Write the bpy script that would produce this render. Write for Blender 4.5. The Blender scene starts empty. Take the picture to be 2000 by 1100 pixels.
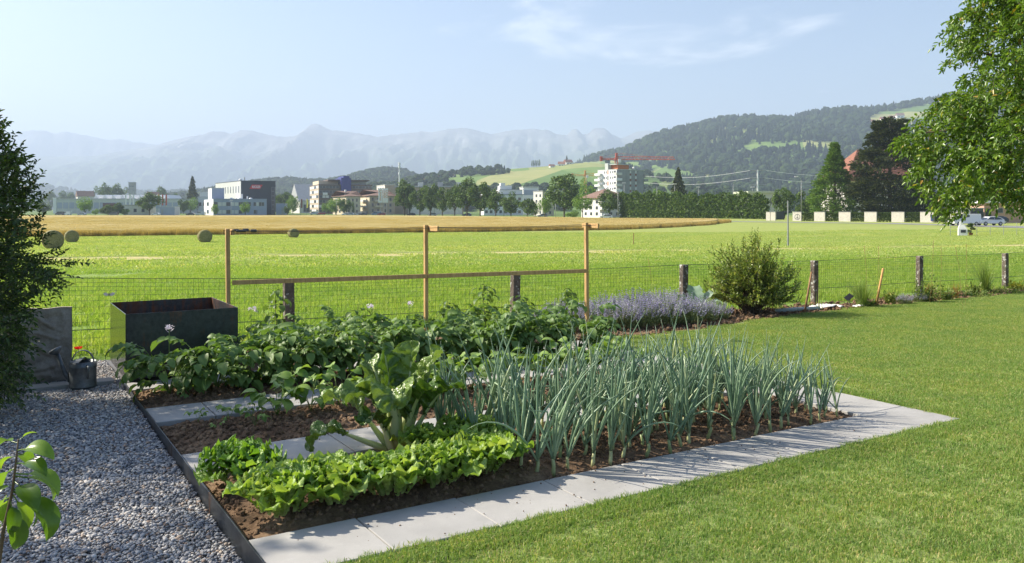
import bpy, math, random
import numpy as np
from mathutils import Vector, Matrix, Euler, noise as mn

scene = bpy.context.scene
COL = scene.collection
R = math.radians
PI = math.pi

# ------------------------------------------------------------------ camera
FPX = 1640.0          # focal length in photo pixels (2000 wide)
HZ = 408.0            # horizon row in the photo
CAMZ = 1.65
cam_d = bpy.data.cameras.new('camera')
cam = bpy.data.objects.new('camera', cam_d)
COL.objects.link(cam)
cam.location = (0, 0, CAMZ)
cam.rotation_euler = (R(90), 0, 0)
cam_d.sensor_width = 36.0
cam_d.lens = FPX / 2000 * 36.0
cam_d.shift_y = (HZ - 550) / 2000
cam_d.clip_start = 0.05
cam_d.clip_end = 60000
scene.camera = cam

# ------------------------------------------------------------------ sky and sun
SUN_EL, SUN_A = R(37), R(14)
SUN = Vector((-math.cos(SUN_EL) * math.cos(SUN_A), math.cos(SUN_EL) * math.sin(SUN_A), math.sin(SUN_EL)))
w = bpy.data.worlds.new('World')
scene.world = w
w.use_nodes = True
nt = w.node_tree
for n in list(nt.nodes): nt.nodes.remove(n)
out = nt.nodes.new('ShaderNodeOutputWorld')
bg = nt.nodes.new('ShaderNodeBackground')
sky = nt.nodes.new('ShaderNodeTexSky')
sky.sky_type = 'NISHITA'
sky.sun_disc = False
sky.sun_elevation = SUN_EL
sky.sun_rotation = R(360) - (R(90) - SUN_A)
sky.altitude = 500
sky.air_density = 1.0
sky.dust_density = 3.0
sky.ozone_density = 2.6
bg.inputs['Strength'].default_value = 0.095
# thin drifting cirrus, laid out by direction on the sky dome
tc = nt.nodes.new('ShaderNodeTexCoord')
def wmath(op, a, b=None):
    n = nt.nodes.new('ShaderNodeMath'); n.operation = op
    for i, v in enumerate((a, b)):
        if v is None: continue
        if isinstance(v, (int, float)): n.inputs[i].default_value = v
        else: nt.links.new(v, n.inputs[i])
    return n.outputs[0]
sep = nt.nodes.new('ShaderNodeSeparateXYZ')
nt.links.new(tc.outputs['Generated'], sep.inputs[0])
zc = wmath('MAXIMUM', sep.outputs['Z'], 0.03)
cu = wmath('DIVIDE', sep.outputs['X'], zc)
cv = wmath('DIVIDE', sep.outputs['Y'], zc)
comb = nt.nodes.new('ShaderNodeCombineXYZ')
nt.links.new(cu, comb.inputs[0]); nt.links.new(cv, comb.inputs[1])
mp = nt.nodes.new('ShaderNodeMapping')
mp.inputs['Scale'].default_value = (0.95, 0.62, 1)
mp.inputs['Rotation'].default_value = (0, 0, R(-18))
mp.inputs['Location'].default_value = (0.05, 0.0, 0)
nt.links.new(comb.outputs[0], mp.inputs['Vector'])
nz = nt.nodes.new('ShaderNodeTexNoise')
nz.inputs['Scale'].default_value = 1.5
nz.inputs['Detail'].default_value = 7
nz.inputs['Roughness'].default_value = 0.55
nz.inputs['Distortion'].default_value = 0.4
nt.links.new(mp.outputs[0], nz.inputs['Vector'])
# a drift of cloud over the valley: wide soft patches, one of them to the south
pz = nt.nodes.new('ShaderNodeVectorMath'); pz.operation = 'DISTANCE'
pm = nt.nodes.new('ShaderNodeMapping'); pm.vector_type = 'POINT'
pm.inputs['Rotation'].default_value = (0, 0, R(-16)); pm.inputs['Scale'].default_value = (0.85, 1.0, 1)
nt.links.new(comb.outputs[0], pm.inputs['Vector'])
nt.links.new(pm.outputs[0], pz.inputs[0])
_cx, _cy = 0.76, 4.75   # direction ratios of the drift (x/z, y/z)
_r = R(-16)
pz.inputs[1].default_value = (0.85 * _cx * math.cos(_r) - 1.0 * _cy * math.sin(_r), 0.85 * _cx * math.sin(_r) + _cy * math.cos(_r), 0)
pr = nt.nodes.new('ShaderNodeMapRange')
pr.inputs['From Min'].default_value = 0.25; pr.inputs['From Max'].default_value = 1.35
pr.inputs['To Min'].default_value = 0.22; pr.inputs['To Max'].default_value = -0.08
nt.links.new(pz.outputs['Value'], pr.inputs['Value'])
cl = wmath('ADD', nz.outputs['Fac'], pr.outputs[0])
cr = nt.nodes.new('ShaderNodeMapRange'); cr.interpolation_type = 'SMOOTHSTEP'
cr.inputs['From Min'].default_value = 0.54; cr.inputs['From Max'].default_value = 0.86
cr.inputs['To Max'].default_value = 0.62
nt.links.new(cl, cr.inputs['Value'])
cmix = nt.nodes.new('ShaderNodeMixRGB')
cmix.inputs['Color2'].default_value = (8.2, 8.3, 8.6, 1)
nt.links.new(cr.outputs[0], cmix.inputs['Fac'])
nt.links.new(sky.outputs[0], cmix.inputs['Color1'])
nt.links.new(cmix.outputs[0], bg.inputs['Color'])
nt.links.new(bg.outputs[0], out.inputs['Surface'])

sun_d = bpy.data.lights.new('sun', 'SUN')
sun_d.energy = 5.0
sun_d.angle = R(0.55)
sun_d.color = (1.0, 0.91, 0.77)
sun = bpy.data.objects.new('sun', sun_d)
COL.objects.link(sun)
sun.rotation_euler = (-SUN).to_track_quat('-Z', 'Y').to_euler()
sun.location = (-20, 4, 20)

vs = scene.view_settings
vs.view_transform = 'Standard'
vs.look = 'None'
vs.exposure = 1.08
vs.gamma = 1.0
vs.use_curve_mapping = False
scene.render.engine = 'CYCLES'
cy = scene.cycles
cy.use_denoising = True
cy.max_bounces = 6
cy.diffuse_bounces = 3
cy.glossy_bounces = 2
cy.transmission_bounces = 3
cy.transparent_max_bounces = 6
cy.volume_bounces = 1
cy.caustics_reflective = False
cy.caustics_refractive = False
cy.sample_clamp_indirect = 6

# ------------------------------------------------------------------ helpers: places
def sstep(a, b, x):
    t = min(1.0, max(0.0, (x - a) / (b - a)))
    return t * t * (3 - 2 * t)
def zg(x, y):
    """height of the ground: level garden, field falling gently to the valley floor"""
    t = y - 8.5
    if t <= -2: z = 0.0
    elif t < 2: z = -0.022 * (t + 2) ** 2 / 8
    elif y < 80: z = -0.022 * t
    else: z = -0.022 * 71.5 - 0.17 * sstep(80, 100, y) - 0.0
    z += 0.5 * sstep(25, 60, x) * sstep(60, 140, y)
    return z
def P(px, py, Y):
    """the point at photo pixel (px, py) that lies Y metres ahead"""
    return Vector(((px - 1000) / FPX * Y, Y, CAMZ - (py - HZ) / FPX * Y))
def X_at(px, Y): return (px - 1000) / FPX * Y
def Z_at(py, Y): return CAMZ - (py - HZ) / FPX * Y
def G(px, py):
    """where the sight line through a pixel meets the ground"""
    lo, hi = 1.0, 3000.0
    f = lambda Y: Z_at(py, Y) - zg(X_at(px, Y), Y)
    if f(hi) > 0: return P(px, py, hi)
    for _ in range(60):
        m = (lo + hi) / 2
        if f(m) > 0: lo = m
        else: hi = m
    return Vector((X_at(px, lo), lo, zg(X_at(px, lo), lo)))
# garden axes: u runs along the beds, v from the front paving to the fence
GO = Vector((-1.32, 4.163, 0)); GU = Vector((0.849, 0.529, 0)).normalized(); GV = Vector((-0.529, 0.849, 0)).normalized()
GANG = math.atan2(GU.y, GU.x)
def UV(u, v, z=None):
    p = GO + GU * u + GV * v
    p.z = zg(p.x, p.y) if z is None else z
    return p
def to_uv(x, y):
    d = Vector((x, y, 0)) - GO
    return d.dot(GU), d.dot(GV)

# ------------------------------------------------------------------ helpers: meshes
class MB:
    def __init__(s): s.v = []; s.f = []; s.m = []
    def add(s, vs_, fs_, mi=0):
        o = len(s.v); s.v.extend([tuple(a) for a in vs_])
        for f in fs_: s.f.append(tuple(i + o for i in f)); s.m.append(mi)
        return s
    def box(s, x0, x1, y0, y1, z0, z1, mi=0, M=None):
        vs_ = [Vector((x, y, z)) for x in (x0, x1) for y in (y0, y1) for z in (z0, z1)]
        if M is not None: vs_ = [M @ a for a in vs_]
        return s.add(vs_, [(0, 1, 3, 2), (4, 6, 7, 5), (0, 4, 5, 1), (2, 3, 7, 6), (0, 2, 6, 4), (1, 5, 7, 3)], mi)
    def bbox(s, x0, x1, y0, y1, z0, z1, b=0.006, mi=0, M=None):
        """box with chamfered edges"""
        xs = (x0, x1); ys = (y0, y1); zs = (z0, z1); vs_ = []; idx = {}
        for i in (0, 1):
            for j in (0, 1):
                for k in (0, 1):
                    sx, sy, sz = 1 - 2 * i, 1 - 2 * j, 1 - 2 * k
                    idx[i, j, k] = len(vs_)
                    vs_ += [Vector((xs[i], ys[j] + sy * b, zs[k] + sz * b)), Vector((xs[i] + sx * b, ys[j], zs[k] + sz * b)), Vector((xs[i] + sx * b, ys[j] + sy * b, zs[k]))]
        if M is not None: vs_ = [M @ a for a in vs_]
        fs_ = []
        q = lambda i, j, k, a: idx[i, j, k] + a
        for i in (0, 1): fs_.append((q(i, 0, 0, 0), q(i, 1, 0, 0), q(i, 1, 1, 0), q(i, 0, 1, 0)))
        for j in (0, 1): fs_.append((q(0, j, 0, 1), q(1, j, 0, 1), q(1, j, 1, 1), q(0, j, 1, 1)))
        for k in (0, 1): fs_.append((q(0, 0, k, 2), q(1, 0, k, 2), q(1, 1, k, 2), q(0, 1, k, 2)))
        for j in (0, 1):
            for k in (0, 1): fs_.append((q(0, j, k, 1), q(1, j, k, 1), q(1, j, k, 2), q(0, j, k, 2)))
        for i in (0, 1):
            for k in (0, 1): fs_.append((q(i, 0, k, 0), q(i, 1, k, 0), q(i, 1, k, 2), q(i, 0, k, 2)))
        for i in (0, 1):
            for j in (0, 1): fs_.append((q(i, j, 0, 0), q(i, j, 1, 0), q(i, j, 1, 1), q(i, j, 0, 1)))
        for i in (0, 1):
            for j in (0, 1):
                for k in (0, 1): fs_.append((q(i, j, k, 0), q(i, j, k, 1), q(i, j, k, 2)))
        return s.add(vs_, fs_, mi)
    def tube(s, pts, radii, n=6, mi=0, cap=True):
        pts = [Vector(p) for p in pts]
        if isinstance(radii, (int, float)): radii = [radii] * len(pts)
        vs_ = []; prev = None
        for i, p in enumerate(pts):
            t = (pts[min(i + 1, len(pts) - 1)] - pts[max(i - 1, 0)])
            t = t.normalized() if t.length > 1e-9 else Vector((0, 0, 1))
            if prev is None:
                a = Vector((0, 0, 1)) if abs(t.z) < 0.9 else Vector((1, 0, 0))
                prev = t.cross(a).normalized()
            else:
                prev = (prev - t * prev.dot(t))
                prev = prev.normalized() if prev.length > 1e-6 else t.orthogonal().normalized()
            b = t.cross(prev)
            for k in range(n):
                an = 2 * PI * k / n
                vs_.append(p + (prev * math.cos(an) + b * math.sin(an)) * radii[i])
        fs_ = []
        for i in range(len(pts) - 1):
            for k in range(n):
                fs_.append((i * n + k, i * n + (k + 1) % n, (i + 1) * n + (k + 1) % n, (i + 1) * n + k))
        if cap:
            fs_.append(tuple(range(n - 1, -1, -1))); fs_.append(tuple((len(pts) - 1) * n + k for k in range(n)))
        return s.add(vs_, fs_, mi)
    def lathe(s, prof, n=16, mi=0, M=None):
        vs_ = []
        for r, z in prof:
            for k in range(n): vs_.append(Vector((r * math.cos(2 * PI * k / n), r * math.sin(2 * PI * k / n), z)))
        if M is not None: vs_ = [M @ a for a in vs_]
        fs_ = [(i * n + k, i * n + (k + 1) % n, (i + 1) * n + (k + 1) % n, (i + 1) * n + k) for i in range(len(prof) - 1) for k in range(n)]
        return s.add(vs_, fs_, mi)
    def mesh(s, name, mats, smooth=False):
        me = bpy.data.meshes.new(name)
        me.from_pydata(s.v, [], s.f)
        if not isinstance(mats, (list, tuple)): mats = [mats]
        for m in mats: me.materials.append(m)
        if len(mats) > 1: me.polygons.foreach_set('material_index', s.m)
        if smooth: me.polygons.foreach_set('use_smooth', [True] * len(me.polygons))
        me.update()
        return me
    def build(s, name, mats, parent=None, smooth=False, loc=None):
        return put(name, s.mesh(name, mats, smooth), parent, loc)
def put(name, me, parent=None, loc=None, rot=None, scl=None):
    o = bpy.data.objects.new(name, me)
    COL.objects.link(o)
    if parent is not None: o.parent = parent
    if loc is not None: o.location = loc
    if rot is not None: o.rotation_euler = rot
    if scl is not None: o.scale = (scl, scl, scl) if isinstance(scl, (int, float)) else scl
    return o
def tag(o, label=None, cat=None, group=None, kind=None):
    if label: o['label'] = label
    if cat: o['category'] = cat
    if group: o['group'] = group
    if kind: o['kind'] = kind
    return o
def thing(name, label, cat, loc=(0, 0, 0), rz=0.0, group=None):
    o = put(name, None, None, loc, (0, 0, rz))
    o.empty_display_size = 0.1
    return tag(o, label, cat, group)
def np_mesh(name, v, f, mat, smooth=False):
    """mesh from numpy arrays, all faces with the same corner count"""
    me = bpy.data.meshes.new(name)
    v = np.asarray(v, dtype=np.float32); f = np.asarray(f, dtype=np.int32)
    me.vertices.add(len(v)); me.vertices.foreach_set('co', v.ravel())
    k = f.shape[1]
    me.loops.add(f.size); me.loops.foreach_set('vertex_index', f.ravel())
    me.polygons.add(len(f))
    me.polygons.foreach_set('loop_start', np.arange(0, f.size, k, dtype=np.int32))
    me.polygons.foreach_set('loop_total', np.full(len(f), k, dtype=np.int32))
    if smooth: me.polygons.foreach_set('use_smooth', np.ones(len(f), dtype=bool))
    me.materials.append(mat)
    me.update(calc_edges=True)
    return me
def grid_mesh(name, nx, ny, fn, mat, smooth=True):
    v = [fn(i / nx, j / ny) for j in range(ny + 1) for i in range(nx + 1)]
    f = [(j * (nx + 1) + i, j * (nx + 1) + i + 1, (j + 1) * (nx + 1) + i + 1, (j + 1) * (nx + 1) + i) for j in range(ny) for i in range(nx)]
    return np_mesh(name, v, f, mat, smooth)

ORD = ['first', 'second', 'third', 'fourth', 'fifth', 'sixth', 'seventh', 'eighth', 'ninth', 'tenth', 'eleventh', 'twelfth', 'thirteenth', 'fourteenth', 'fifteenth', 'sixteenth', 'seventeenth', 'eighteenth', 'nineteenth', 'twentieth', 'twenty first', 'twenty second', 'twenty third', 'twenty fourth', 'twenty fifth', 'twenty sixth']
# geometry-node scatter (grass, gravel, forest: what nobody could count)
_gn = {}
def scatter(name, pts, rots, scls, idx, protos, mat, kind='stuff'):
    key = tuple(p.name for p in protos)
    me = bpy.data.meshes.new(name)
    n = len(pts)
    me.vertices.add(n); me.vertices.foreach_set('co', np.asarray(pts, dtype=np.float32).ravel())
    a = me.attributes.new('rot', 'FLOAT_VECTOR', 'POINT'); a.data.foreach_set('vector', np.asarray(rots, dtype=np.float32).ravel())
    a = me.attributes.new('scl', 'FLOAT_VECTOR', 'POINT'); a.data.foreach_set('vector', np.asarray(scls, dtype=np.float32).ravel())
    a = me.attributes.new('idx', 'INT', 'POINT'); a.data.foreach_set('value', np.asarray(idx, dtype=np.int32))
    me.materials.append(mat)
    o = put(name, me)
    o['kind'] = kind
    if key not in _gn:
        g = bpy.data.node_groups.new('scatter_' + name, 'GeometryNodeTree')
        g.interface.new_socket('Geometry', in_out='INPUT', socket_type='NodeSocketGeometry')
        g.interface.new_socket('Geometry', in_out='OUTPUT', socket_type='NodeSocketGeometry')
        gi = g.nodes.new('NodeGroupInput'); go = g.nodes.new('NodeGroupOutput')
        iop = g.nodes.new('GeometryNodeInstanceOnPoints')
        jn = g.nodes.new('GeometryNodeJoinGeometry')
        for p in reversed(protos):
            oi = g.nodes.new('GeometryNodeObjectInfo'); oi.inputs['Object'].default_value = p; oi.inputs['As Instance'].default_value = True
            g.links.new(oi.outputs['Geometry'], jn.inputs[0])
        def attr(nm, ty):
            a = g.nodes.new('GeometryNodeInputNamedAttribute'); a.data_type = ty; a.inputs['Name'].default_value = nm
            return a.outputs[0]
        g.links.new(gi.outputs[0], iop.inputs['Points'])
        g.links.new(jn.outputs[0], iop.inputs['Instance'])
        iop.inputs['Pick Instance'].default_value = True
        g.links.new(attr('idx', 'INT'), iop.inputs['Instance Index'])
        e2r = g.nodes.new('FunctionNodeEulerToRotation')
        g.links.new(attr('rot', 'FLOAT_VECTOR'), e2r.inputs[0])
        g.links.new(e2r.outputs[0], iop.inputs['Rotation'])
        g.links.new(attr('scl', 'FLOAT_VECTOR'), iop.inputs['Scale'])
        g.links.new(iop.outputs[0], go.inputs[0])
        _gn[key] = g
    md = o.modifiers.new('scatter', 'NODES'); md.node_group = _gn[key]
    return o
def proto(name, me):
    """a shape kept out of the scene, only for the scatter above"""
    return bpy.data.objects.new(name, me)

def text_mesh(body, size, **kw):
    """lettering as plain mesh"""
    fc = bpy.data.curves.new('lettering', 'FONT'); fc.body = body; fc.size = size
    for k, v in kw.items(): setattr(fc, k, v)
    o = bpy.data.objects.new('lettering', fc); COL.objects.link(o)
    bpy.context.view_layer.update()
    me = bpy.data.meshes.new_from_object(o.evaluated_get(bpy.context.evaluated_depsgraph_get()))
    bpy.data.objects.remove(o); bpy.data.curves.remove(fc)
    me.materials.clear()
    return me
TXT = {'main': text_mesh('KRÜGER', 1.0, align_x='CENTER', align_y='CENTER', extrude=.03, shear=.18, offset=.02)}
for _k in ('C33B', 'J33', 'COO'): TXT[_k] = text_mesh('\n'.join(_k), 1.9, align_x='CENTER', align_y='TOP', space_line=.72, extrude=.01)

# ------------------------------------------------------------------ helpers: materials
class NM:
    def __init__(s, name):
        s.m = bpy.data.materials.new(name); s.m.use_nodes = True
        s.t = s.m.node_tree; s.b = s.t.nodes['Principled BSDF']; s.o = s.t.nodes['Material Output']
    def n(s, ty, **kw):
        x = s.t.nodes.new(ty)
        for k, v in kw.items(): setattr(x, k, v)
        return x
    def l(s, a, b): s.t.links.new(a, b)
    def math(s, op, a, b=0.0, clamp=False):
        n = s.n('ShaderNodeMath', operation=op, use_clamp=clamp)
        for i, v in enumerate((a, b)):
            if isinstance(v, (int, float)): n.inputs[i].default_value = v
            else: s.l(v, n.inputs[i])
        return n.outputs[0]
    def noise(s, scale, detail=4, rough=0.55, vec=None, dist=0.0, out='Fac'):
        n = s.n('ShaderNodeTexNoise'); n.inputs['Scale'].default_value = scale; n.inputs['Detail'].default_value = detail
        n.inputs['Roughness'].default_value = rough; n.inputs['Distortion'].default_value = dist
        if vec is not None: s.l(vec, n.inputs['Vector'])
        return n.outputs[out]
    def coord(s, which='Object', scale=None, rot=None):
        tc_ = s.n('ShaderNodeTexCoord').outputs[which]
        if scale is None and rot is None: return tc_
        m = s.n('ShaderNodeMapping')
        if scale: m.inputs['Scale'].default_value = scale
        if rot: m.inputs['Rotation'].default_value = rot
        s.l(tc_, m.inputs['Vector']); return m.outputs[0]
    def pos(s): return s.n('ShaderNodeNewGeometry').outputs['Position']
    def ramp(s, fac, stops, interp='LINEAR'):
        r = s.n('ShaderNodeValToRGB'); r.color_ramp.interpolation = interp
        e = r.color_ramp.elements
        while len(e) < len(stops): e.new(0.5)
        for i, (p, c) in enumerate(stops):
            e[i].position = p; e[i].color = (*c, 1) if len(c) == 3 else c
        s.l(fac, r.inputs['Fac']); return r.outputs['Color']
    def mix(s, fac, a, b, mode='MIX'):
        n = s.n('ShaderNodeMixRGB', blend_type=mode)
        for k, v in (('Fac', fac), ('Color1', a), ('Color2', b)):
            if isinstance(v, (int, float)): n.inputs[k].default_value = v
            elif isinstance(v, tuple): n.inputs[k].default_value = (*v, 1) if len(v) == 3 else v
            else: s.l(v, n.inputs[k])
        return n.outputs[0]
    def rng(s, v, a, b, c=0.0, d=1.0, smooth=False):
        n = s.n('ShaderNodeMapRange')
        if smooth: n.interpolation_type = 'SMOOTHSTEP'
        s.l(v, n.inputs['Value'])
        for k, x in (('From Min', a), ('From Max', b), ('To Min', c), ('To Max', d)): n.inputs[k].default_value = x
        return n.outputs[0]
    def color(s, c):
        if isinstance(c, tuple): s.b.inputs['Base Color'].default_value = (*c, 1) if len(c) == 3 else c
        else: s.l(c, s.b.inputs['Base Color'])
        return s
    def rough(s, r):
        if isinstance(r, (int, float)): s.b.inputs['Roughness'].default_value = r
        else: s.l(r, s.b.inputs['Roughness'])
        return s
    def metal(s, v): s.b.inputs['Metallic'].default_value = v; return s
    def spec(s, v): s.b.inputs['Specular IOR Level'].default_value = v; return s
    def bump(s, h, strength=0.4, dist=0.02):
        n = s.n('ShaderNodeBump'); n.inputs['Strength'].default_value = strength; n.inputs['Distance'].default_value = dist
        s.l(h, n.inputs['Height']); s.l(n.outputs[0], s.b.inputs['Normal']); return s
def plain(name, c, rough=0.6, var=0.12, scale=3.0, spec=0.4, metal=0.0, bump=0.0):
    """painted or rendered surface with mottling and a little relief"""
    m = NM(name); nz_ = m.noise(scale, 5, 0.6, m.coord('Object'))
    d = tuple(x * (1 - var) for x in c); u_ = tuple(min(1, x * (1 + var)) for x in c)
    m.color(m.ramp(nz_, [(0.3, d), (0.7, u_)])).rough(rough).spec(spec).metal(metal)
    if bump: m.bump(m.noise(scale * 12, 4, 0.6, m.coord('Object')), bump, 0.01)
    return m.m
def leafmat(name, stops, trans=0.35, rough=0.45, spec=0.4, island=True, tint=None, nscale=0, patch=None):
    """thin leaf: diffuse + light through the blade, colour varies leaf by leaf"""
    m = NM(name)
    if island: rnd = m.n('ShaderNodeNewGeometry').outputs['Random Per Island']
    else: rnd = m.n('ShaderNodeObjectInfo').outputs['Random']
    if nscale:
        rnd = m.math('ADD', m.math('MULTIPLY', rnd, 0.6), m.math('MULTIPLY', m.noise(nscale, 3, 0.6, m.pos()), 0.45), True)
    c = m.ramp(rnd, stops)
    if patch:
        sc_, ps = patch
        c = m.mix(m.rng(m.noise(sc_, 4, 0.6, m.pos()), 0.38, 0.66), c, m.mix(1.0, c, ps, 'MULTIPLY'))
    m.color(c).rough(rough).spec(spec)
    tr = m.n('ShaderNodeBsdfTranslucent')
    m.l(m.mix(1.0, c, tint or (1.25, 1.25, 0.55), 'MULTIPLY'), tr.inputs['Color'])
    mx = m.n('ShaderNodeMixShader'); mx.inputs[0].default_value = trans
    m.l(m.b.outputs[0], mx.inputs[1]); m.l(tr.outputs[0], mx.inputs[2]); m.l(mx.outputs[0], m.o.inputs['Surface'])
    return m.m
# ================================================================== the land
rng = random.Random(11)
nrs = np.random.RandomState(5)

# ---- ground: one sheet, garden level in front, field, valley floor to the horizon
def field_material():
    m = NM('field_ground')
    ps = m.pos()
    sx = m.n('ShaderNodeSeparateXYZ'); m.l(ps, sx.inputs[0])
    # distance across the mown strips
    dd = m.math('SUBTRACT', m.math('MULTIPLY', sx.outputs['Y'], 0.905), m.math('MULTIPLY', sx.outputs['X'], 0.425))
    wob = m.math('MULTIPLY', m.math('SUBTRACT', m.noise(0.12, 3, 0.6, ps), 0.5), 5.0)
    d2 = m.math('ADD', dd, wob)
    mp_ = m.n('ShaderNodeMapping'); mp_.inputs['Rotation'].default_value = (0, 0, R(-25)); mp_.inputs['Scale'].default_value = (0.35, 2.2, 1)
    m.l(ps, mp_.inputs['Vector'])
    streak = m.noise(0.55, 5, 0.65, mp_.outputs[0])
    fine = m.noise(6.0, 4, 0.7, ps)
    lush = m.ramp(fine, [(0.3, (0.15, 0.25, 0.045)), (0.7, (0.24, 0.345, 0.075))])
    pale = m.ramp(m.math('ADD', m.math('MULTIPLY', streak, 0.7), m.math('MULTIPLY', fine, 0.3)), [(0.32, (0.21, 0.275, 0.058)), (0.5, (0.285, 0.335, 0.085)), (0.68, (0.38, 0.375, 0.135))])
    c = m.mix(m.rng(d2, 16, 52, smooth=True), lush, pale)
    # dry swath
    for a, b, cc in ((42.0, 45.0, (0.55, 0.45, 0.22)), (46.2, 46.8, (0.14, 0.17, 0.045)), (58, 61, (0.36, 0.37, 0.13)), (66.5, 67.2, (0.17, 0.2, 0.05)), (76, 78.5, (0.36, 0.37, 0.13))):
        f1 = m.math('MULTIPLY', m.rng(d2, a - 0.6, a, smooth=True), m.rng(d2, b + 0.6, b, smooth=True))
        c = m.mix(m.math('MULTIPLY', f1, m.rng(streak, 0.3, 0.62, 0.25, 0.95)), c, cc)
    far = m.ramp(m.noise(0.02, 4, 0.6, ps), [(0.3, (0.07, 0.13, 0.03)), (0.6, (0.13, 0.19, 0.05))])
    c = m.mix(m.rng(sx.outputs['Y'], 330, 380), c, far)
    m.color(c).rough(0.85).spec(0.15)
    m.bump(m.noise(2.5, 6, 0.75, ps), 0.8, 0.12)
    return m.m
M_field = field_material()
ys = np.concatenate([np.linspace(-12, 30, 60), np.geomspace(31, 120, 30), np.geomspace(126, 16500, 36)])
xs = np.concatenate([-np.geomspace(12000, 30, 30), np.linspace(-28, 62, 66), np.geomspace(65, 12000, 30)])
gv = []
def in_pit(x, y):
    u, v = to_uv(x, y)
    return v < 6.25 and y < 25
for y in ys:
    for x in xs:
        z = zg(x, y)
        gv.append((x, y, z - (0.12 if in_pit(x, y) and y < 21 else 0.0)))
nx_ = len(xs)
gf = [(j * nx_ + i, j * nx_ + i + 1, (j + 1) * nx_ + i + 1, (j + 1) * nx_ + i) for j in range(len(ys) - 1) for i in range(nx_ - 1)]
tag(put('ground', np_mesh('ground', gv, gf, M_field, True)), kind='structure')

# ---- hills and mountains -------------------------------------------------
def interp(tab, x):
    if x <= tab[0][0]: return tab[0][1]
    for (a, ya), (b, yb) in zip(tab, tab[1:]):
        if x <= b: return ya + (yb - ya) * (x - a) / (b - a)
    return tab[-1][1]
def hill(name, prof, Ycrest, Yfoot, Yback, mat, nx, ny, rough=0.1, nsc=1.0, px0=None, px1=None, shape=1.0, ridged=False, keep=0.9, kind='structure'):
    """terrain whose skyline from the garden follows prof (photo x, y); it has a front slope, a crest and a back slope"""
    px0 = prof[0][0] if px0 is None else px0; px1 = prof[-1][0] if px1 is None else px1
    def fn(s, t):
        px = px0 + (px1 - px0) * s
        hz_ = Z_at(interp(prof, px) + (1.6 * mn.fractal(Vector((px * .06, 0, 4)), .7, 2.2, 5) if ridged else 0), Ycrest)
        X = X_at(px, Ycrest)
        k = 0.62
        if t < k:
            q = t / k; Y = Yfoot + (Ycrest - Yfoot) * q
            e = q ** shape
            e = e * 0.8 + 0.2 * (q * q * (3 - 2 * q))
        else:
            q = (t - k) / (1 - k); Y = Ycrest + (Yback - Ycrest) * q; e = 1 - 0.75 * q * q
        # the whole shape keeps its bearing: x spreads with distance on the front slope
        n_ = mn.fractal(Vector((X * nsc * 0.001, Y * nsc * 0.001, 3.1 + Ycrest * 0.001)), 0.9, 2.1, 6)
        if ridged: n_ = 0.5 - abs(mn.fractal(Vector((X * nsc * 0.0016, Y * nsc * 0.0006, 7.7)), 0.7, 2.1, 7)) * 1.5 - 0.55
        damp = math.sin(PI * min(1, t / k)) if t < k else 0.4 * q
        z = -2 + (hz_ + 2) * e + hz_ * rough * n_ * damp
        return (X, Y, z)
    me = grid_mesh(name, nx, ny, fn, mat)
    return tag(put(name, me), kind=kind), fn

def rock_mat():
    m = NM('alpine_rock'); ps = m.pos()
    sx = m.n('ShaderNodeSeparateXYZ'); m.l(ps, sx.inputs[0])
    nrm = m.n('ShaderNodeNewGeometry').outputs['Normal']
    sn = m.n('ShaderNodeSeparateXYZ'); m.l(nrm, sn.inputs[0])
    rock = m.ramp(m.noise(0.0035, 7, 0.7, ps), [(0.35, (0.11, 0.11, 0.11)), (0.58, (0.22, 0.22, 0.21)), (0.70, (0.42, 0.42, 0.41))])
    wood = m.ramp(m.noise(0.006, 6, 0.7, ps), [(0.4, (0.025, 0.05, 0.025)), (0.65, (0.09, 0.13, 0.05))])
    h = m.math('ADD', sx.outputs['Z'], m.math('MULTIPLY', m.noise(0.0018, 5, 0.6, ps), 500.0))
    m.color(m.mix(m.rng(h, 720, 1020), wood, rock)).rough(0.9).spec(0.1)
    return m.m
M_rock = rock_mat()
main_range = [(-260, 330), (-120, 318), (60, 306), (180, 305), (262, 291), (300, 285), (330, 276), (360, 268), (395, 263), (415, 256), (435, 257), (450, 262), (470, 254), (490, 255), (515, 261), (540, 266), (562, 268), (585, 262), (598, 253), (606, 244), (614, 241), (624, 243), (634, 249), (648, 255), (680, 257), (710, 262), (738, 268), (762, 263), (790, 261), (820, 257), (850, 258), (878, 251), (900, 250), (922, 252), (942, 258), (962, 262), (988, 256), (1010, 253), (1040, 252), (1066, 253), (1088, 262), (1108, 264), (1116, 255), (1126, 251), (1138, 262), (1148, 262), (1160, 252), (1172, 249), (1182, 251), (1196, 263), (1214, 270), (1240, 259), (1262, 254), (1280, 258), (1330, 272), (1420, 262), (1520, 280), (1700, 268), (2100, 285), (2500, 290)]
back_range = [(-500, 290), (-300, 270), (-120, 284), (-40, 280), (0, 274), (20, 263), (45, 257), (70, 254), (84, 255), (105, 261), (130, 257), (150, 261), (190, 269), (210, 274), (236, 271), (260, 278), (285, 280), (310, 282), (420, 285), (700, 300)]
M_YS = 10000
hill('mountain_range', main_range, M_YS, 5200, 11300, M_rock, 620, 90, 0.36, 1.0, shape=1.5, ridged=True)
hill('far_mountain_range', back_range, 11900, 10700, 13400, M_rock, 260, 50, 0.4, 0.8, shape=1.3, ridged=True)

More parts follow.
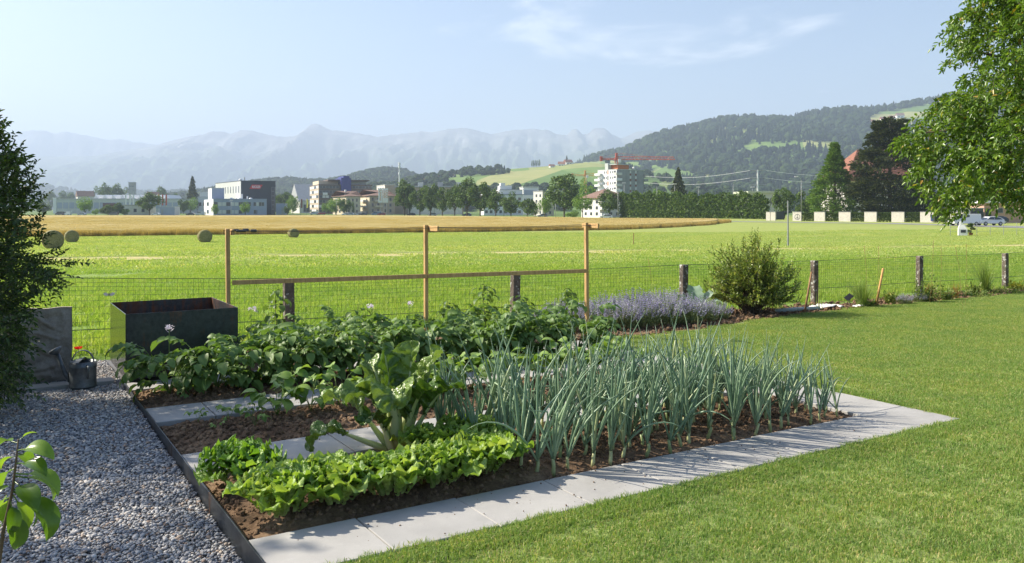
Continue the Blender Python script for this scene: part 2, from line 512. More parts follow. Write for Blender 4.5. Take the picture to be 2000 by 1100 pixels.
def meadow_mat(name, a, b, cc, sc=0.012):
    m = NM(name); ps = m.pos()
    v_ = m.n('ShaderNodeTexVoronoi'); v_.inputs['Scale'].default_value = sc * 0.75
    mp_ = m.n('ShaderNodeMapping'); mp_.inputs['Scale'].default_value = (1, 0.45, 1.5); mp_.inputs['Rotation'].default_value = (0, 0, 0.5); m.l(ps, mp_.inputs['Vector'])
    m.l(mp_.outputs[0], v_.inputs['Vector'])
    sc_ = m.n('ShaderNodeSeparateXYZ'); m.l(v_.outputs['Color'], sc_.inputs[0])
    f = m.math('ADD', m.math('MULTIPLY', sc_.outputs[0], 0.6), m.math('MULTIPLY', m.noise(sc * 3, 5, 0.6, ps), 0.4))
    m.color(m.ramp(f, [(0.2, a), (0.55, b), (0.85, cc)])).rough(0.9).spec(0.1)
    return m.m
M_meadow = meadow_mat('hill_meadow', (0.10, 0.17, 0.045), (0.16, 0.24, 0.06), (0.33, 0.32, 0.13))
M_wood_floor = plain('forest_floor', (0.03, 0.05, 0.02), 0.9, 0.3, 0.02)
# wooded hill on the right, its lower meadow hill, low wooded ridges in front of the mountains
big_prof = [(a_, b_ + (10 if a_ > 1150 else 3)) for a_, b_ in [(1040, 352), (1110, 330), (1140, 314), (1180, 297), (1220, 287), (1265, 266), (1300, 254), (1350, 242), (1400, 230), (1440, 226), (1480, 226), (1540, 227), (1560, 222), (1600, 213), (1650, 209), (1700, 207), (1760, 200), (1800, 194), (1850, 184), (1950, 170), (2100, 155), (2350, 170), (2700, 230)]]
_, f_big = hill('wooded_hill', big_prof, 2700, 1150, 3600, M_meadow, 150, 70, 0.06, 3.0, shape=1.15)
mead_prof = [(560, 398), (680, 380), (740, 366), (780, 361), (830, 350), (880, 342), (920, 336), (960, 333), (1000, 330), (1040, 327), (1080, 324), (1110, 320), (1150, 318), (1200, 322), (1280, 345), (1360, 372), (1480, 392)]
_, f_mead = hill('meadow_hill', mead_prof, 1500, 820, 1900, M_meadow, 110, 50, 0.03, 4.0, shape=1.0)
ridge_prof = [(430, 385), (480, 372), (535, 358), (560, 357), (600, 361), (650, 360), (690, 352), (715, 343), (735, 339), (762, 337), (790, 342), (815, 352), (860, 368), (900, 385)]
_, f_ridge = hill('wooded_ridge', ridge_prof, 2300, 1500, 2800, M_wood_floor, 80, 40, 0.03, 3.0)
low_prof = [(-400, 350), (-250, 345), (-120, 360), (0, 372), (60, 370), (80, 368), (100, 372), (130, 380), (200, 384), (260, 378), (330, 380), (400, 374), (450, 372), (500, 380), (620, 388)]
_, f_low = hill('low_wooded_ridge', low_prof, 4200, 2800, 5000, M_wood_floor, 90, 36, 0.03, 2.0)

# ---- forest cover: thousands of trees on the hills
def conifer_mesh(name, mat, n=7, tiers=5):
    b = MB()
    r_ = random.Random(len(name))
    for k in range(tiers):
        z0 = 0.12 + 0.78 * k / tiers; z1 = z0 + 0.34 * (1 - 0.35 * k / tiers); rr = 0.20 * (1 - k / tiers) + 0.045
        top = (0, 0, min(1.0, z1))
        vs_ = [top] + [(rr * (0.75 + 0.5 * r_.random()) * math.cos(2 * PI * (i + 0.5 * k) / n), rr * (0.75 + 0.5 * r_.random()) * math.sin(2 * PI * (i + 0.5 * k) / n), z0 - 0.05 * r_.random()) for i in range(n)]
        b.add(vs_, [(0, i + 1, (i + 1) % n + 1) for i in range(n)])
    return b.mesh(name, mat)
def round_mesh(name, mat, seed=1):
    b = MB(); r_ = random.Random(seed)
    for k in range(46):
        th = r_.random() * 2 * PI; ph = math.acos(r_.uniform(-0.75, 1)); rr = 0.36 * (0.8 + 0.35 * r_.random())
        c = Vector((rr * math.sin(ph) * math.cos(th), rr * math.sin(ph) * math.sin(th), 0.56 + 1.15 * rr * math.cos(ph)))
        s_ = 0.15 + 0.09 * r_.random()
        nrm = (c - Vector((0, 0, 0.5))).normalized(); a_ = nrm.orthogonal().normalized(); b_ = nrm.cross(a_)
        q = [c + (a_ * math.cos(t) + b_ * math.sin(t)) * s_ * (0.8 + 0.4 * r_.random()) for t in (0, 1.25, 2.5, 3.77, 5.03)]
        b.add([c + nrm * s_ * 0.5] + q, [(0, i + 1, (i + 1) % 5 + 1) for i in range(5)])
    return b.mesh(name, mat)
def forestmat(name, a, b_):
    m = NM(name); r_ = m.n('ShaderNodeObjectInfo').outputs['Random']
    m.color(m.ramp(r_, [(0.0, a), (1.0, b_)])).rough(0.9).spec(0.1)
    return m.m
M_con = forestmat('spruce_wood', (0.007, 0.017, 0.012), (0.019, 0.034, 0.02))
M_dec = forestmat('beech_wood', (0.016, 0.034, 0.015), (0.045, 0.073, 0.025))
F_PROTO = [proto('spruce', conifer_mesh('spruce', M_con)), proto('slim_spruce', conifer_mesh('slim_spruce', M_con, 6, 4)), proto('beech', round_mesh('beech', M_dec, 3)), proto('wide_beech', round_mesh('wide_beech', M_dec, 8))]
def in_poly(px, py, poly):
    c = False; j = len(poly) - 1
    for i in range(len(poly)):
        xi, yi = poly[i]; xj, yj = poly[j]
        if (yi > py) != (yj > py) and px < (xj - xi) * (py - yi) / (yj - yi) + xi: c = not c
        j = i
    return c
def proj(p): return 1000 + p[0] / p[1] * FPX, HZ - (p[2] - CAMZ) / p[1] * FPX
def forest(name, fn, n, keep, h0, h1, con=0.6, tmax=0.7, nsc=0.004):
    pts = []; rots = []; scl = []; idx = []
    r_ = random.Random(len(name) * 7)
    for _ in range(n):
        s, t = r_.random(), r_.random() * tmax
        p = fn(s, t)
        px, py = proj(p)
        if px < -150 or px > 2150: continue
        if not keep(px, py, p): continue
        pts.append((p[0], p[1], p[2] - 1)); rots.append((r_.uniform(-.04, .04), r_.uniform(-.04, .04), r_.random() * 6.28))
        nn = mn.noise(Vector((p[0] * nsc, p[1] * nsc, 0)))
        isc = r_.random() < con + 0.55 * nn
        h = r_.uniform(h0, h1) * (1.0 if isc else 0.82); wd = r_.uniform(0.85, 1.25) * (1.0 if isc else 1.15)
        scl.append((h * wd, h * wd, h)); idx.append(r_.choice((0, 1)) if isc else r_.choice((2, 3)))
    return scatter(name, pts, rots, scl, idx, F_PROTO, M_con)
clear = [  # open pasture on the wooded hill, as it shows from the garden
    [(1436, 297), (1470, 283), (1540, 279), (1625, 277), (1640, 287), (1560, 291), (1500, 301), (1440, 302)],
    [(1690, 250), (1700, 226), (1760, 213), (1800, 208), (1900, 205), (1900, 240), (1800, 244), (1720, 256)],
    [(1268, 372), (1255, 350), (1270, 335), (1262, 322), (1300, 330), (1330, 338), (1400, 345), (1440, 356), (1330, 356), (1300, 390)],
    [(1140, 332), (1150, 318), (1200, 314), (1215, 330), (1240, 345), (1180, 352), (1130, 356)],
    [(1500, 358), (1560, 352), (1600, 360), (1540, 366)],
]
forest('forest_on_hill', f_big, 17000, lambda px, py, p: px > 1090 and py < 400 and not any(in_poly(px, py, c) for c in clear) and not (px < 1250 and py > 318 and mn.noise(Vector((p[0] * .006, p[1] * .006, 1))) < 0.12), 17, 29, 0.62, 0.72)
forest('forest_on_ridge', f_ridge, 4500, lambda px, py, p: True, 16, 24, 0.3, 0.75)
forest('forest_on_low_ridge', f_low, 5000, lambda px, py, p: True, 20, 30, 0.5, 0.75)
def copse(px, py, p):
    if 1000 < px < 1090 and py < 335: return False
    nn = mn.noise(Vector((p[0] * .007, p[1] * .009, 5)))
    return (px < 870 and nn > -0.05) or nn > 0.30 or py > 372
forest('copses_on_meadow_hill', f_mead, 2200, copse, 9, 16, 0.12, 0.66)
def hedgerow(px, py, p): return True

# ---- air: one closed box of pale haze round everything below the sky
hb = MB(); hb.box(-16000, 17000, -60, 15500, -24, 1190)
hm = bpy.data.materials.new('haze'); hm.use_nodes = True
ht = hm.node_tree
for n in list(ht.nodes):
    if n.type != 'OUTPUT_MATERIAL': ht.nodes.remove(n)
pv = ht.nodes.new('ShaderNodeVolumePrincipled')
pv.inputs['Color'].default_value = (0.56, 0.665, 0.855, 1)
pv.inputs['Density'].default_value = 1.7e-4
pv.inputs['Anisotropy'].default_value = 0.15
ht.links.new(pv.outputs[0], [n for n in ht.nodes if n.type == 'OUTPUT_MATERIAL'][0].inputs['Volume'])
hz_o = hb.build('haze', hm)
tag(hz_o, kind='stuff')
# ================================================================== garden: ground, paving, soil, gravel
U_END = 5.40
def concrete_mat(name, c, rnd=True, stain=0.15):
    m = NM(name); oc = m.coord('Object')
    n1 = m.noise(3.0, 5, 0.6, m.pos()); n2 = m.noise(170.0, 3, 0.7, m.pos()); n3 = m.noise(14.0, 5, 0.65, m.pos())
    base = m.ramp(n1, [(0.3, tuple(x * (1 - stain) for x in c)), (0.7, tuple(x * 1.06 for x in c))])
    base = m.mix(m.rng(n2, 0.55, 0.75, 0, 0.5), base, tuple(x * 0.55 for x in c))
    base = m.mix(m.rng(n3, 0.6, 0.8, 0, 0.45), base, tuple(min(1, x * 1.25) for x in c))
    base = m.mix(m.rng(m.noise(1.1, 6, 0.7, m.pos(), 0.8), 0.52, 0.72, 0, 0.35), base, tuple(x * f_ for x, f_ in zip(c, (0.66, 0.64, 0.60))))
    if rnd:
        r_ = m.n('ShaderNodeObjectInfo').outputs['Random']
        base = m.mix(1.0, base, m.ramp(r_, [(0, (0.90, 0.90, 0.90)), (1, (1.05, 1.04, 1.02))]), 'MULTIPLY')
    m.color(base).rough(0.85).spec(0.25)
    m.bump(m.math('ADD', m.math('MULTIPLY', n2, 0.6), n3), 0.25, 0.004)
    return m.m
M_paver = concrete_mat('paver_concrete', (0.405, 0.398, 0.38))
def soil_mat():
    m = NM('garden_soil'); ps = m.pos()
    n1 = m.noise(3.0, 5, 0.65, ps); n2 = m.noise(45.0, 5, 0.7, ps)
    r_ = m.n('ShaderNodeNewGeometry').outputs['Random Per Island']
    f = m.math('ADD', m.math('MULTIPLY', n1, 0.55), m.math('MULTIPLY', n2, 0.45))
    c = m.ramp(f, [(0.32, (0.10, 0.063, 0.041)), (0.5, (0.205, 0.134, 0.085)), (0.66, (0.38, 0.262, 0.17))])
    c = m.mix(1.0, c, m.ramp(r_, [(0, (0.6, 0.6, 0.6)), (0.8, (1.1, 1.08, 1.02)), (1, (1.5, 1.6, 1.7))]), 'MULTIPLY')
    m.color(c).rough(0.95).spec(0.15)
    m.bump(m.noise(120, 5, 0.75, ps), 0.9, 0.01)
    return m.m
M_soil = soil_mat()
def soil_h(x, y, amp=1.0):
    p = Vector((x, y, 0))
    a = mn.fractal(p * 4.5, 0.9, 2.1, 4) * 0.018 + mn.fractal(p * 16, 0.8, 2.2, 4) * 0.011
    return amp * a
BEDS = [(0.0, 1.15), (1.71, 2.69), (3.23, 4.08)]
BED_END = 4.84
def bed(v0, v1, u0, u1):
    nu = int((u1 - u0) / 0.028); nv = int((v1 - v0) / 0.028)
    def fn(s, t):
        u = u0 + (u1 - u0) * s; v = v0 + (v1 - v0) * t
        p = UV(u, v)
        e = min(u - u0, u1 - u, v - v0, v1 - v)
        z = p.z - 0.028 + sstep(0, 0.25, e) * 0.035 + soil_h(p.x, p.y) * (0.4 + 0.6 * sstep(0, 0.12, e))
        return (p.x, p.y, z)
    o = put('soil_bed', grid_mesh('soil_bed', nu, nv, fn, M_soil))
    return tag(o, kind='structure')
for v0, v1 in BEDS: bed(v0 - 0.012, v1 + 0.012, 0.004, BED_END + 0.01)
vb_tab = [(5.4, 4.55), (6.3, 4.45), (7.2, 4.5), (9, 4.95), (11.2, 5.3), (14.5, 5.5), (18.5, 5.65), (30, 5.7)]
VF = 6.40      # fence line
bed(4.44, VF + 0.1, 1.0, U_END + 0.03)
def strip_fn(s, t):
    u = U_END + (26 - U_END) * s; v0 = interp(vb_tab, u) - 0.06; v = v0 + (VF + 0.12 - v0) * t
    p = UV(u, v); return (p.x, p.y, p.z - 0.015 + soil_h(p.x, p.y) * 0.8)
tag(put('border_soil', grid_mesh('border_soil', 420, 40, strip_fn, M_soil)), kind='structure')
# clods and small stones lying on the soil
def lump_mesh(name, mat, seed, amp=0.35, flat=0.75, smooth=False):
    r_ = random.Random(seed); b = MB()
    t = (1 + 5 ** .5) / 2
    vs_ = [Vector(v).normalized() for v in ((-1, t, 0), (1, t, 0), (-1, -t, 0), (1, -t, 0), (0, -1, t), (0, 1, t), (0, -1, -t), (0, 1, -t), (t, 0, -1), (t, 0, 1), (-t, 0, -1), (-t, 0, 1))]
    fs_ = [(0, 11, 5), (0, 5, 1), (0, 1, 7), (0, 7, 10), (0, 10, 11), (1, 5, 9), (5, 11, 4), (11, 10, 2), (10, 7, 6), (7, 1, 8), (3, 9, 4), (3, 4, 2), (3, 2, 6), (3, 6, 8), (3, 8, 9), (4, 9, 5), (2, 4, 11), (6, 2, 10), (8, 6, 7), (9, 8, 1)]
    # one subdivision
    mid = {}; nf = []
    def mp_(a, b_):
        k = (min(a, b_), max(a, b_))
        if k not in mid: mid[k] = len(vs_); vs_.append(((vs_[a] + vs_[b_]) / 2).normalized())
        return mid[k]
    for a, b_, c in fs_:
        ab, bc, ca = mp_(a, b_), mp_(b_, c), mp_(c, a)
        nf += [(a, ab, ca), (b_, bc, ab), (c, ca, bc), (ab, bc, ca)]
    o_ = Vector((r_.random() * 9, r_.random() * 9, r_.random() * 9))
    sx, sy = r_.uniform(0.8, 1.25), r_.uniform(0.7, 1.0)
    out_ = []
    for v in vs_:
        k = 1 + amp * mn.fractal(v * 1.3 + o_, 0.8, 2, 3)
        out_.append((v.x * k * sx, v.y * k * sy, v.z * k * flat))
    b.add(out_, nf)
    return b.mesh(name, mat, smooth)
clod_p = [proto('clod', lump_mesh('clod', M_soil, k, 0.55, 0.8)) for k in range(4)]
def clods(name, n, u0, u1, v0, v1, r0, r1, f=None):
    pts = []; rots = []; scl = []; idx = []
    for _ in range(n):
        u = rng.uniform(u0, u1); v = rng.uniform(v0, v1)
        p = UV(u, v)
        r_ = r0 + (r1 - r0) * rng.random() ** 3.5
        e = min(u - u0, u1 - u, v - v0, v1 - v)
        z = p.z - 0.025 + sstep(0, 0.25, e) * 0.035 + soil_h(p.x, p.y) + r_ * 0.25
        pts.append((p.x, p.y, z)); rots.append((rng.uniform(-.6, .6), rng.uniform(-.6, .6), rng.random() * 6.28))
        scl.append((r_, r_, r_)); idx.append(rng.randrange(4))
    return scatter(name, pts, rots, scl, idx, clod_p, M_soil)
tag(clods('soil_clods', 9000, 0.03, BED_END - 0.02, 0.03, 1.12, 0.003, 0.022), 'crumbly brown soil clods lying on the front bed', kind='stuff')
tag(clods('soil_clods', 6500, 0.03, BED_END - 0.02, 1.74, 2.66, 0.005, 0.03), kind='stuff')
tag(clods('soil_clods', 4000, 0.03, BED_END - 0.02, 3.26, 4.05, 0.006, 0.03), kind='stuff')
def border_clods():
    pts = []; rots = []; scl = []; idx = []
    for _ in range(2600):
        u = rng.uniform(U_END, 19); v = rng.uniform(interp(vb_tab, u) - 0.03, VF)
        p = UV(u, v); r_ = 0.008 + 0.04 * rng.random() ** 4
        pts.append((p.x, p.y, p.z + r_ * 0.2)); rots.append((rng.uniform(-.6, .6), rng.uniform(-.6, .6), rng.random() * 6.28)); scl.append((r_,) * 3); idx.append(rng.randrange(4))
    tag(scatter('soil_clods', pts, rots, scl, idx, clod_p, M_soil), kind='stuff')
border_clods()

# ---- paving: rows of concrete slabs
paving = put('paving', None); tag(paving, kind='structure')
def paver(u0, u1, v0, v1, dz=0.0):
    g = 0.004; b = MB()
    M = Matrix.Translation(UV((u0 + u1) / 2, (v0 + v1) / 2)) @ Matrix.Rotation(GANG, 4, 'Z')
    b.bbox(-(u1 - u0) / 2 + g, (u1 - u0) / 2 - g, -(v1 - v0) / 2 + g, (v1 - v0) / 2 - g, -0.05, 0.004, 0.004)
    o = put('paver', b.mesh('paver', M_paver), paving)
    o.matrix_local = M @ Matrix.Translation((0, 0, dz)) @ Euler((rng.uniform(-.004, .004), rng.uniform(-.004, .004), 0)).to_matrix().to_4x4()
PL = 0.60
def row(v0, v1, u0, u1, off):
    u = u0; first = off
    while u < u1 - 0.01:
        e = min(u1, u + (first if first else PL)); first = None
        if u1 - e < 0.12: e = u1
        paver(u, e, v0, v1, rng.uniform(-0.002, 0.003)); u = e
row(-0.50, 0.0, 0.006, U_END, 0.57)
row(1.15, 1.71, 0.006, BED_END, 0.42)
row(2.69, 3.23, 0.006, BED_END, 0.45)
row(4.08, 4.46, 0.006, U_END, 0.5)
v = 0.0
while v < 4.0:
    e = min(4.08, v + PL); paver(BED_END, U_END, v, e, rng.uniform(-.002, .002)); v = e
# two slabs lying in the gravel beside the planter
gb = MB(); 
for a_, b_ in ((-0.80, -0.43), (-0.42, -0.05)):
    paver(a_, b_, 4.66, 4.86, 0.0)

# crumbs of soil and grit spilled on the slabs
pts = []; rots = []; scl = []; idx = []
for _ in range(900):
    row_ = rng.choice(((-0.5, 0.0, 1), (1.15, 1.71, 0), (2.69, 3.23, 0)))
    q = rng.random() ** 2.2
    v = (row_[1] - q * 0.5) if row_[2] or rng.random() < .5 else row_[0] + q * .5
    p = UV(rng.uniform(0.02, BED_END), v); r_ = 0.0012 + 0.0045 * rng.random() ** 4
    pts.append((p.x, p.y, p.z + 0.005 + r_ * .3)); rots.append((rng.random(), rng.random(), rng.random() * 6)); scl.append((r_,) * 3); idx.append(rng.randrange(4))
tag(scatter('spilled_soil', pts, rots, scl, idx, clod_p, M_soil), 'crumbs of soil spilled on the grey slabs', kind='stuff')
# ---- steel edging between gravel and beds
def steel_mat(name, base, rust, amt):
    m = NM(name); oc = m.pos()
    n1 = m.noise(2.5, 6, 0.7, oc, 0.5); n2 = m.noise(20, 5, 0.7, oc)
    st = m.n('ShaderNodeMapping'); st.inputs['Scale'].default_value = (9, 9, 0.7); m.l(oc, st.inputs['Vector'])
    n3 = m.noise(1.5, 5, 0.7, st.outputs[0])
    f = m.rng(m.math('ADD', m.math('MULTIPLY', n1, 0.5), m.math('MULTIPLY', n3, 0.5)), amt, amt + 0.14)
    c = m.mix(f, m.ramp(n2, [(0.3, tuple(x * 0.7 for x in base)), (0.7, tuple(x * 1.4 for x in base))]), m.ramp(n2, [(0.3, tuple(x * 0.6 for x in rust)), (0.7, rust)]))
    m.color(c).spec(0.5).metal(0.55)
    m.rough(m.rng(f, 0, 1, 0.36, 0.8))
    m.bump(n2, 0.08, 0.004)
    return m.m
M_steel = steel_mat('raw_steel', (0.045, 0.052, 0.06), (0.20, 0.085, 0.03), 0.56)
M_steel_in = steel_mat('raw_steel_rusty', (0.06, 0.06, 0.065), (0.26, 0.10, 0.04), 0.46)
b = MB()
M = Matrix.Translation(UV(0, 0, 0)) @ Matrix.Rotation(GANG, 4, 'Z')
b.bbox(-0.006, 0.002, -4.0, 4.42, -0.16, 0.018, 0.001, 0, M)
tag(b.build('steel_edging', M_steel), 'dark raw steel edging strip between gravel and vegetable beds', 'edging')

# ---- gravel
def gravel_z(u, v): return -0.105 + 0.075 * sstep(-0.5, 4.2, v)
M_gravel_bed = plain('gravel_bed', (0.16, 0.16, 0.165), 0.9, 0.3, 40.0)
def gfn(s, t):
    v = -9 + 15.3 * t; u = -7 + (6.996 if v < 4.42 else 8.05) * s
    p = UV(u, v); return (p.x, p.y, gravel_z(u, v) - 0.012 + (p.z if v > 4 else 0))
tag(put('gravel_ground', grid_mesh('gravel_ground', 40, 80, gfn, M_gravel_bed)), kind='structure')
def pebble_mat():
    m = NM('pebble'); r_ = m.n('ShaderNodeObjectInfo').outputs['Random']
    c = m.ramp(r_, [(0.0, (0.13, 0.14, 0.16)), (0.22, (0.24, 0.25, 0.27)), (0.45, (0.35, 0.36, 0.37)), (0.6, (0.46, 0.45, 0.42)), (0.72, (0.30, 0.31, 0.33)), (0.86, (0.62, 0.61, 0.58)), (0.93, (0.40, 0.33, 0.26)), (1.0, (0.28, 0.19, 0.14))])
    c = m.mix(0.35, c, m.mix(1.0, c, m.ramp(m.noise(60, 4, 0.6, m.pos()), [(0.3, (0.5, 0.5, 0.5)), (0.7, (1.3, 1.3, 1.3))]), 'MULTIPLY'))
    c = m.mix(1.0, c, (1.03, 1.0, 0.97), 'MULTIPLY')
    m.color(c).rough(0.62).spec(0.35)
    return m.m
M_pebble = pebble_mat()
peb_p = [proto('pebble', lump_mesh('pebble', M_pebble, 20 + k, 0.22, 0.55, True)) for k in range(6)]
pts = []; rots = []; scl = []; idx = []
cell = 0.0165
for i in range(int(4.45 / cell)):
    for j in range(int(8.4 / cell)):
        u = -4.4 + (i + rng.random()) * cell; v = -2.0 + (j + rng.random()) * cell
        if u > (-0.012 if v < 4.45 else 0.03) or v > 6.2: continue
        p = GO + GU * u + GV * v
        if p.y < 3.0: continue
        px = 1000 + p.x / p.y * FPX
        if px < -120: continue
        if -0.82 < u < -0.03 and 4.63 < v < 4.88: continue
        r_ = 0.0065 + 0.0085 * rng.random() ** 2
        if rng.random() < 0.03: r_ *= 1.6
        pts.append((p.x, p.y, gravel_z(u, v) + rng.uniform(-0.006, 0.008) + (zg(p.x, p.y) if v > 4 else 0))); rots.append((rng.uniform(-.5, .5), rng.uniform(-.5, .5), rng.random() * 6.28))
        scl.append((r_, r_, r_)); idx.append(rng.randrange(6))
print('pebbles', len(pts))
tag(scatter('gravel', pts, rots, scl, idx, peb_p, M_pebble), 'grey rounded gravel beside the steel edging', 'gravel', kind='stuff')

# ---- lawn
M_lawn_base = plain('lawn_ground', (0.22, 0.27, 0.08), 0.95, 0.3, 2.0)
def lawn_a(s, t):
    u = 0.0 + 26 * s; v = -18 + 17.492 * t
    p = UV(u, v); return (p.x, p.y, p.z - 0.004)
def lawn_b(s, t):
    u = U_END + 0.004 + (26 - U_END) * s; vt = interp(vb_tab, u); v = -0.508 + (vt + 0.508) * t
    p = UV(u, v); return (p.x, p.y, p.z - 0.004)
la = grid_mesh('lawn_a', 60, 40, lawn_a, M_lawn_base); lb = grid_mesh('lawn_b', 60, 20, lawn_b, M_lawn_base)
lawn = put('lawn', la); tag(lawn, kind='structure')
lawn2 = put('lawn', lb); tag(lawn2, kind='structure')
def grass_mat(name, stops, patchsc, patchmul, trans=0.35):
    return leafmat(name, stops, trans, 0.5, 0.3, True, (1.15, 1.2, 0.5), 0, (patchsc, patchmul))
M_lawn = grass_mat('lawn_grass', [(0.0, (0.13, 0.245, 0.05)), (0.45, (0.205, 0.325, 0.08)), (0.80, (0.29, 0.395, 0.12)), (0.93, (0.46, 0.45, 0.20)), (1.0, (0.56, 0.48, 0.28))], 1.6, (1.28, 1.12, 1.05), 0.40)
def grass_patch(name, size, n, h0, h1, w0, lean, mat, seed, clump=0.0):
    rs = np.random.RandomState(seed)
    p = np.zeros((n, 3)); p[:, :2] = rs.uniform(-size / 2, size / 2, (n, 2))
    th = rs.uniform(0, 2 * PI, n); ln = np.abs(rs.normal(0, lean, n)); h = rs.uniform(h0, h1, n)
    wd = w0 * rs.uniform(0.7, 1.2, n)
    fa = rs.uniform(0, 2 * PI, n)
    side = np.stack([np.cos(fa), np.sin(fa), np.zeros(n)], 1) * (wd / 2)[:, None]
    d = np.stack([np.cos(th), np.sin(th), np.zeros(n)], 1)
    mid = p + d * (h * ln * 0.3)[:, None] + np.array([0, 0, 1]) * (h * 0.55)[:, None]
    tip = p + d * (h * ln)[:, None] + np.array([0, 0, 1]) * (h * np.sqrt(np.clip(1 - 0.5 * ln ** 2, 0.2, 1)))[:, None]
    v = np.stack([p - side, p + side, mid + side * 0.8, mid - side * 0.8, tip + side * 0.12, tip - side * 0.12], 1).reshape(-1, 3)
    o = (np.arange(n) * 6)[:, None]
    f = np.concatenate([o + np.array([[0, 1, 2, 3]]), o + np.array([[3, 2, 4, 5]])], 0)
    return proto(name, np_mesh(name, v, f, mat))
lawn_p = [grass_patch('lawn_patch', 0.34, 900, 0.012, 0.030, 0.0042, 1.0, M_lawn, 40 + k) for k in range(5)] + [grass_patch('lawn_rim_patch', 0.21, 300, 0.014, 0.036, 0.0042, 0.9, M_lawn, 48 + k) for k in range(2)]
pts = []; rots = []; scl = []; idx = []
cell = 0.225
for i in range(int(26 / cell)):
    for j in range(int(24 / cell)):
        u = 0.10 + (i + 0.25 + 0.5 * rng.random()) * cell; v = -18 + (j + 0.25 + 0.5 * rng.random()) * cell
        if v > -0.5:
            if u < U_END + 0.16 or v > interp(vb_tab, u) - 0.06: continue
        elif v > -0.66 and u < U_END + 0.16: continue
        p = UV(u, v)
        if p.y < 3.2: continue
        px = 1000 + p.x / p.y * FPX
        if px < 300 or px > 2120: continue
        pts.append((p.x, p.y, p.z - 0.004)); rots.append((0, 0, rng.random() * 6.28)); k = rng.uniform(0.85, 1.2); scl.append((1, 1, k)); idx.append(rng.randrange(5))
# rim of the lawn along the slabs
for k in range(110):
    u = 0.05 + 5.5 * (k + rng.random()) / 110
    p = UV(u, -0.585 - rng.random() * 0.06)
    pts.append((p.x, p.y, p.z)); rots.append((0, 0, rng.random() * 6.28)); scl.append((1, 1, rng.uniform(0.75, 1.1))); idx.append(rng.choice((5, 6)))
for k in range(90):
    v = -0.55 + 4.95 * (k + rng.random()) / 90
    p = UV(U_END + 0.085 + rng.random() * 0.07, v)
    pts.append((p.x, p.y, p.z)); rots.append((0, 0, rng.random() * 6.28)); scl.append((1, 1, rng.uniform(0.75, 1.1))); idx.append(rng.choice((5, 6)))
print('lawn patches', len(pts))
tag(scatter('lawn_grass', pts, rots, scl, idx, lawn_p, M_lawn), 'short green mown lawn beside the paving', 'grass', kind='stuff')

# ---- field grass behind the fence
M_fg = grass_mat('field_grass', [(0.0, (0.17, 0.29, 0.045)), (0.5, (0.26, 0.40, 0.075)), (0.9, (0.38, 0.49, 0.13)), (1.0, (0.52, 0.52, 0.23))], 0.25, (1.25, 1.1, 1.0), 0.45)
fld_p = [grass_patch('field_patch', 1.15, 1300, 0.05, 0.15, 0.011, 0.8, M_fg, 60 + k) for k in range(4)]
fld2_p = [grass_patch('far_field_patch', 2.4, 1500, 0.05, 0.15, 0.026, 0.8, M_fg, 70 + k) for k in range(3)]
def field_patches(name, y0, y1, cell, protos, fade):
    pts = []; rots = []; scl = []; idx = []
    y = y0
    while y < y1:
        x0 = -0.64 * y - 2; x1 = 0.64 * y + 2
        x = x0
        while x < x1:
            xx = x + rng.uniform(0, cell); yy = y + rng.uniform(0, cell); x += cell
            u, v = to_uv(xx, yy)
            if v < VF + 0.3: continue
            d = 0.905 * yy - 0.425 * xx
            if fade and rng.random() < sstep(fade[0], fade[1], d): continue
            k = rng.uniform(0.75, 1.2) * (1 - 0.72 * sstep(18, 38, d))
            pts.append((xx, yy, zg(xx, yy))); rots.append((0, 0, rng.random() * 6.28)); scl.append((1, 1, k)); idx.append(rng.randrange(len(protos)))
        y += cell
    print(name, len(pts))
    return tag(scatter(name, pts, rots, scl, idx, protos, M_fg), 'lush green grass of the field behind the fence', 'grass', kind='stuff')
# short stubble left in rows by the mower, farther out
M_stub = grass_mat('mown_stubble', [(0.0, (0.26, 0.37, 0.085)), (0.5, (0.355, 0.47, 0.135)), (0.9, (0.48, 0.53, 0.22)), (1.0, (0.64, 0.57, 0.31))], 0.12, (1.2, 1.08, 1.0), 0.4)
def stubble_patch(seed):
    rs = np.random.RandomState(seed); n = 2400; S = 5.2
    pr = grass_patch('stubble_patch', S, n, .03, .085, .045, .9, M_stub, seed)
    co = np.zeros(n * 18, dtype=np.float32); pr.data.vertices.foreach_get('co', co); co = co.reshape(n, 6, 3)
    y0 = co[:, 0, 1].copy(); row_ = np.round(y0 / .55) * .55 + rs.normal(0, .09, n)
    keep = rs.random_sample(n) < .68
    co[keep, :, 1] += (row_ - y0)[keep][:, None]
    pr.data.vertices.foreach_set('co', co.ravel()); return pr
stub_p = [stubble_patch(90 + k) for k in range(3)]
pts = []; rots = []; scl = []; idx = []
y = 30.0
while y < 122:
    x = -.66 * y
    while x < .66 * y:
        xx = x + rng.uniform(-.6, .6); yy = y + rng.uniform(-.6, .6); x += 4.4
        d = 0.905 * yy - 0.425 * xx
        if rng.random() > sstep(16, 30, d) or 41.5 < d < 45.5: continue
        pts.append((xx, yy, zg(xx, yy))); rots.append((0, 0, R(25) + rng.choice((0, PI)))); scl.append((1, 1, rng.uniform(.8, 1.3))); idx.append(rng.randrange(3))
    y += 4.4
print('stubble', len(pts))
tag(scatter('mown_stubble', pts, rots, scl, idx, stub_p, M_stub), 'short pale stubble rows on the mown meadow', 'grass', kind='stuff')
field_patches('field_grass', 7.5, 34, 0.85, fld_p, (20, 36))
field_patches('field_grass', 26, 50, 1.7, fld2_p, (26, 44))
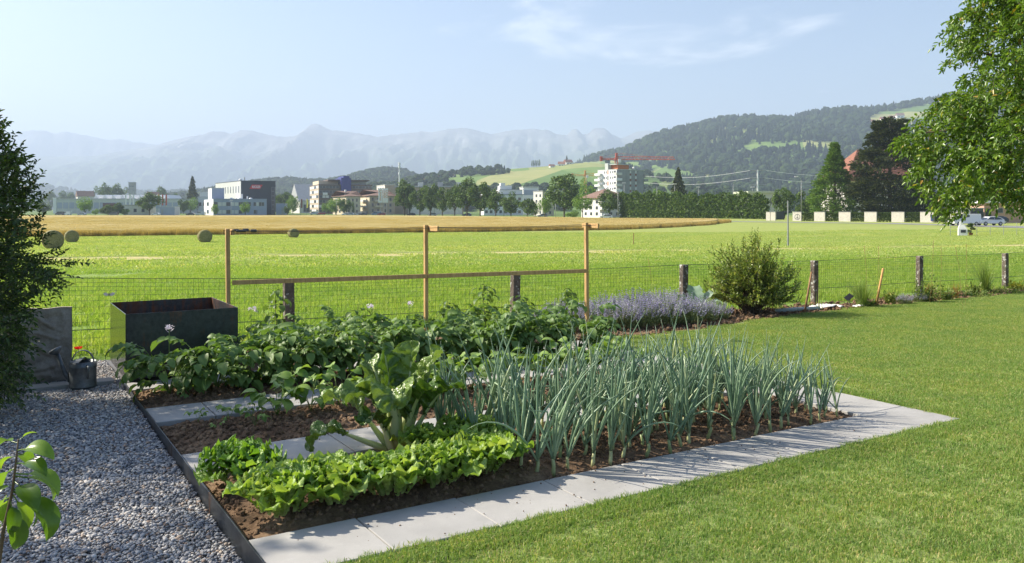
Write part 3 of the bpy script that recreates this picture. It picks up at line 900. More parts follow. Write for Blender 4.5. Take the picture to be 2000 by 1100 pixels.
# ================================================================== garden: built things
def wood_mat(name, c, dark):
    m = NM(name); oc = m.coord('Object', (14, 14, 1.2))
    n1 = m.noise(1.6, 6, 0.65, oc, 1.5); n2 = m.noise(60, 3, 0.6, m.pos())
    m.color(m.ramp(m.math('ADD', m.math('MULTIPLY', n1, 0.75), m.math('MULTIPLY', n2, 0.25)), [(0.3, dark), (0.55, c), (0.75, tuple(min(1, x * 1.2) for x in c))])).rough(0.7).spec(0.25)
    m.bump(n1, 0.15, 0.004)
    return m.m
M_wood = wood_mat('larch_wood', (0.54, 0.35, 0.155), (0.32, 0.185, 0.07))
M_wire = plain('green_wire', (0.035, 0.055, 0.035), 0.5)
M_zincwire = plain('galvanised_wire', (0.10, 0.10, 0.10), 0.4, metal=0.6)
def post_mat():
    m = NM('weathered_post'); ps = m.pos()
    n1 = m.noise(9, 6, 0.7, ps); v_ = m.n('ShaderNodeTexVoronoi'); v_.inputs['Scale'].default_value = 34; m.l(ps, v_.inputs['Vector'])
    nl = m.noise(14, 5, 0.7, ps)
    c = m.ramp(n1, [(0.3, (0.07, 0.058, 0.048)), (0.55, (0.16, 0.13, 0.105)), (0.75, (0.26, 0.22, 0.18))])
    c = m.mix(m.rng(nl, 0.56, 0.62), c, (0.55, 0.55, 0.50))
    m.color(c).rough(0.9).spec(0.2); m.bump(n1, 0.5, 0.01)
    return m.m
M_post = post_mat()
# ---- wire fence: posts, mesh, tension wires
fence = thing('wire_fence', 'green wire mesh fence on old stone posts between garden and field', 'fence')
PX = [565, 1005, 1337, 1593, 1795, 1963]; PT = [544, 530, 517, 509, 500, 495]
FS = 1.18
zz = [9.09 * (1 + 0.1674 * i) * FS for i in range(-2, 8)]
fpos = []
for i in range(-2, 8):
    Y = 9.09 * (1 + 0.1674 * i) * FS
    px = (565 + 608.3 * i) / (1 + 0.1674 * i)
    X = X_at(px, Y)
    top = Z_at(PT[i], Y) if 0 <= i < 6 else zg(X, Y) + 0.95
    fpos.append((X, Y, zg(X, Y), top))
fang = math.atan2(fpos[5][1] - fpos[2][1], fpos[5][0] - fpos[2][0])
for i, (X, Y, z0, zt) in enumerate(fpos):
    b = MB(); h = zt - z0 + 0.1
    b.bbox(-0.062, 0.062, -0.055, 0.055, -0.1, h - 0.1, 0.012)
    o = b.build('post', M_post, fence)
    o.location = (X, Y, z0); o.rotation_euler = (rng.uniform(-.015, .015), rng.uniform(-.02, .02), fang + rng.uniform(-.06, .06))
    if i in (2, 3): o['label'] = 'dark stone post speckled with pale lichen'
b = MB()
def fence_pt(s, h):
    i = max(0, min(len(fpos) - 2, int(math.floor(s)))); t = s - i
    A, B = fpos[i], fpos[i + 1]
    n_ = Vector((-math.sin(fang), math.cos(fang), 0)) * 0.075
    return Vector((A[0] + (B[0] - A[0]) * t, A[1] + (B[1] - A[1]) * t, A[2] + (B[2] - A[2]) * t + h * ((A[3] - A[2]) * (1 - t) + (B[3] - B[2]) * t))) + n_
nb = len(fpos) - 1
WR = 0.0017
for bay in range(nb):
    for k in range(56):
        s = bay + k / 56
        p0, p1 = fence_pt(s, 0.02), fence_pt(s, 0.985)
        b.tube([p0, p1], WR * 0.85, 3, cap=False)
    for h in (0.03, 0.13, 0.23, 0.33, 0.43, 0.53, 0.62, 0.70, 0.77, 0.83, 0.88, 0.93, 0.985):
        b.tube([fence_pt(bay + q / 4, h) - Vector((0, 0, 0.006 * math.sin(PI * q / 4))) for q in range(5)], WR, 3, cap=False)
b.build('wire_mesh', M_wire, fence)
b = MB()
for h in (0.34, 0.99):
    for bay in range(nb): b.tube([fence_pt(bay, h), fence_pt(bay + 0.5, h) - Vector((0, 0, 0.012)), fence_pt(bay + 1, h)], 0.0035, 4, cap=False)
b.build('tension_wire', M_zincwire, fence)

# ---- wooden raspberry trellis
tr_pts = [(-3.03, 8.98), (-1.03, 10.08), (1.0, 11.18)]
tr = thing('trellis', 'wooden post and rail raspberry trellis with crossbars and wires', 'trellis', (tr_pts[1][0], tr_pts[1][1], 0))
T0 = Vector((tr_pts[1][0], tr_pts[1][1], 0))
tang = math.atan2(tr_pts[2][1] - tr_pts[0][1], tr_pts[2][0] - tr_pts[0][0])
tops = [1.435, 1.455, 1.465]
bars = [(-0.06, 0.36, 1.40), (-0.28, 0.12, 1.415), (-0.22, 0.16, 1.425)]
for i, (x, y) in enumerate(tr_pts):
    b = MB(); b.bbox(-0.021, 0.021, -0.026, 0.026, -0.15 + zg(x, y), tops[i], 0.003)
    o = b.build('post', M_wood, tr); o.location = Vector((x, y, 0)) - T0; o.rotation_euler = (rng.uniform(-.004, .004), (-0.008, -0.004, -0.012)[i], tang)
    b = MB(); b.bbox(-0.048, -0.023, -bars[i][1], -bars[i][0], -0.03, 0.03, 0.003)
    M = Matrix.Translation(Vector((x, y, bars[i][2])) - T0) @ Matrix.Rotation(tang + PI, 4, 'Z')
    o = b.build('crossbar', M_wood, tr); o.matrix_local = M
rail_z = [0.862, 0.845, 0.826]
for i in (0, 1):
    a = Vector((*tr_pts[i], rail_z[i])); c = Vector((*tr_pts[i + 1], rail_z[i + 1])); L = (c - a).length
    b = MB(); b.bbox(-L / 2 + (0.03 if i == 0 else 0.004), L / 2 - (0.004 if i == 0 else 0.03), -0.052, -0.029, -0.025, 0.025, 0.003)
    o = b.build('rail', M_wood, tr); o.location = (a + c) / 2 - T0; o.rotation_euler = (0, -math.asin((c.z - a.z) / L), tang)
tv = Vector((-math.sin(tang), math.cos(tang), 0))
ends = []
for i, (x, y) in enumerate(tr_pts):
    ends.append([Vector((x, y, bars[i][2] + 0.012)) + tv * q - T0 for q in bars[i][:2]])
for s_ in (0, 1):
    b = MB()
    for i in (0, 1):
        a, c = ends[i][s_], ends[i + 1][s_]
        b.tube([a.lerp(c, q / 8) - Vector((0, 0, 0.02 * math.sin(PI * q / 8))) for q in range(9)], 0.0028, 4)
    b.build('wire', M_zincwire, tr)
    a, c = ends[0][s_], ends[1][s_]
    d = (c - a).normalized(); b = MB()
    b.tube([a + d * 0.02, a + d * 0.06], 0.005, 6); b.tube([a + d * 0.06, a + d * 0.075, a + d * 0.16, a + d * 0.175], [0.006, 0.013, 0.013, 0.006], 8); b.tube([a + d * 0.175, a + d * 0.22], 0.005, 6)
    b.tube([a + d * 0.21, a + d * 0.215, a + d * 0.27, a + d * 0.28], [0.004, 0.016, 0.016, 0.004], 8)
    b.build('turnbuckle', M_zincwire, tr)

# ---- raw steel planter
pl_u0, pl_u1, pl_v0, pl_v1, pl_h = 0.03, 1.08, 4.54, 5.72, 0.645
pl = thing('steel_planter', 'large empty raw steel planter box beside the gravel', 'planter', UV(0.55, 5.1, 0), GANG)
wu, wv, tk = (pl_u1 - pl_u0) / 2, (pl_v1 - pl_v0) / 2, 0.006
for nm, bx_, mt in (('front_panel', (-wu, wu, -wv, -wv + tk), M_steel), ('back_panel', (-wu, wu, wv - tk, wv), M_steel_in), ('side_panel', (-wu, -wu + tk, -wv + tk + .0005, wv - tk - .0005), None), ('side_panel', (wu - tk, wu, -wv + tk + .0005, wv - tk - .0005), M_steel_in)):
    b = MB(); b.bbox(*bx_, 0.02, pl_h, 0.0015)
    if mt is None:
        m_ = NM('polished_steel'); m_.color(m_.ramp(m_.noise(4, 5, 0.6, m_.pos()), [(0.3, (0.15, 0.15, 0.145)), (0.7, (0.24, 0.235, 0.22))])).metal(1.0).rough(0.2); mt = m_.m
    b.build(nm, mt, pl)
b = MB(); b.box(-wu + tk * 1.2, wu - tk * 1.2, -wv + tk * 1.2, wv - tk * 1.2, 0.03, 0.09)
b.build('base', M_steel_in, pl)

# ---- carved stone slab
def stone_mat():
    m = NM('sandstone'); ps = m.pos(); n1 = m.noise(7, 6, 0.7, ps); n2 = m.noise(70, 4, 0.7, ps)
    m.color(m.ramp(m.math('ADD', m.math('MULTIPLY', n1, 0.6), m.math('MULTIPLY', n2, 0.4)), [(0.35, (0.27, 0.235, 0.19)), (0.65, (0.45, 0.40, 0.34))])).rough(0.95).spec(0.1)
    m.bump(n2, 0.4, 0.008); return m.m
M_stone = stone_mat()
strokes = [  # soft raised folds: generic carved drapery and branches
    ([(-0.32, 0.60), (-0.20, 0.53), (-0.05, 0.52), (0.06, 0.55)], 0.038, 0.05), ([(-0.22, 0.52), (-0.12, 0.40), (-0.02, 0.30), (0.10, 0.22)], 0.075, 0.05),
    ([(-0.26, 0.50), (-0.24, 0.34), (-0.22, 0.18), (-0.24, 0.06)], 0.06, 0.045), ([(0.00, 0.66), (0.16, 0.62), (0.30, 0.52)], 0.022, 0.03), ([(0.02, 0.50), (0.18, 0.47), (0.34, 0.40)], 0.018, 0.025),
    ([(-0.12, 0.28), (0.0, 0.17), (0.14, 0.13), (0.28, 0.16)], 0.05, 0.045), ([(-0.06, 0.12), (0.10, 0.06), (0.26, 0.07)], 0.04, 0.04), ([(-0.36, 0.10), (-0.2, 0.04), (0.1, 0.03), (0.3, 0.03)], 0.025, 0.03), ([(0.16, 0.36), (0.24, 0.28), (0.34, 0.26)], 0.03, 0.03), ([(-0.40, 0.40), (-0.33, 0.30), (-0.36, 0.2)], 0.05, 0.04)]
def relief(x, z):
    h = 0.0
    for pts_, r_, a_ in strokes:
        for (x0, z0), (x1, z1) in zip(pts_, pts_[1:]):
            dx, dz = x1 - x0, z1 - z0; t = max(0, min(1, ((x - x0) * dx + (z - z0) * dz) / (dx * dx + dz * dz)))
            d = math.hypot(x - x0 - dx * t, z - z0 - dz * t) / r_
            if d < 1: h = max(h, a_ * math.sqrt(1 - d * d))
    return h * 0.9 + 0.016 * mn.fractal(Vector((x * 14, z * 14, 1)), 0.6, 2.1, 5)
sw, sh = 0.46, 0.71
sfn = lambda s, t: (-sw + 2 * sw * s + 0.008 * mn.noise(Vector((t * 5, s * 2, 3))), -0.06 - relief(-sw + 2 * sw * s, sh * t) * (min(1, 12 * s, 12 * (1 - s), 12 * t, 12 * (1 - t)) ** .5), sh * t + 0.010 * mn.noise(Vector((s * 6, t, 9))) * t)
b = MB()
nx, nz_ = 80, 64
vv = [sfn(i / nx, j / nz_) for j in range(nz_ + 1) for i in range(nx + 1)]
b.add(vv, [(j * (nx + 1) + i, j * (nx + 1) + i + 1, (j + 1) * (nx + 1) + i + 1, (j + 1) * (nx + 1) + i) for j in range(nz_) for i in range(nx)])
rim = [i for i in range(nx + 1)] + [j * (nx + 1) + nx for j in range(1, nz_ + 1)] + [nz_ * (nx + 1) + i for i in range(nx - 1, -1, -1)] + [j * (nx + 1) for j in range(nz_ - 1, 0, -1)]
o_ = len(b.v)
b.v.extend([(b.v[i][0], 0.06, b.v[i][2]) for i in rim])
for k in range(len(rim)): b.f.append((rim[k], rim[(k + 1) % len(rim)], o_ + (k + 1) % len(rim), o_ + k)); b.m.append(0)
b.f.append(tuple(o_ + k for k in range(len(rim)))); b.m.append(0)
o = b.build('carved_stone_slab', M_stone, None, True)
sp = UV(-0.84, 5.15); o.location = (sp.x, sp.y, gravel_z(-.8, 5.1)); o.rotation_euler = (R(-4), 0, GANG - 0.08)
tag(o, 'weathered grey stone slab with carved relief behind the watering can', 'stone slab')

# ---- watering can
M_zinc = NM('dark_zinc'); _n = M_zinc.noise(14, 5, 0.7, M_zinc.pos())
M_zinc.color(M_zinc.ramp(_n, [(0.3, (0.085, 0.10, 0.11)), (0.7, (0.20, 0.22, 0.235))])).metal(0.6).rough(0.5); M_zinc = M_zinc.m
wc = thing('watering_can', 'dark zinc watering can with round rose standing on the gravel', 'watering can', UV(-0.33, 4.60, gravel_z(-.3, 4.6) + 0.004), GANG + R(-25))
b = MB(); r0 = 0.118
b.lathe([(0.0, 0.004), (r0, 0.004), (r0, 0.02), (r0 * 0.985, 0.024), (r0 * 0.985, 0.19), (r0 * 1.01, 0.195), (r0 * 1.01, 0.205), (r0 * 0.985, 0.21), (r0 * 0.985, 0.245), (r0 * 0.955, 0.245), (r0 * 0.955, 0.02), (0, 0.02)], 28)
body = b.build('body', M_zinc, wc, True)
b = MB()  # half lid over the spout side
seg = 14
vs_ = []
for i in range(seg + 1):
    a_ = PI / 2 + PI * i / seg
    vs_.append((r0 * 0.96 * math.cos(a_), r0 * 0.96 * math.sin(a_), 0.247))
vs_.append((0.02, 0, 0.285))
b.add(vs_, [(i, i + 1, seg + 1) for i in range(seg)])
b.build('half_lid', M_zinc, wc, True)
b = MB(); b.tube([(-0.11, 0, 0.06), (-0.155, 0, 0.13), (-0.19, 0, 0.22), (-0.225, 0, 0.315)], [0.026, 0.022, 0.019, 0.017], 10)
sp_ = b.build('spout', M_zinc, wc, True)
b = MB(); d_ = Vector((-0.5, 0, 0.86)).normalized(); c_ = Vector((-0.225, 0, 0.315)); b.tube([c_, c_ + d_ * 0.03, c_ + d_ * 0.05, c_ + d_ * 0.057], [0.018, 0.056, 0.058, 0.05], 16)
b.build('rose', M_zinc, sp_, True)
b = MB(); pts = [(-0.10 + 0.20 * (0.5 - 0.5 * math.cos(PI * q / 12)), 0, 0.235 + 0.115 * math.sin(PI * q / 12)) for q in range(13)]
vs_ = []
for p in pts: vs_ += [(p[0], -0.014, p[2]), (p[0], 0.014, p[2]), (p[0] * 0.96, 0.014, p[2] - 0.006), (p[0] * 0.96, -0.014, p[2] - 0.006)]
fs_ = []
for i in range(len(pts) - 1):
    for k in range(4): fs_.append((i * 4 + k, i * 4 + (k + 1) % 4, i * 4 + 4 + (k + 1) % 4, i * 4 + 4 + k))
b.add(vs_, fs_); b.build('handle', M_zinc, wc, True)
b = MB(); b.tube([(0.07, -0.09, 0.215), (0.095, -0.128, 0.21), (0.10, -0.135, 0.17), (0.09, -0.125, 0.12), (0.075, -0.085, 0.10)], 0.009, 8)
b.build('back_handle', M_zinc, wc, True)

# ---- stakes, pipe, wrappings along the border
def border_pt(px, py): return G(px, py)
M_bamboo = wood_mat('stake_wood', (0.62, 0.36, 0.14), (0.38, 0.2, 0.07))
M_oldwood = wood_mat('old_wood', (0.30, 0.17, 0.085), (0.16, 0.09, 0.05))
p = G(1710, 598); q = P(1725, 524, p.y + 0.05)
b = MB(); b.tube([p - Vector((0, 0, .05)), q], [0.022, 0.02], 10)
tag(b.build('wooden_stake', M_bamboo, None, True), 'light round wooden stake leaning in the flower border', 'stake')
p = G(1571, 610); q = P(1585, 532, p.y + 0.35)
b = MB(); b.tube([p - Vector((0, 0, .03)), q], [0.02, 0.018], 8)
tag(b.build('wooden_stake', M_oldwood, None, True), 'brown wooden stake leaning against a fence post', 'stake')
M_pipe = plain('pale_pipe', (0.42, 0.47, 0.47), 0.4, 0.1)
a = G(1516, 611); c = G(1600, 606)
b = MB(); b.tube([a + Vector((0, 0, .035)), a.lerp(c, .5) + Vector((0, 0, .04)), c + Vector((0, 0, .035))], 0.034, 10)
tag(b.build('drain_pipe', M_pipe, None, True), 'pale grey plastic pipe lying at the lawn edge', 'pipe')
M_sheet = plain('white_sheet', (0.75, 0.74, 0.70), 0.7, 0.1)
def sheet(px0, px1, py, w_, label, h):
    a = G(px0, py + 1); c = G(px1, py - 1)
    d = (c - a); n_ = Vector((-d.y, d.x, 0)).normalized()
    def fn(s, t):
        p_ = a + d * s + n_ * (w_ * t)
        return (p_.x, p_.y, p_.z + 0.015 + h * (0.5 + mn.noise(Vector((s * 6, t * 3, px0)))) * math.sin(PI * min(1, max(0, s))) ** .5)
    me = grid_mesh('sheet', 24, 8, fn, M_sheet)
    o = put('garden_fleece', me); md = o.modifiers.new('thick', 'SOLIDIFY'); md.thickness = 0.006
    tag(o, label, 'fleece')
sheet(1606, 1652, 603, 0.35, 'crumpled white garden fleece beside the pipe at the lawn edge', 0.06)
sheet(1674, 1694, 600, 0.12, 'small white plastic piece below the tall border grass', 0.03)
# small dark garden lamp leaning beside the border grass
M_black = plain('black_plastic', (0.02, 0.02, 0.022), 0.45)
lp = G(1660, 602)
sl = thing('solar_lamp', 'small black garden lamp panel tilted beside the border grass', 'lamp', lp)
b = MB(); b.tube([(0, 0, -0.03), (0, 0, 0.2)], 0.008, 8); b.build('stake', M_black, sl)
b = MB(); b.bbox(-0.075, 0.075, -0.05, 0.05, -0.008, 0.008, 0.003, 0, Matrix.Translation((-0.02, 0, 0.2)) @ Euler((R(35), R(-32), R(20))).to_matrix().to_4x4()); b.build('panel', M_black, sl)
# little white butterfly ornament on the fence wire
fo = P(213, 575, 9.6)
bf = thing('butterfly_ornament', 'small white butterfly ornament on the fence above the planter', 'ornament', fo, 0.3)
for s_ in (-1, 1):
    b = MB(); b.add([(0, 0, 0), (s_ * 0.035, 0.006, 0.022), (s_ * 0.062, 0.008, 0.012), (s_ * 0.055, 0.006, -0.006), (s_ * 0.03, 0.003, -0.02), (0, 0.004, -0.008)], [(0, 1, 2, 3, 4, 5)])
    o = b.build('wing', M_sheet, bf); md = o.modifiers.new('thick', 'SOLIDIFY'); md.thickness = 0.003
b = MB(); b.tube([(0, 0, -0.025), (0, -0.002, 0.02)], [0.004, 0.006], 6); b.build('body', M_black, bf)
b = MB(); b.tube([(0, 0.01, -0.02), (0.0, 0.35, -0.04), (0, 0.55, 0.0)], 0.0025, 4); b.build('wire_stem', M_zincwire, bf)
# ================================================================== plants: leaf library
def leaf_mesh(name, mat, L, W, rows=6, prof=None, fold=0.25, arch=0.4, tipdrop=0.0, ruffle=0.0, rfreq=3.0, seed=0, cols=2, serr=0.0, pucker=0.0, thick=0.0, smooth=True, stalk=0.0):
    """one leaf blade: base at the origin, growing along +Y, face up (+Z)"""
    r_ = random.Random(seed); b = MB()
    prof = prof or (lambda t: math.sin(PI * min(1, t ** 0.75)) ** 0.8)
    vs_ = []
    ph = r_.random() * 6
    nc = cols * 2 + 1
    for i in range(rows + 1):
        t = i / rows
        w_ = max(0.002, prof(t)) * W / 2
        if serr: w_ *= 1 + serr * (1 if i % 2 else -1)
        ang = arch * t + tipdrop * t * t
        cy, cz = 0.0, 0.0
        # integrate the arch
        n_ = 10; yy = zz_ = 0.0
        for k in range(n_):
            tt = t * (k + 0.5) / n_; a_ = -(arch * tt + tipdrop * tt * tt); yy += math.cos(a_) * L * t / n_; zz_ += math.sin(a_) * L * t / n_
        a_ = -ang
        ny, nz__ = -math.sin(a_), math.cos(a_)
        for c in range(nc):
            s_ = (c - cols) / cols
            lift = fold * abs(s_) * w_ + ruffle * W * abs(s_) ** 2 * math.sin(t * rfreq * 2 * PI + ph + (1.6 if s_ > 0 else 0)) * (0.4 + 0.6 * t)
            if pucker: lift += pucker * W * (0.5 * math.sin(t * 34 - abs(s_) * 5.0 + (0.8 if s_ > 0 else 0)) * (1 - abs(abs(s_) - 0.5)) * min(1, abs(s_) * 4) + 0.6 * mn.noise(Vector((s_ * 4, t * 12, seed))))
            vs_.append((s_ * w_ * (1 - 0.15 * fold), yy + ny * lift + stalk, zz_ + nz__ * lift))
    fs_ = [(i * nc + c, i * nc + c + 1, (i + 1) * nc + c + 1, (i + 1) * nc + c) for i in range(rows) for c in range(nc - 1)]
    b.add(vs_, fs_)
    if stalk: b.tube([(0, 0, 0), (0, stalk * 1.02, 0)], W * 0.018 + 0.001, 4, cap=False)
    return b.mesh(name, mat, smooth) if name else b
def rot_to(d, roll=0.0):
    """rotation that turns +Y to direction d, keeping the face up"""
    d = Vector(d).normalized(); yaw = math.atan2(-d.x, d.y); pit = math.asin(max(-1, min(1, d.z)))
    return (Matrix.Rotation(yaw, 3, 'Z') @ Matrix.Rotation(pit, 3, 'X') @ Matrix.Rotation(roll, 3, 'Y')).to_euler()
def add_xf(b, vs_, fs_, M): b.add([M @ Vector(v) for v in vs_], fs_)

def crinkle(mat, scale, strength, dist, rib=(.06, .005, (.5, .58, .22, 1)), src_dark=(.10, .20, .03)):
    t = mat.node_tree; b_ = t.nodes['Principled BSDF']
    co = t.nodes.new('ShaderNodeTexCoord'); n_ = t.nodes.new('ShaderNodeTexNoise'); n_.inputs['Scale'].default_value = scale; n_.inputs['Detail'].default_value = 3
    t.links.new(co.outputs['Object'], n_.inputs['Vector'])
    bp = t.nodes.new('ShaderNodeBump'); bp.inputs['Strength'].default_value = strength; bp.inputs['Distance'].default_value = dist
    t.links.new(n_.outputs['Fac'], bp.inputs['Height']); t.links.new(bp.outputs[0], b_.inputs['Normal'])
    # pale rib and base, darker patches towards the rim
    src = b_.inputs['Base Color'].links[0].from_socket
    sx = t.nodes.new('ShaderNodeSeparateXYZ'); t.links.new(co.outputs['Object'], sx.inputs[0])
    ab = t.nodes.new('ShaderNodeMath'); ab.operation = 'ABSOLUTE'; t.links.new(sx.outputs[0], ab.inputs[0])
    def mr(sock, a, b, c, d):
        q = t.nodes.new('ShaderNodeMapRange'); t.links.new(sock, q.inputs['Value'])
        for k, x in (('From Min', a), ('From Max', b), ('To Min', c), ('To Max', d)): q.inputs[k].default_value = x
        return q.outputs[0]
    def mx(fac, c1, c2, mode='MIX'):
        q = t.nodes.new('ShaderNodeMixRGB'); q.blend_type = mode; t.links.new(fac, q.inputs['Fac']) if not isinstance(fac, float) else setattr(q.inputs['Fac'], 'default_value', fac)
        t.links.new(c1, q.inputs['Color1']); q.inputs['Color2'].default_value = c2; return q.outputs[0]
    c = mx(mr(sx.outputs[1], rib[0], 0.0, 0.0, 0.8), src, rib[2])
    c = mx(mr(ab.outputs[0], rib[1], 0.0, 0.0, 0.75), c, rib[2])
    n2 = t.nodes.new('ShaderNodeTexNoise'); n2.inputs['Scale'].default_value = scale * 0.8; n2.inputs['Detail'].default_value = 4; t.links.new(co.outputs['Object'], n2.inputs['Vector'])
    c = mx(mr(n2.outputs['Fac'], 0.42, 0.68, 0.0, 0.6), c, (src_dark[0], src_dark[1], src_dark[2], 1))
    t.links.new(c, b_.inputs['Base Color'])
    return mat
# ---- lettuces
M_endive = leafmat('endive_leaf', [(0.0, (0.15, 0.27, 0.035)), (0.5, (0.28, 0.43, 0.07)), (1.0, (0.46, 0.58, 0.16))], 0.35, 0.38, 0.45, False, (1.2, 1.2, 0.5))
M_curly = leafmat('lettuce_leaf', [(0.0, (0.11, 0.25, 0.025)), (0.6, (0.20, 0.38, 0.04)), (1.0, (0.30, 0.48, 0.07))], 0.35, 0.35, 0.45, False, (1.2, 1.2, 0.5))
end_prof = lambda t: 0.30 + 0.75 * sstep(0.1, 0.75, t) if t < 0.86 else (1.05 * math.sqrt(max(0.0, 1 - ((t - 0.86) / 0.145) ** 2)))
crinkle(M_endive, 45, 0.8, 0.02); crinkle(M_curly, 60, 0.9, 0.02)
end_leaves = [leaf_mesh('leaf', M_endive, 0.175 + 0.02 * (k % 3), 0.088 + 0.010 * (k % 4), 26, end_prof, 0.55, 0.0, 0.75 + 0.3 * (k % 3), 0.20, 3.2 + 0.4 * k, 100 + k, 4, 0.06, 0.06) for k in range(8)]
cur_leaves = [leaf_mesh('leaf', M_curly, 0.16 + 0.012 * (k % 3), 0.135, 30, end_prof, 0.4, 0.3, 0.7, 0.22, 5.0 + 0.5 * k, 140 + k, 5, 0.04, 0.06) for k in range(6)]
def lettuce(name, label, u, v, leaves, n, rad, scale, group, spread=1.0, tall=1.0, r0=0.02):
    p = UV(u, v); p.z += 0.012
    t = thing(name, label, 'lettuce', p, rng.random() * 6.28, group)
    for k in range(n):
        q = (k + 0.5) / n                       # 0 heart .. 1 outer
        a = k * 2.39996 + rng.uniform(-.25, .25)
        el = R(88) - q ** 1.7 * R(42) * spread + rng.uniform(-.12, .12)
        d = Vector((math.cos(a) * math.cos(el), math.sin(a) * math.cos(el), math.sin(el)))
        s = scale * (0.62 + 0.42 * q) * rng.uniform(0.9, 1.1)
        o = put('leaf', rng.choice(leaves), t, (math.cos(a) * (r0 + rad * q), math.sin(a) * (r0 + rad * q), 0.01 + 0.06 * tall * (1 - q)), rot_to(d, rng.uniform(-.35, .35)), (s, s, s))
    return t
for i, u in enumerate((0.26, 0.57, 0.88, 1.19, 1.50)):
    lettuce('endive', ['pale green frilly endive lettuce nearest the steel edging, front row', 'second endive lettuce from the steel edging in the front row', 'middle endive lettuce of the front row beside the paving', 'fourth endive lettuce from the steel edging in the front row', 'endive lettuce at the onion end of the front row'][i], u, 0.26 + rng.uniform(-.03, .03), end_leaves, 62, 0.09, 1.2 + rng.uniform(-.08, .1), 'endive lettuces in the front bed')
for i, (u, v, s) in enumerate(((1.38, 0.68, 1.0), (1.66, 0.72, 1.08))):
    lettuce('endive', ['endive lettuce in front of the chard, back row', 'endive lettuce of the back row touching the onions'][i], u, v, end_leaves, 54, 0.085, s * 1.12, 'endive lettuces in the front bed')
lettuce('curly_lettuce', 'round bright green curly lettuce standing alone near the steel edging', 0.21, 0.93, cur_leaves, 60, 0.085, 1.15, None, 1.12, 1.6)

# ---- chard
M_chard = leafmat('chard_leaf', [(0.0, (0.07, 0.14, 0.024)), (0.5, (0.12, 0.205, 0.038)), (1.0, (0.21, 0.31, 0.075))], 0.25, 0.28, 0.5, False, (1.2, 1.2, 0.5))
M_stalk = leafmat('chard_stalk', [(0.0, (0.50, 0.58, 0.24)), (1.0, (0.66, 0.70, 0.40))], 0.25, 0.4, 0.5, False, (1.1, 1.1, 0.6))
ch_prof = lambda t: (0.22 + 0.85 * sstep(0.0, 0.42, t)) if t < 0.6 else 1.07 * math.sqrt(max(0.0, 1 - ((t - 0.6) / 0.41) ** 2.2))
crinkle(M_chard, 22, 1.0, 0.03, (.02, .005, (.42, .50, .20, 1)), (.06, .12, .02))
CH = UV(1.27, 1.02); CH.z += 0.01
ch = thing('chard', 'tall swiss chard plant with broad crinkled leaves and pale stalks', 'chard', CH)
# azimuth (camera right = 0, away = 90), elevation of stalk, stalk length, blade length, width, droop
for k, (az, el, sl_, bl, wd, arch, drop) in enumerate(((150, 86, 0.27, 0.36, 0.21, 0.05, 0.3), (40, 82, 0.27, 0.38, 0.23, -0.2, 0.25), (15, 70, 0.28, 0.36, 0.20, -0.3, 0.7), (170, 50, 0.24, 0.30, 0.20, 0.5, 0.9), (195, 24, 0.28, 0.26, 0.20, 0.8, 1.3), (266, 80, 0.30, 0.27, 0.28, 1.7, 1.6), (225, 70, 0.25, 0.30, 0.22, 0.9, 1.3), (315, 66, 0.24, 0.32, 0.23, 0.3, 0.9), (345, 58, 0.26, 0.34, 0.22, 0.2, 1.0), (130, 66, 0.28, 0.32, 0.22, 0.3, 0.8), (290, 82, 0.22, 0.26, 0.19, 0.6, 1.0), (5, 70, 0.2, 0.26, 0.18, 0.2, 0.6), (240, 60, 0.16, 0.24, 0.18, 0.7, 1.0), (210, 76, 0.20, 0.30, 0.20, 0.3, 0.9), (330, 76, 0.18, 0.28, 0.20, 0.3, 0.9), (100, 70, 0.24, 0.32, 0.22, 0.1, 0.6))):
    a, e = R(az), R(el)
    d = Vector((math.cos(a) * math.cos(e), math.sin(a) * math.cos(e), math.sin(e)))
    base = Vector((math.cos(a) * 0.035, math.sin(a) * 0.035, 0))
    tip = base + d * sl_
    roll = rng.uniform(-.3, .3)
    me = leaf_mesh('leaf', M_chard, bl, wd * .88, 34, ch_prof, 0.55, arch, drop, 0.16, 2.6, 200 + k, 8, 0.02, 0.17)
    lf = put('leaf', me, ch, tip, rot_to(d, roll))
    # stalk and midrib, a wide flat rib that thins into the blade
    b = MB(); pts_ = []; rr = []
    for i in range(12):
        t = i / 11 * 0.8
        yy = zz_ = 0
        for q in range(8):
            tt = t * (q + .5) / 8; a2 = -(arch * tt + drop * tt * tt); yy += math.cos(a2) * bl * t / 8; zz_ += math.sin(a2) * bl * t / 8
        pts_.append((0, yy, zz_ + 0.001)); rr.append(0.010 * (1 - t) + 0.0025)
    pts_ = [(0, -sl_, 0), (0, -sl_ * 0.6, 0.0), (0, -sl_ * 0.2, 0)] + pts_; rr = [0.030, 0.026, 0.018] + rr
    b.tube(pts_, rr, 8)
    st = b.build('stalk', M_stalk, lf, True); st.scale = (1.25, 1, 0.7)
ch.scale = (1.14, 1.14, 1.14)

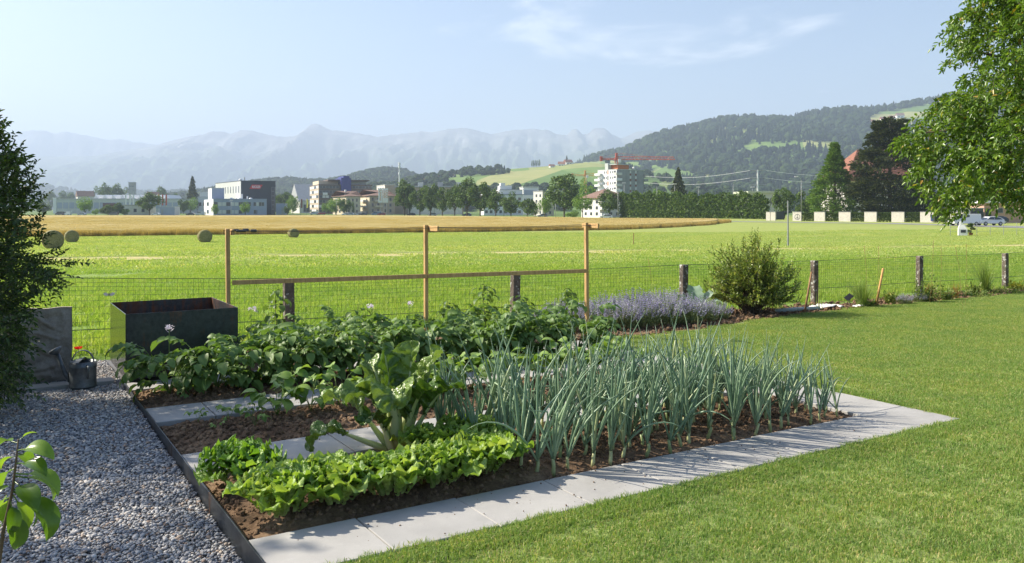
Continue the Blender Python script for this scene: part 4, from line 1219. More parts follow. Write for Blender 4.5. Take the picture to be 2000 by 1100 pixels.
# ---- onions
M_onion = leafmat('onion_leaf', [(0.0, (0.14, 0.23, 0.14)), (0.5, (0.215, 0.325, 0.20)), (0.85, (0.30, 0.41, 0.25)), (1.0, (0.42, 0.47, 0.24))], 0.12, 0.38, 0.5, False, (1.1, 1.2, 0.7))
M_oneck = leafmat('onion_neck', [(0.0, (0.30, 0.37, 0.15)), (1.0, (0.52, 0.54, 0.28))], 0.2, 0.4, 0.5, False)
on_leaves = []
for k in range(16):
    r_ = random.Random(300 + k); b = MB(); L = 0.50 + 0.27 * r_.random(); bend = r_.uniform(-0.15, 0.55); n = 9
    if k in (12, 13, 14): bend = r_.uniform(.8, 1.25)
    if k == 15: bend = 1.8
    pts_ = []; rr = []; y = z = 0.0
    kink = k in (3, 9)
    for i in range(n + 1):
        t = i / n
        pts_.append((r_.uniform(-.003, .003), y, z)); rr.append(max(0.0009, (0.0034 + 0.0060 * math.sin(PI * min(1, t * 0.62 + 0.22)) ** 1.4) * (1 - t ** 2.6) * 1.0 + 0.0004))
        a2 = bend * (t ** 1.6) + (1.3 if kink and t > 0.62 else 0)
        y += math.sin(a2) * L / n; z += math.cos(a2) * L / n
    if k in (4, 11): pts_, rr = pts_[:7], rr[:7]
    b.tube(pts_, rr, 6)
    on_leaves.append(b.mesh('leaf', M_onion, True))
on_neck = []
for k in range(4):
    b = MB(); r_ = random.Random(k); b.tube([(0, 0, -0.03), (0, 0, 0.0), (r_.uniform(-.006, .006), 0, 0.03), (0.006, 0, 0.075)], [0.010, 0.0135, 0.012, 0.010], 8); on_neck.append(b.mesh('neck', M_oneck, True))
def onion(u, v, s, nl, lean=None, label=None):
    p = UV(u, v); p.z += 0.008
    t = thing('onion_plant', label, 'onion', p, 0, 'onions in the front bed')
    put('neck', rng.choice(on_neck), t, None, (rng.uniform(-.25, .25), rng.uniform(-.25, .25), rng.random() * 6), s)
    a0 = rng.random() * 6.28
    tilt = Vector((rng.gauss(0.05, .16), rng.gauss(-0.03, .12), 0)) if lean is None else lean
    for k in range(nl):
        a = a0 + PI * (k % 2) + (k // 2) * 0.9 + rng.uniform(-1.0, 1.0)
        sp_ = (0.04 + 0.40 * (k / nl) ** 1.3) * rng.uniform(0.3, 1.5)
        me = on_leaves[rng.randrange(15)]
        if k == nl - 1 and rng.random() < 0.22: me = on_leaves[15]; sp_ = 0.75
        d = Vector((math.cos(a) * sp_, math.sin(a) * sp_, 1)) + tilt
        d.normalize()
        yaw = math.atan2(-d.x, d.y); pit = math.acos(d.z)
        rot = (Matrix.Rotation(yaw, 3, 'Z') @ Matrix.Rotation(-pit, 3, 'X')).to_euler()
        put('leaf', me, t, (0, 0, 0.06 * s), rot, s * rng.uniform(0.72, 1.15))
    return t
for j, v in enumerate((0.10, 0.28, 0.46, 0.64, 0.82, 1.0)):
    u = 1.93 - 0.06 * (j % 2) - 0.055 * j; no = 0
    while u < 4.72:
        k = sstep(4.75, 3.6, u)
        if rng.random() > 0.04: onion(u + rng.uniform(-.03, .03), v + rng.uniform(-.06, .06), 0.66 + 0.36 * k + rng.uniform(-.14, .08), rng.choice((7, 7, 8, 8)), None, ('%s onion plant from the lettuce end, front row beside the paving' % ORD[no]) if j == 0 else '%s onion plant from the lettuce end, %s onion row behind the paving' % (ORD[no], ORD[j])); no += 1
        u += rng.uniform(0.11, 0.18)
onion(1.84, 0.16, 1.0, 7, Vector((0.18, 0.05, 0)), 'leaning onion plant at the corner between lettuce and paving')
onion(1.62, 1.04, 1.0, 6, Vector((-0.15, 0.0, 0)), 'onion plant at the back corner beside the chard')

# ---- potatoes
M_potato = leafmat('potato_leaf', [(0.0, (0.09, 0.165, 0.04)), (0.5, (0.15, 0.245, 0.065)), (0.9, (0.24, 0.345, 0.11)), (1.0, (0.34, 0.38, 0.11))], 0.3, 0.5, 0.35, True, (1.2, 1.3, 0.5))
M_stem = leafmat('green_stem', [(0.0, (0.14, 0.22, 0.05)), (1.0, (0.22, 0.30, 0.08))], 0.1, 0.5, 0.3, False)
ov_prof = lambda t: math.sin(PI * t ** 0.72) ** 0.75 if 0 < t < 1 else 0.04
def compound(name, mat, L, W, pairs, seed, tip=1.35, droop=0.8):
    r_ = random.Random(seed); b = MB()
    spine = []
    y = z = 0.0
    for i in range(9):
        spine.append((0, y, z)); a2 = 0.25 - droop * (i / 8) ** 1.2; y += math.cos(a2) * L / 8; z += math.sin(a2) * L / 8
    b.tube(spine, [0.0026 - 0.0002 * i for i in range(9)], 4, cap=False)
    def blade(p, d, s, roll):
        lb = leaf_mesh(None, mat, W * 1.45 * s, W * s, 4, ov_prof, 0.35, 0.5, 0.6, 0.05, 1.5, r_.randrange(999), 1)
        M = Matrix.Translation(p) @ rot_to(d, roll).to_matrix().to_4x4()
        b.add([M @ Vector(v) for v in lb.v], lb.f)
    for k in range(pairs):
        t = 0.35 + 0.5 * k / max(1, pairs - 1); i = min(7, int(t * 8)); p = Vector(spine[i]).lerp(Vector(spine[i + 1]), t * 8 - i)
        for s_ in (-1, 1):
            blade(p, Vector((s_ * 1.0, 0.35 + r_.uniform(-.2, .3), r_.uniform(-.35, .15))), (0.7 + 0.3 * t) * r_.uniform(0.85, 1.1), r_.uniform(-.3, .3))
    blade(Vector(spine[-1]), Vector(spine[-1]) - Vector(spine[-2]), tip, r_.uniform(-.3, .3))
    return b.mesh(name, mat, True)
po_leaves = [compound('leaf', M_potato, 0.19 + 0.015 * (k % 4), 0.056 + 0.004 * (k % 3), 4, 400 + k, 1.3, 0.7 + 0.25 * (k % 3)) for k in range(7)]
def stems_mesh(seed, n, h, spread, mat, r0=0.006):
    r_ = random.Random(seed); b = MB(); ends = []
    for k in range(n):
        a = 2 * PI * k / n + r_.uniform(-.4, .4); s_ = spread * r_.uniform(0.3, 1.0); hh = h * r_.uniform(0.7, 1.0)
        pts_ = [Vector((math.cos(a) * s_ * (q / 5) ** 1.2, math.sin(a) * s_ * (q / 5) ** 1.2, hh * (q / 5) ** (0.85))) for q in range(6)]
        b.tube(pts_, [r0 * (1 - 0.12 * q) for q in range(6)], 5); ends.append(pts_)
    return b.mesh('stem', mat, True), ends
po_stems = [stems_mesh(500 + k, 6, 0.44, 0.30, M_stem) for k in range(4)]
M_pflower = leafmat('potato_flower', [(0.0, (0.72, 0.62, 0.72)), (1.0, (0.85, 0.80, 0.85))], 0.3, 0.5, 0.3, True, (1, 1, 1))
b = MB()
for k in range(9):
    r_ = random.Random(k); c = Vector((r_.uniform(-.03, .03), r_.uniform(-.03, .03), r_.uniform(-.015, .025)))
    nrm = Vector((r_.uniform(-1, 1), r_.uniform(-1, 1), 0.9)).normalized(); A = nrm.orthogonal().normalized(); B_ = nrm.cross(A)
    for j in range(5):
        t0 = 2 * PI * j / 5
        b.add([c, c + (A * math.cos(t0 - .5) + B_ * math.sin(t0 - .5)) * 0.012, c + (A * math.cos(t0) + B_ * math.sin(t0)) * 0.019 + nrm * 0.003, c + (A * math.cos(t0 + .5) + B_ * math.sin(t0 + .5)) * 0.012], [(0, 1, 2, 3)])
po_flower = b.mesh('flower', M_pflower)
def potato(u, v, s, flower=False, n=22, label=None, group=None):
    p = UV(u, v); p.z += 0.005
    t = thing('potato_plant', label, 'potato plant', p, 0, group)
    st, ends = rng.choice(po_stems)
    rz = rng.random() * 6.28
    put('stem', st, t, None, (0, 0, rz), s)
    M = Matrix.Rotation(rz, 3, 'Z')
    for k in range(n):
        e = ends[k % len(ends)]; q = 0.6 + 4.4 * (k / n) ** 0.85 + rng.uniform(-.3, .3); q = min(4.99, max(0.6, q)); i = int(q)
        pos = M @ (Vector(e[i]).lerp(Vector(e[i + 1]), q - i)) * s
        a = math.atan2(pos.y, pos.x) + rng.uniform(-1.3, 1.3)
        el = rng.uniform(-0.15, 0.75) - 0.25 * (1 - q / 5)
        d = Vector((math.cos(a) * math.cos(el), math.sin(a) * math.cos(el), math.sin(el)))
        put('leaf', rng.choice(po_leaves), t, pos, rot_to(d, rng.uniform(-.4, .4)), s * rng.uniform(0.85, 1.2))
    if flower:
        put('flower', po_flower, t, (rng.uniform(-.05, .05), rng.uniform(-.05, .05), 0.53 * s + 0.05), (0, 0, rng.random() * 6), 1.25)
        b = MB(); b.tube([(0, 0, 0.35 * s), (0, 0, 0.53 * s + 0.05)], 0.003, 5); b.build('flower_stalk', M_stem, t)
    return t
for k in range(14):
    potato(0.30 + 0.342 * k + rng.uniform(-.04, .04), 3.66 + rng.uniform(-.06, .06), (1.08, 1.16)[k % 2] + rng.uniform(-.05, .06), k == 0, 44, 'leafy potato plant at the gravel end of the front potato row, with flower' if k == 0 else '%s potato plant from the gravel in the front potato row' % ORD[k], None if k == 0 else 'potato plants in the front row')
for k in range(11):
    potato(1.32 + 0.37 * k + rng.uniform(-.04, .04), 5.0 + rng.uniform(-.08, .08), 0.92 + rng.uniform(-.05, .08), k in (0, 4, 5), 27, ('%s potato plant from the planter, back row under the trellis' % ORD[k]) + (', in flower' if k in (0, 4, 5) else ''), 'flowering potato plants in the back row' if k in (0, 4, 5) else 'potato plants in the back row')

# ---- bush beans
M_bean = leafmat('bean_leaf', [(0.0, (0.12, 0.22, 0.04)), (0.5, (0.19, 0.31, 0.06)), (1.0, (0.29, 0.42, 0.095))], 0.32, 0.42, 0.4, True, (1.25, 1.25, 0.45))
be_prof = lambda t: (math.sin(PI * min(1, (t * 1.02 + 0.10)) ** 0.78) ** 0.9) if t < 0.985 else 0.03
be_leaves = []
for k in range(6):
    r_ = random.Random(600 + k); b = MB(); b.tube([(0, 0, 0), (0, 0.05, 0.015), (0, 0.09, 0.02)], 0.002, 4, cap=False)
    for d, s_ in ((Vector((0, 1, -0.25)), 1.05), (Vector((1, 0.15, -0.3)), 0.92), (Vector((-1, 0.15, -0.3)), 0.92)):
        lb = leaf_mesh(None, M_bean, 0.105 * s_, 0.088 * s_, 6, be_prof, 0.25, 0.35, 0.7, 0.03, 1.4, r_.randrange(999), 2)
        M = Matrix.Translation((0, 0.09 + (0.022 if abs(d.x) < .1 else 0), 0.02)) @ rot_to(d + Vector((r_.uniform(-.2, .2), 0, r_.uniform(-.3, .2))), r_.uniform(-.3, .3)).to_matrix().to_4x4()
        b.add([M @ Vector(v) for v in lb.v], lb.f)
    be_leaves.append(b.mesh('leaf', M_bean, True))
be_stems = [stems_mesh(650 + k, 4, 0.27, 0.15, M_stem, 0.004) for k in range(3)]
def bean(u, v, s, n, label, group):
    p = UV(u, v); p.z += 0.005
    t = thing('bean_plant', label, 'bean plant', p, 0, group)
    st, ends = rng.choice(be_stems); rz = rng.random() * 6.28
    put('stem', st, t, None, (0, 0, rz), s); M = Matrix.Rotation(rz, 3, 'Z')
    for k in range(n):
        e = ends[k % len(ends)]; q = min(4.99, 1.6 + 3.4 * (k / n) + rng.uniform(-.4, .4)); i = int(q)
        pos = M @ (Vector(e[i]).lerp(Vector(e[i + 1]), q - i)) * s
        a = math.atan2(pos.y, pos.x) + rng.uniform(-1.1, 1.1); el = rng.uniform(0.0, 0.8)
        d = Vector((math.cos(a) * math.cos(el), math.sin(a) * math.cos(el), math.sin(el)))
        put('leaf', rng.choice(be_leaves), t, pos, rot_to(d, rng.uniform(-.3, .3)), s * rng.uniform(0.85, 1.15))
u = 0.85; no = 0
while u < 4.7:
    if not 1.45 < u < 1.95: bean(u, 2.42 + rng.uniform(-.06, .06), rng.uniform(0.95, 1.15), 12, '%s bushy bean plant from the gravel end of the bean row' % ORD[no], 'bean plants in the second bed')
    u += rng.uniform(0.22, 0.29); no += 1
for u, v, s, lb in ((0.28, 2.50, 0.42, 'leftmost small bean seedling along the grey slabs'), (0.50, 2.46, 0.5, 'middle small bean seedling along the grey slabs'), (0.66, 2.40, 0.5, 'small bean seedling just before the bushy bean row'), (0.62, 2.16, 0.55, 'small bean seedling standing apart on the bare soil'), (0.36, 2.22, 0.3, 'tiniest bean seedling low on the bare soil')):
    bean(u, v, s, 4, lb, 'bean seedlings')

# ---- raspberry canes behind the potatoes
M_rasp = leafmat('raspberry_leaf', [(0.0, (0.05, 0.10, 0.025)), (0.6, (0.10, 0.18, 0.045)), (1.0, (0.20, 0.26, 0.07))], 0.3, 0.5, 0.35, True)
M_cane = plain('cane_bark', (0.13, 0.09, 0.05), 0.8)
ra_leaves = [compound('leaf', M_rasp, 0.13, 0.07, 1, 700 + k, 1.25, 1.1) for k in range(4)]
def raspberry(px, ybase, ytop, Y, n, label):
    p0 = P(px, ybase, Y); p0.z = zg(p0.x, p0.y); h = Z_at(ytop, Y) - p0.z
    t = thing('raspberry_cane', label, 'raspberry cane', p0, 0, 'raspberry canes under the trellis')
    b = MB(); pts_ = [Vector((0.02 * math.sin(q), 0.02 * math.cos(q * 1.3), h * q / 6)) for q in range(7)]
    b.tube(pts_, [0.006 - 0.0006 * q for q in range(7)], 6); b.build('cane', M_cane, t, True)
    for k in range(n):
        q = 0.25 + 0.75 * (k + 0.5) / n; z = h * q; a = k * 2.4 + rng.uniform(-.4, .4); el = rng.uniform(-.3, .5)
        put('leaf', rng.choice(ra_leaves), t, (0, 0, z), rot_to((math.cos(a) * math.cos(el), math.sin(a) * math.cos(el), math.sin(el)), rng.uniform(-.3, .3)), rng.uniform(0.9, 1.3) * (1.1 - 0.4 * q))
for px, yt, Y, n, lb in ((540, 567, 10.0, 16, 'raspberry cane with dark leaves beside the left fence post'), (700, 600, 10.4, 9, 'sparse raspberry cane left of the middle trellis post'), (876, 588, 10.7, 18, 'bushy raspberry cane just right of the middle trellis post'), (946, 556, 11.0, 20, 'tall raspberry cane left of the second fence post'), (1018, 578, 11.2, 18, 'raspberry cane right of the second fence post'), (1107, 562, 11.3, 20, 'raspberry cane with large leaves near the right trellis post')):
    raspberry(px, 640, yt, Y, n, lb)
# ================================================================== shrubs, trees and border plants near the garden
def leaf_cloud(name, mat, C, D, N, L, W, fold=0.25):
    """many single leaves in one crown: C base points, D growth directions, N face normals"""
    C = np.asarray(C, float); D = np.asarray(D, float); N = np.asarray(N, float); n = len(C)
    L = np.broadcast_to(np.asarray(L, float), (n,)); W = np.broadcast_to(np.asarray(W, float), (n,))
    D = D / np.linalg.norm(D, axis=1, keepdims=True)
    S = np.cross(D, N); S /= np.linalg.norm(S, axis=1, keepdims=True) + 1e-9
    U = np.cross(S, D)
    l = L[:, None]; hw = W[:, None] / 2
    base = C; tip = C + D * l - U * l * 0.12
    m1 = C + D * l * 0.33 + U * l * 0.04; m2 = C + D * l * 0.70
    up = U * hw * fold * 2
    v = np.stack([base, m1 - S * hw + up, m2 - S * hw * 0.72 + up * 0.7, tip, m2 + S * hw * 0.72 + up * 0.7, m1 + S * hw + up], 1).reshape(-1, 3)
    o = (np.arange(n) * 6)[:, None]
    f = np.concatenate([o + np.array([[0, 1, 2, 3]]), o + np.array([[0, 3, 4, 5]])], 0)
    return np_mesh(name, v, f, mat, True)
class Leaves:
    def __init__(s): s.C = []; s.D = []; s.N = []; s.L = []
    def spray(s, p, d, length, n, L, r_, spread=0.9, twig=None, curve=None, r0=0.003):
        p = Vector(p); d = Vector(d).normalized(); c = Vector(curve) if curve is not None else Vector((0, 0, 0)); pts_ = []
        side = d.orthogonal().normalized(); side.rotate(Matrix.Rotation(r_.random() * 6.28, 3, d))
        for k in range(n):
            t = (k + 0.6) / n
            q = p + d * (length * t) + c * (length * t * t)
            dd = (d + c * 2 * t).normalized()
            sd = (side if k % 2 else -side) + Vector((r_.gauss(0, .35), r_.gauss(0, .35), r_.gauss(0, .35)))
            ld = (dd * (1.0 - 0.3 * spread) + sd * spread).normalized()
            if k == n - 1: ld = dd
            nn = Vector((r_.gauss(0, .45), r_.gauss(0, .45), 1.0))
            s.C.append(q); s.D.append(ld); s.N.append(nn); s.L.append(L * r_.uniform(0.7, 1.15))
        if twig is not None:
            twig.tube([p + d * (length * t) + c * (length * t * t) for t in (0, .33, .66, 1)], [r0, r0 * .8, r0 * .6, r0 * .3], 3, cap=False)
    def build(s, name, mat, parent, wl=0.5, origin=None):
        C = np.array([tuple(c) for c in s.C])
        if origin is not None: C = C - np.array(tuple(origin))
        L = np.array(s.L)
        return put(name, leaf_cloud(name, mat, C, [tuple(x) for x in s.D], [tuple(x) for x in s.N], L, L * wl), parent)
M_bark = plain('bark', (0.10, 0.08, 0.06), 0.9, 0.3, 9.0, bump=0.6)
# ---- big fruit tree at the right edge
M_fruit = leafmat('fruit_leaf', [(0.0, (0.075, 0.14, 0.022)), (0.5, (0.12, 0.21, 0.035)), (0.93, (0.20, 0.31, 0.055)), (0.98, (0.33, 0.38, 0.06)), (1.0, (0.40, 0.20, 0.05))], 0.35, 0.33, 0.5, True, (1.25, 1.3, 0.4))
r_ = random.Random(21)
crown = [(1880, -250), (1876, 0), (1872, 30), (1850, 60), (1846, 95), (1860, 126), (1888, 148), (1900, 172), (1856, 188), (1806, 200), (1800, 228), (1748, 264), (1736, 276), (1764, 284), (1796, 306), (1790, 345), (1800, 378), (1842, 396), (1868, 424), (1888, 418), (1903, 392), (1922, 364), (1945, 376), (1985, 402), (2010, 412), (2150, 430), (2420, 380), (2600, 200), (2600, -100), (2300, -400)]
TR = Vector((9.9, 12.4, 0)); TR.z = zg(TR.x, TR.y)
ft = thing('fruit_tree', 'large leafy fruit tree overhanging the right side of the lawn', 'tree', TR)
lv = Leaves(); tw = MB(); ends_ = []
while len(ends_) < 380:
    px, py = r_.uniform(1720, 2620), r_.uniform(-400, 430)
    if px > 2060 and r_.random() < 0.45: continue
    if not in_poly(px, py, crown): continue
    edge = min(1.0, (px - 1740) / 260)
    Y = 12.2 + r_.uniform(-1.9, 1.6) * max(0.25, edge)
    ends_.append(P(px, py, Y))
for c in ends_:
    out_ = (c - (TR + Vector((0, 0, 3.2)))); out_.z *= 0.5; out_.normalize()
    for k in range(25):
        q = c + Vector((r_.gauss(0, .19), r_.gauss(0, .22), r_.gauss(0, .15)))
        px, py = proj(q)
        if not in_poly(px, py, crown): continue
        d = out_ * 0.7 + Vector((r_.gauss(0, .6), r_.gauss(0, .6), r_.gauss(-0.25, .4)))
        lv.spray(q, d, r_.uniform(0.14, 0.26), 10, 0.080, r_, 0.9, tw, (0, 0, -0.35))
crown_o = lv.build('crown', M_fruit, ft, 0.47, TR)
b = MB(); b.v = [tuple(Vector(v) - TR) for v in tw.v]; b.f = tw.f; b.m = tw.m
b.build('twigs', M_bark, ft)
b = MB()
b.tube([(0.1, 0.1, -0.2), (0, 0, 0.5), (-0.1, 0.0, 1.3), (0, 0, 1.9)], [0.26, 0.20, 0.17, 0.16], 12); b.build('trunk', M_bark, ft, True)
limb_targets = [P(1800, 260, 12), P(1860, 90, 12.5), P(1880, 330, 11.6), P(1960, 360, 12.8), P(1930, 180, 13), P(2000, 20, 11.5), P(2200, 100, 12), P(2300, 300, 13), P(1950, 270, 11), P(2050, -200, 12.4)]
for g_ in limb_targets:
    g_ = g_ - TR; s0 = Vector((0, 0, r_.uniform(1.4, 1.9))); b = MB()
    pts_ = [s0.lerp(g_, t) + Vector((0, 0, 0.55 * math.sin(PI * t) * (1 if g_.z > 1.5 else 1.4))) + Vector((r_.gauss(0, .05), r_.gauss(0, .05), 0)) * (1 if 0 < t < 1 else 0) for t in (0, .2, .4, .6, .8, 1)]
    b.tube(pts_, [0.10, 0.075, 0.055, 0.04, 0.025, 0.008], 8); b.build('limb', M_bark, ft, True)

# ---- dark shrub at the left edge
M_privet = leafmat('privet_leaf', [(0.0, (0.03, 0.06, 0.02)), (0.6, (0.06, 0.105, 0.028)), (1.0, (0.13, 0.19, 0.045))], 0.3, 0.4, 0.45, True, (1.2, 1.3, 0.5))
r_ = random.Random(31)
SH = Vector((-4.9, 6.9, gravel_z(-1, 3)))
shrub = thing('privet_shrub', 'dark overgrown shrub with arching shoots at the left edge', 'shrub', SH)
bush = [(-420, 790), (-420, 120), (-120, 160), (-20, 240), (0, 300), (24, 322), (44, 348), (28, 372), (46, 400), (28, 440), (40, 470), (30, 500), (72, 522), (92, 545), (56, 572), (40, 600), (34, 660), (38, 735), (20, 775)]
lv = Leaves(); tw = MB(); cnt = 0
while cnt < 2800:
    px, py = r_.uniform(-420, 110), r_.uniform(120, 780)
    if px < -60 and r_.random() < 0.5: continue
    if not in_poly(px, py, bush): continue
    Y = r_.uniform(6.2, 7.6); q = P(px, py, Y); cnt += 1
    out_ = (q - (SH + Vector((0, 0, 1.2)))).normalized()
    lv.spray(q, out_ * 0.8 + Vector((r_.gauss(0, .5), r_.gauss(0, .5), r_.gauss(0.2, .4))), r_.uniform(0.12, 0.24), 10, 0.048, r_, 0.85, tw, (0, 0, -0.1), 0.002)
shoots = [((-40, 300), (20, 233), 6.9), ((-30, 330), (8, 262), 6.8), ((10, 380), (84, 316), 6.8), ((20, 400), (96, 338), 6.9), ((20, 430), (92, 382), 7.0), ((10, 360), (62, 372), 6.7), ((30, 460), (92, 428), 6.8), ((40, 510), (130, 500), 6.9), ((50, 515), (182, 523), 6.8), ((60, 528), (156, 556), 6.7), ((40, 470), (88, 470), 6.9), ((-20, 260), (14, 290), 7.0), ((50, 545), (125, 574), 6.9), ((0, 330), (46, 300), 6.9)]
for (x0, y0), (x1, y1), Y in shoots:
    a, c = P(x0, y0, Y), P(x1, y1, Y - 0.15); L_ = (c - a).length
    lv.spray(a, c - a + Vector((0, 0, 0.10)), L_, int(L_ / 0.021), 0.042, r_, 0.95, tw, Vector((0, 0, -0.10)), 0.003)
    for k in range(7):
        t = r_.uniform(0.1, 0.8); lv.spray(a.lerp(c, t), (c - a).normalized() + Vector((r_.gauss(0, .5), r_.gauss(0, .5), r_.gauss(.2, .4))), 0.12, 8, 0.036, r_, 0.9, tw, None, 0.002)
lv.build('foliage', M_privet, shrub, 0.5, SH)
b = MB(); b.v = [tuple(Vector(v) - SH) for v in tw.v]; b.f = tw.f; b.m = tw.m; b.build('twigs', M_bark, shrub)
for k in range(7):
    b = MB(); g_ = P(r_.uniform(-250, 50), r_.uniform(250, 500), r_.uniform(6.5, 7.3)) - SH
    b.tube([(r_.uniform(-.15, .15), r_.uniform(-.15, .15), -0.05), g_ * 0.35 + Vector((0, 0, 0.2)), g_ * 0.7 + Vector((0, 0, .12)), g_], [0.028, 0.02, 0.013, 0.005], 6); b.build('stem', M_bark, shrub, True)

# ---- garden tree just outside the left edge; its crown shades the gravel
r_ = random.Random(37)
GT = Vector((-7.9, 6.5, 0))
gt = thing('garden_tree', 'broad garden tree just beyond the left edge, shading the gravel', 'tree', GT)
lv = Leaves(); tw = MB()
cl_ = []
for k in range(90):
    th = r_.random() * 6.28; ph = math.acos(r_.uniform(-1, 1)); rr = r_.uniform(0.35, 1.0) ** 0.5
    cl_.append(Vector((1.9 * rr * math.sin(ph) * math.cos(th), 2.2 * rr * math.sin(ph) * math.sin(th), 3.35 + 1.35 * rr * math.cos(ph))))
for c in cl_:
    for k in range(11):
        q = c + Vector((r_.gauss(0, .22), r_.gauss(0, .22), r_.gauss(0, .18)))
        lv.spray(q, (q - Vector((0, 0, 3))) * 0.4 + Vector((r_.gauss(0, .6), r_.gauss(0, .6), r_.gauss(0, .4))), 0.26, 8, 0.095, r_, 0.9, tw, (0, 0, -.3))
lv.build('crown', M_fruit, gt, 0.5); tw.build('twigs', M_bark, gt)
b = MB(); b.tube([(0, 0, -.2), (0.05, 0, .8), (0, .05, 1.7), (0, 0, 2.8)], [.17, .13, .11, .07], 10); b.build('trunk', M_bark, gt, True)
for c in cl_[::8]:
    b = MB(); b.tube([(0, 0, 1.6), c * 0.5 + Vector((0, 0, 1.0)), c], [.06, .04, .01], 6); b.build('limb', M_bark, gt, True)

# ---- round shrub by the fence
M_euon = leafmat('euonymus_leaf', [(0.0, (0.11, 0.17, 0.04)), (0.5, (0.20, 0.27, 0.065)), (0.9, (0.33, 0.38, 0.11)), (1.0, (0.48, 0.44, 0.16))], 0.38, 0.35, 0.5, True)
r_ = random.Random(41)
FB = G(1468, 612)
fsb = thing('fence_shrub', 'rounded leafy green shrub in front of the wire fence', 'shrub', FB)
lv = Leaves(); tw = MB()
for k in range(220):
    a = r_.random() * 6.28; el = R(r_.uniform(8, 88)); hh = r_.uniform(0.62, 1.0)
    d = Vector((math.cos(a) * math.cos(el), math.sin(a) * math.cos(el), math.sin(el)))
    rad = 0.80 + 0.36 * max(0, d.z) ** 1.5; end = d * rad * hh * r_.uniform(0.9, 1.08); end.z += 0.10
    base = Vector((r_.gauss(0, .06), r_.gauss(0, .06), 0)); mid = base.lerp(end, 0.5) + Vector((0, 0, 0.10))
    tw.tube([base, mid, end], [0.008, 0.005, 0.002], 4, cap=False)
    for j in range(7):
        t = 0.40 + 0.6 * (j + r_.random()) / 7
        q = mid.lerp(end, (t - .5) * 2) if t > .5 else base.lerp(mid, t * 2)
        dd = (end - mid).normalized() * 0.8 + Vector((r_.gauss(0, .5), r_.gauss(0, .5), r_.gauss(.45, .4)))
        lv.spray(q, dd, r_.uniform(0.09, 0.17), 7, 0.054, r_, 0.8, tw, None, 0.002)
    lv.spray(end, Vector((d.x * .4, d.y * .4, 0.7)), r_.uniform(0.08, 0.22), 8, 0.042, r_, 0.75, tw, None, 0.002)
lv.build('foliage', M_euon, fsb, 0.52); tw.build('twigs', M_bark, fsb)

# ---- catmint mounds with lilac spikes
M_cmleaf = leafmat('catmint_leaf', [(0.0, (0.16, 0.22, 0.09)), (1.0, (0.32, 0.38, 0.20))], 0.25, 0.6, 0.2, True)
M_cmflow = leafmat('catmint_flower', [(0.0, (0.42, 0.36, 0.60)), (0.6, (0.58, 0.53, 0.74)), (1.0, (0.76, 0.72, 0.86))], 0.3, 0.6, 0.2, True, (1, 1, 1.05))
def catmint_protos(seed, R0=0.42, H0=0.46, n=150):
    r_ = random.Random(seed); fl = Leaves(); lf = Leaves(); st = MB()
    for k in range(n):
        a = r_.random() * 6.28; rr = math.sqrt(r_.random()); q = Vector((math.cos(a) * rr * R0 * 0.62, math.sin(a) * rr * R0 * 0.62, 0))
        top = Vector((math.cos(a) * rr * R0, math.sin(a) * rr * R0, H0 * (1 - 0.45 * rr * rr) * r_.uniform(0.75, 1.12)))
        st.tube([q, q.lerp(top, .5), top], 0.0022, 3, cap=False)
        d = (top - q).normalized()
        for j in range(13):
            t = 0.12 + 0.6 * j / 13; c = q.lerp(top, t)
            lf.C.append(c); lf.D.append(Vector((r_.gauss(0, 1), r_.gauss(0, 1), 0.3))); lf.N.append(Vector((r_.gauss(0, .4), r_.gauss(0, .4), 1))); lf.L.append(r_.uniform(.022, .036))
        for j in range(12):
            t = 0.62 + 0.42 * (j // 2) / 6; c = q.lerp(top, t)
            fl.C.append(c); fl.D.append(Vector((r_.gauss(0, 1), r_.gauss(0, 1), 0.5)) + d * .5); fl.N.append(Vector((r_.gauss(0, .6), r_.gauss(0, .6), 1))); fl.L.append(r_.uniform(.012, .020) * (1.25 - .5 * (t - .6)))
    mk = lambda o, nm, m, wl: leaf_cloud(nm, m, [tuple(c) for c in o.C], [tuple(c) for c in o.D], [tuple(c) for c in o.N], np.array(o.L), np.array(o.L) * wl)
    return mk(lf, 'foliage', M_cmleaf, 0.6), mk(fl, 'flower_spikes', M_cmflow, 0.75), st.mesh('stems', M_cmleaf)
cm = [catmint_protos(900 + k) for k in range(3)]
spots = [(1068, 641, .72), (1112, 644, .8), (1160, 642, .95), (1205, 640, 1.0), (1250, 637, 1.02), (1292, 634, 1.08), (1333, 632, 1.0), (1370, 627, 0.85), (1402, 622, .62), (1185, 628, .95), (1240, 623, 1.05), (1300, 618, 1.05), (1095, 628, .8)]
names_ = ['leftmost of the front lilac catmint mounds, behind the potatoes', 'second lilac catmint mound from the left, beside the trellis post', 'lilac catmint mound right of the trellis post', 'lilac catmint mound at the lawn, fourth in the front row', 'middle lilac catmint mound of the front row at the lawn', 'tallest lilac catmint mound of the front row', 'lilac catmint mound below the third fence post', 'smaller lilac catmint mound beside the grey leaved plant', 'rightmost small catmint mound touching the fence shrub', 'left catmint mound of the back row near the fence', 'middle catmint mound of the back row near the fence', 'right catmint mound of the back row near the fence', 'small catmint mound behind the trellis post']
for (px, py, s), lb in zip(spots, names_):
    p = G(px, py); t = thing('catmint', lb, 'catmint', p, rng.random() * 6.28, 'catmint mounds along the lawn')
    for nm, me in zip(('foliage', 'flower_spikes', 'stems'), rng.choice(cm)): o = put(nm, me, t, None, None, s); o['kind'] = 'stuff'

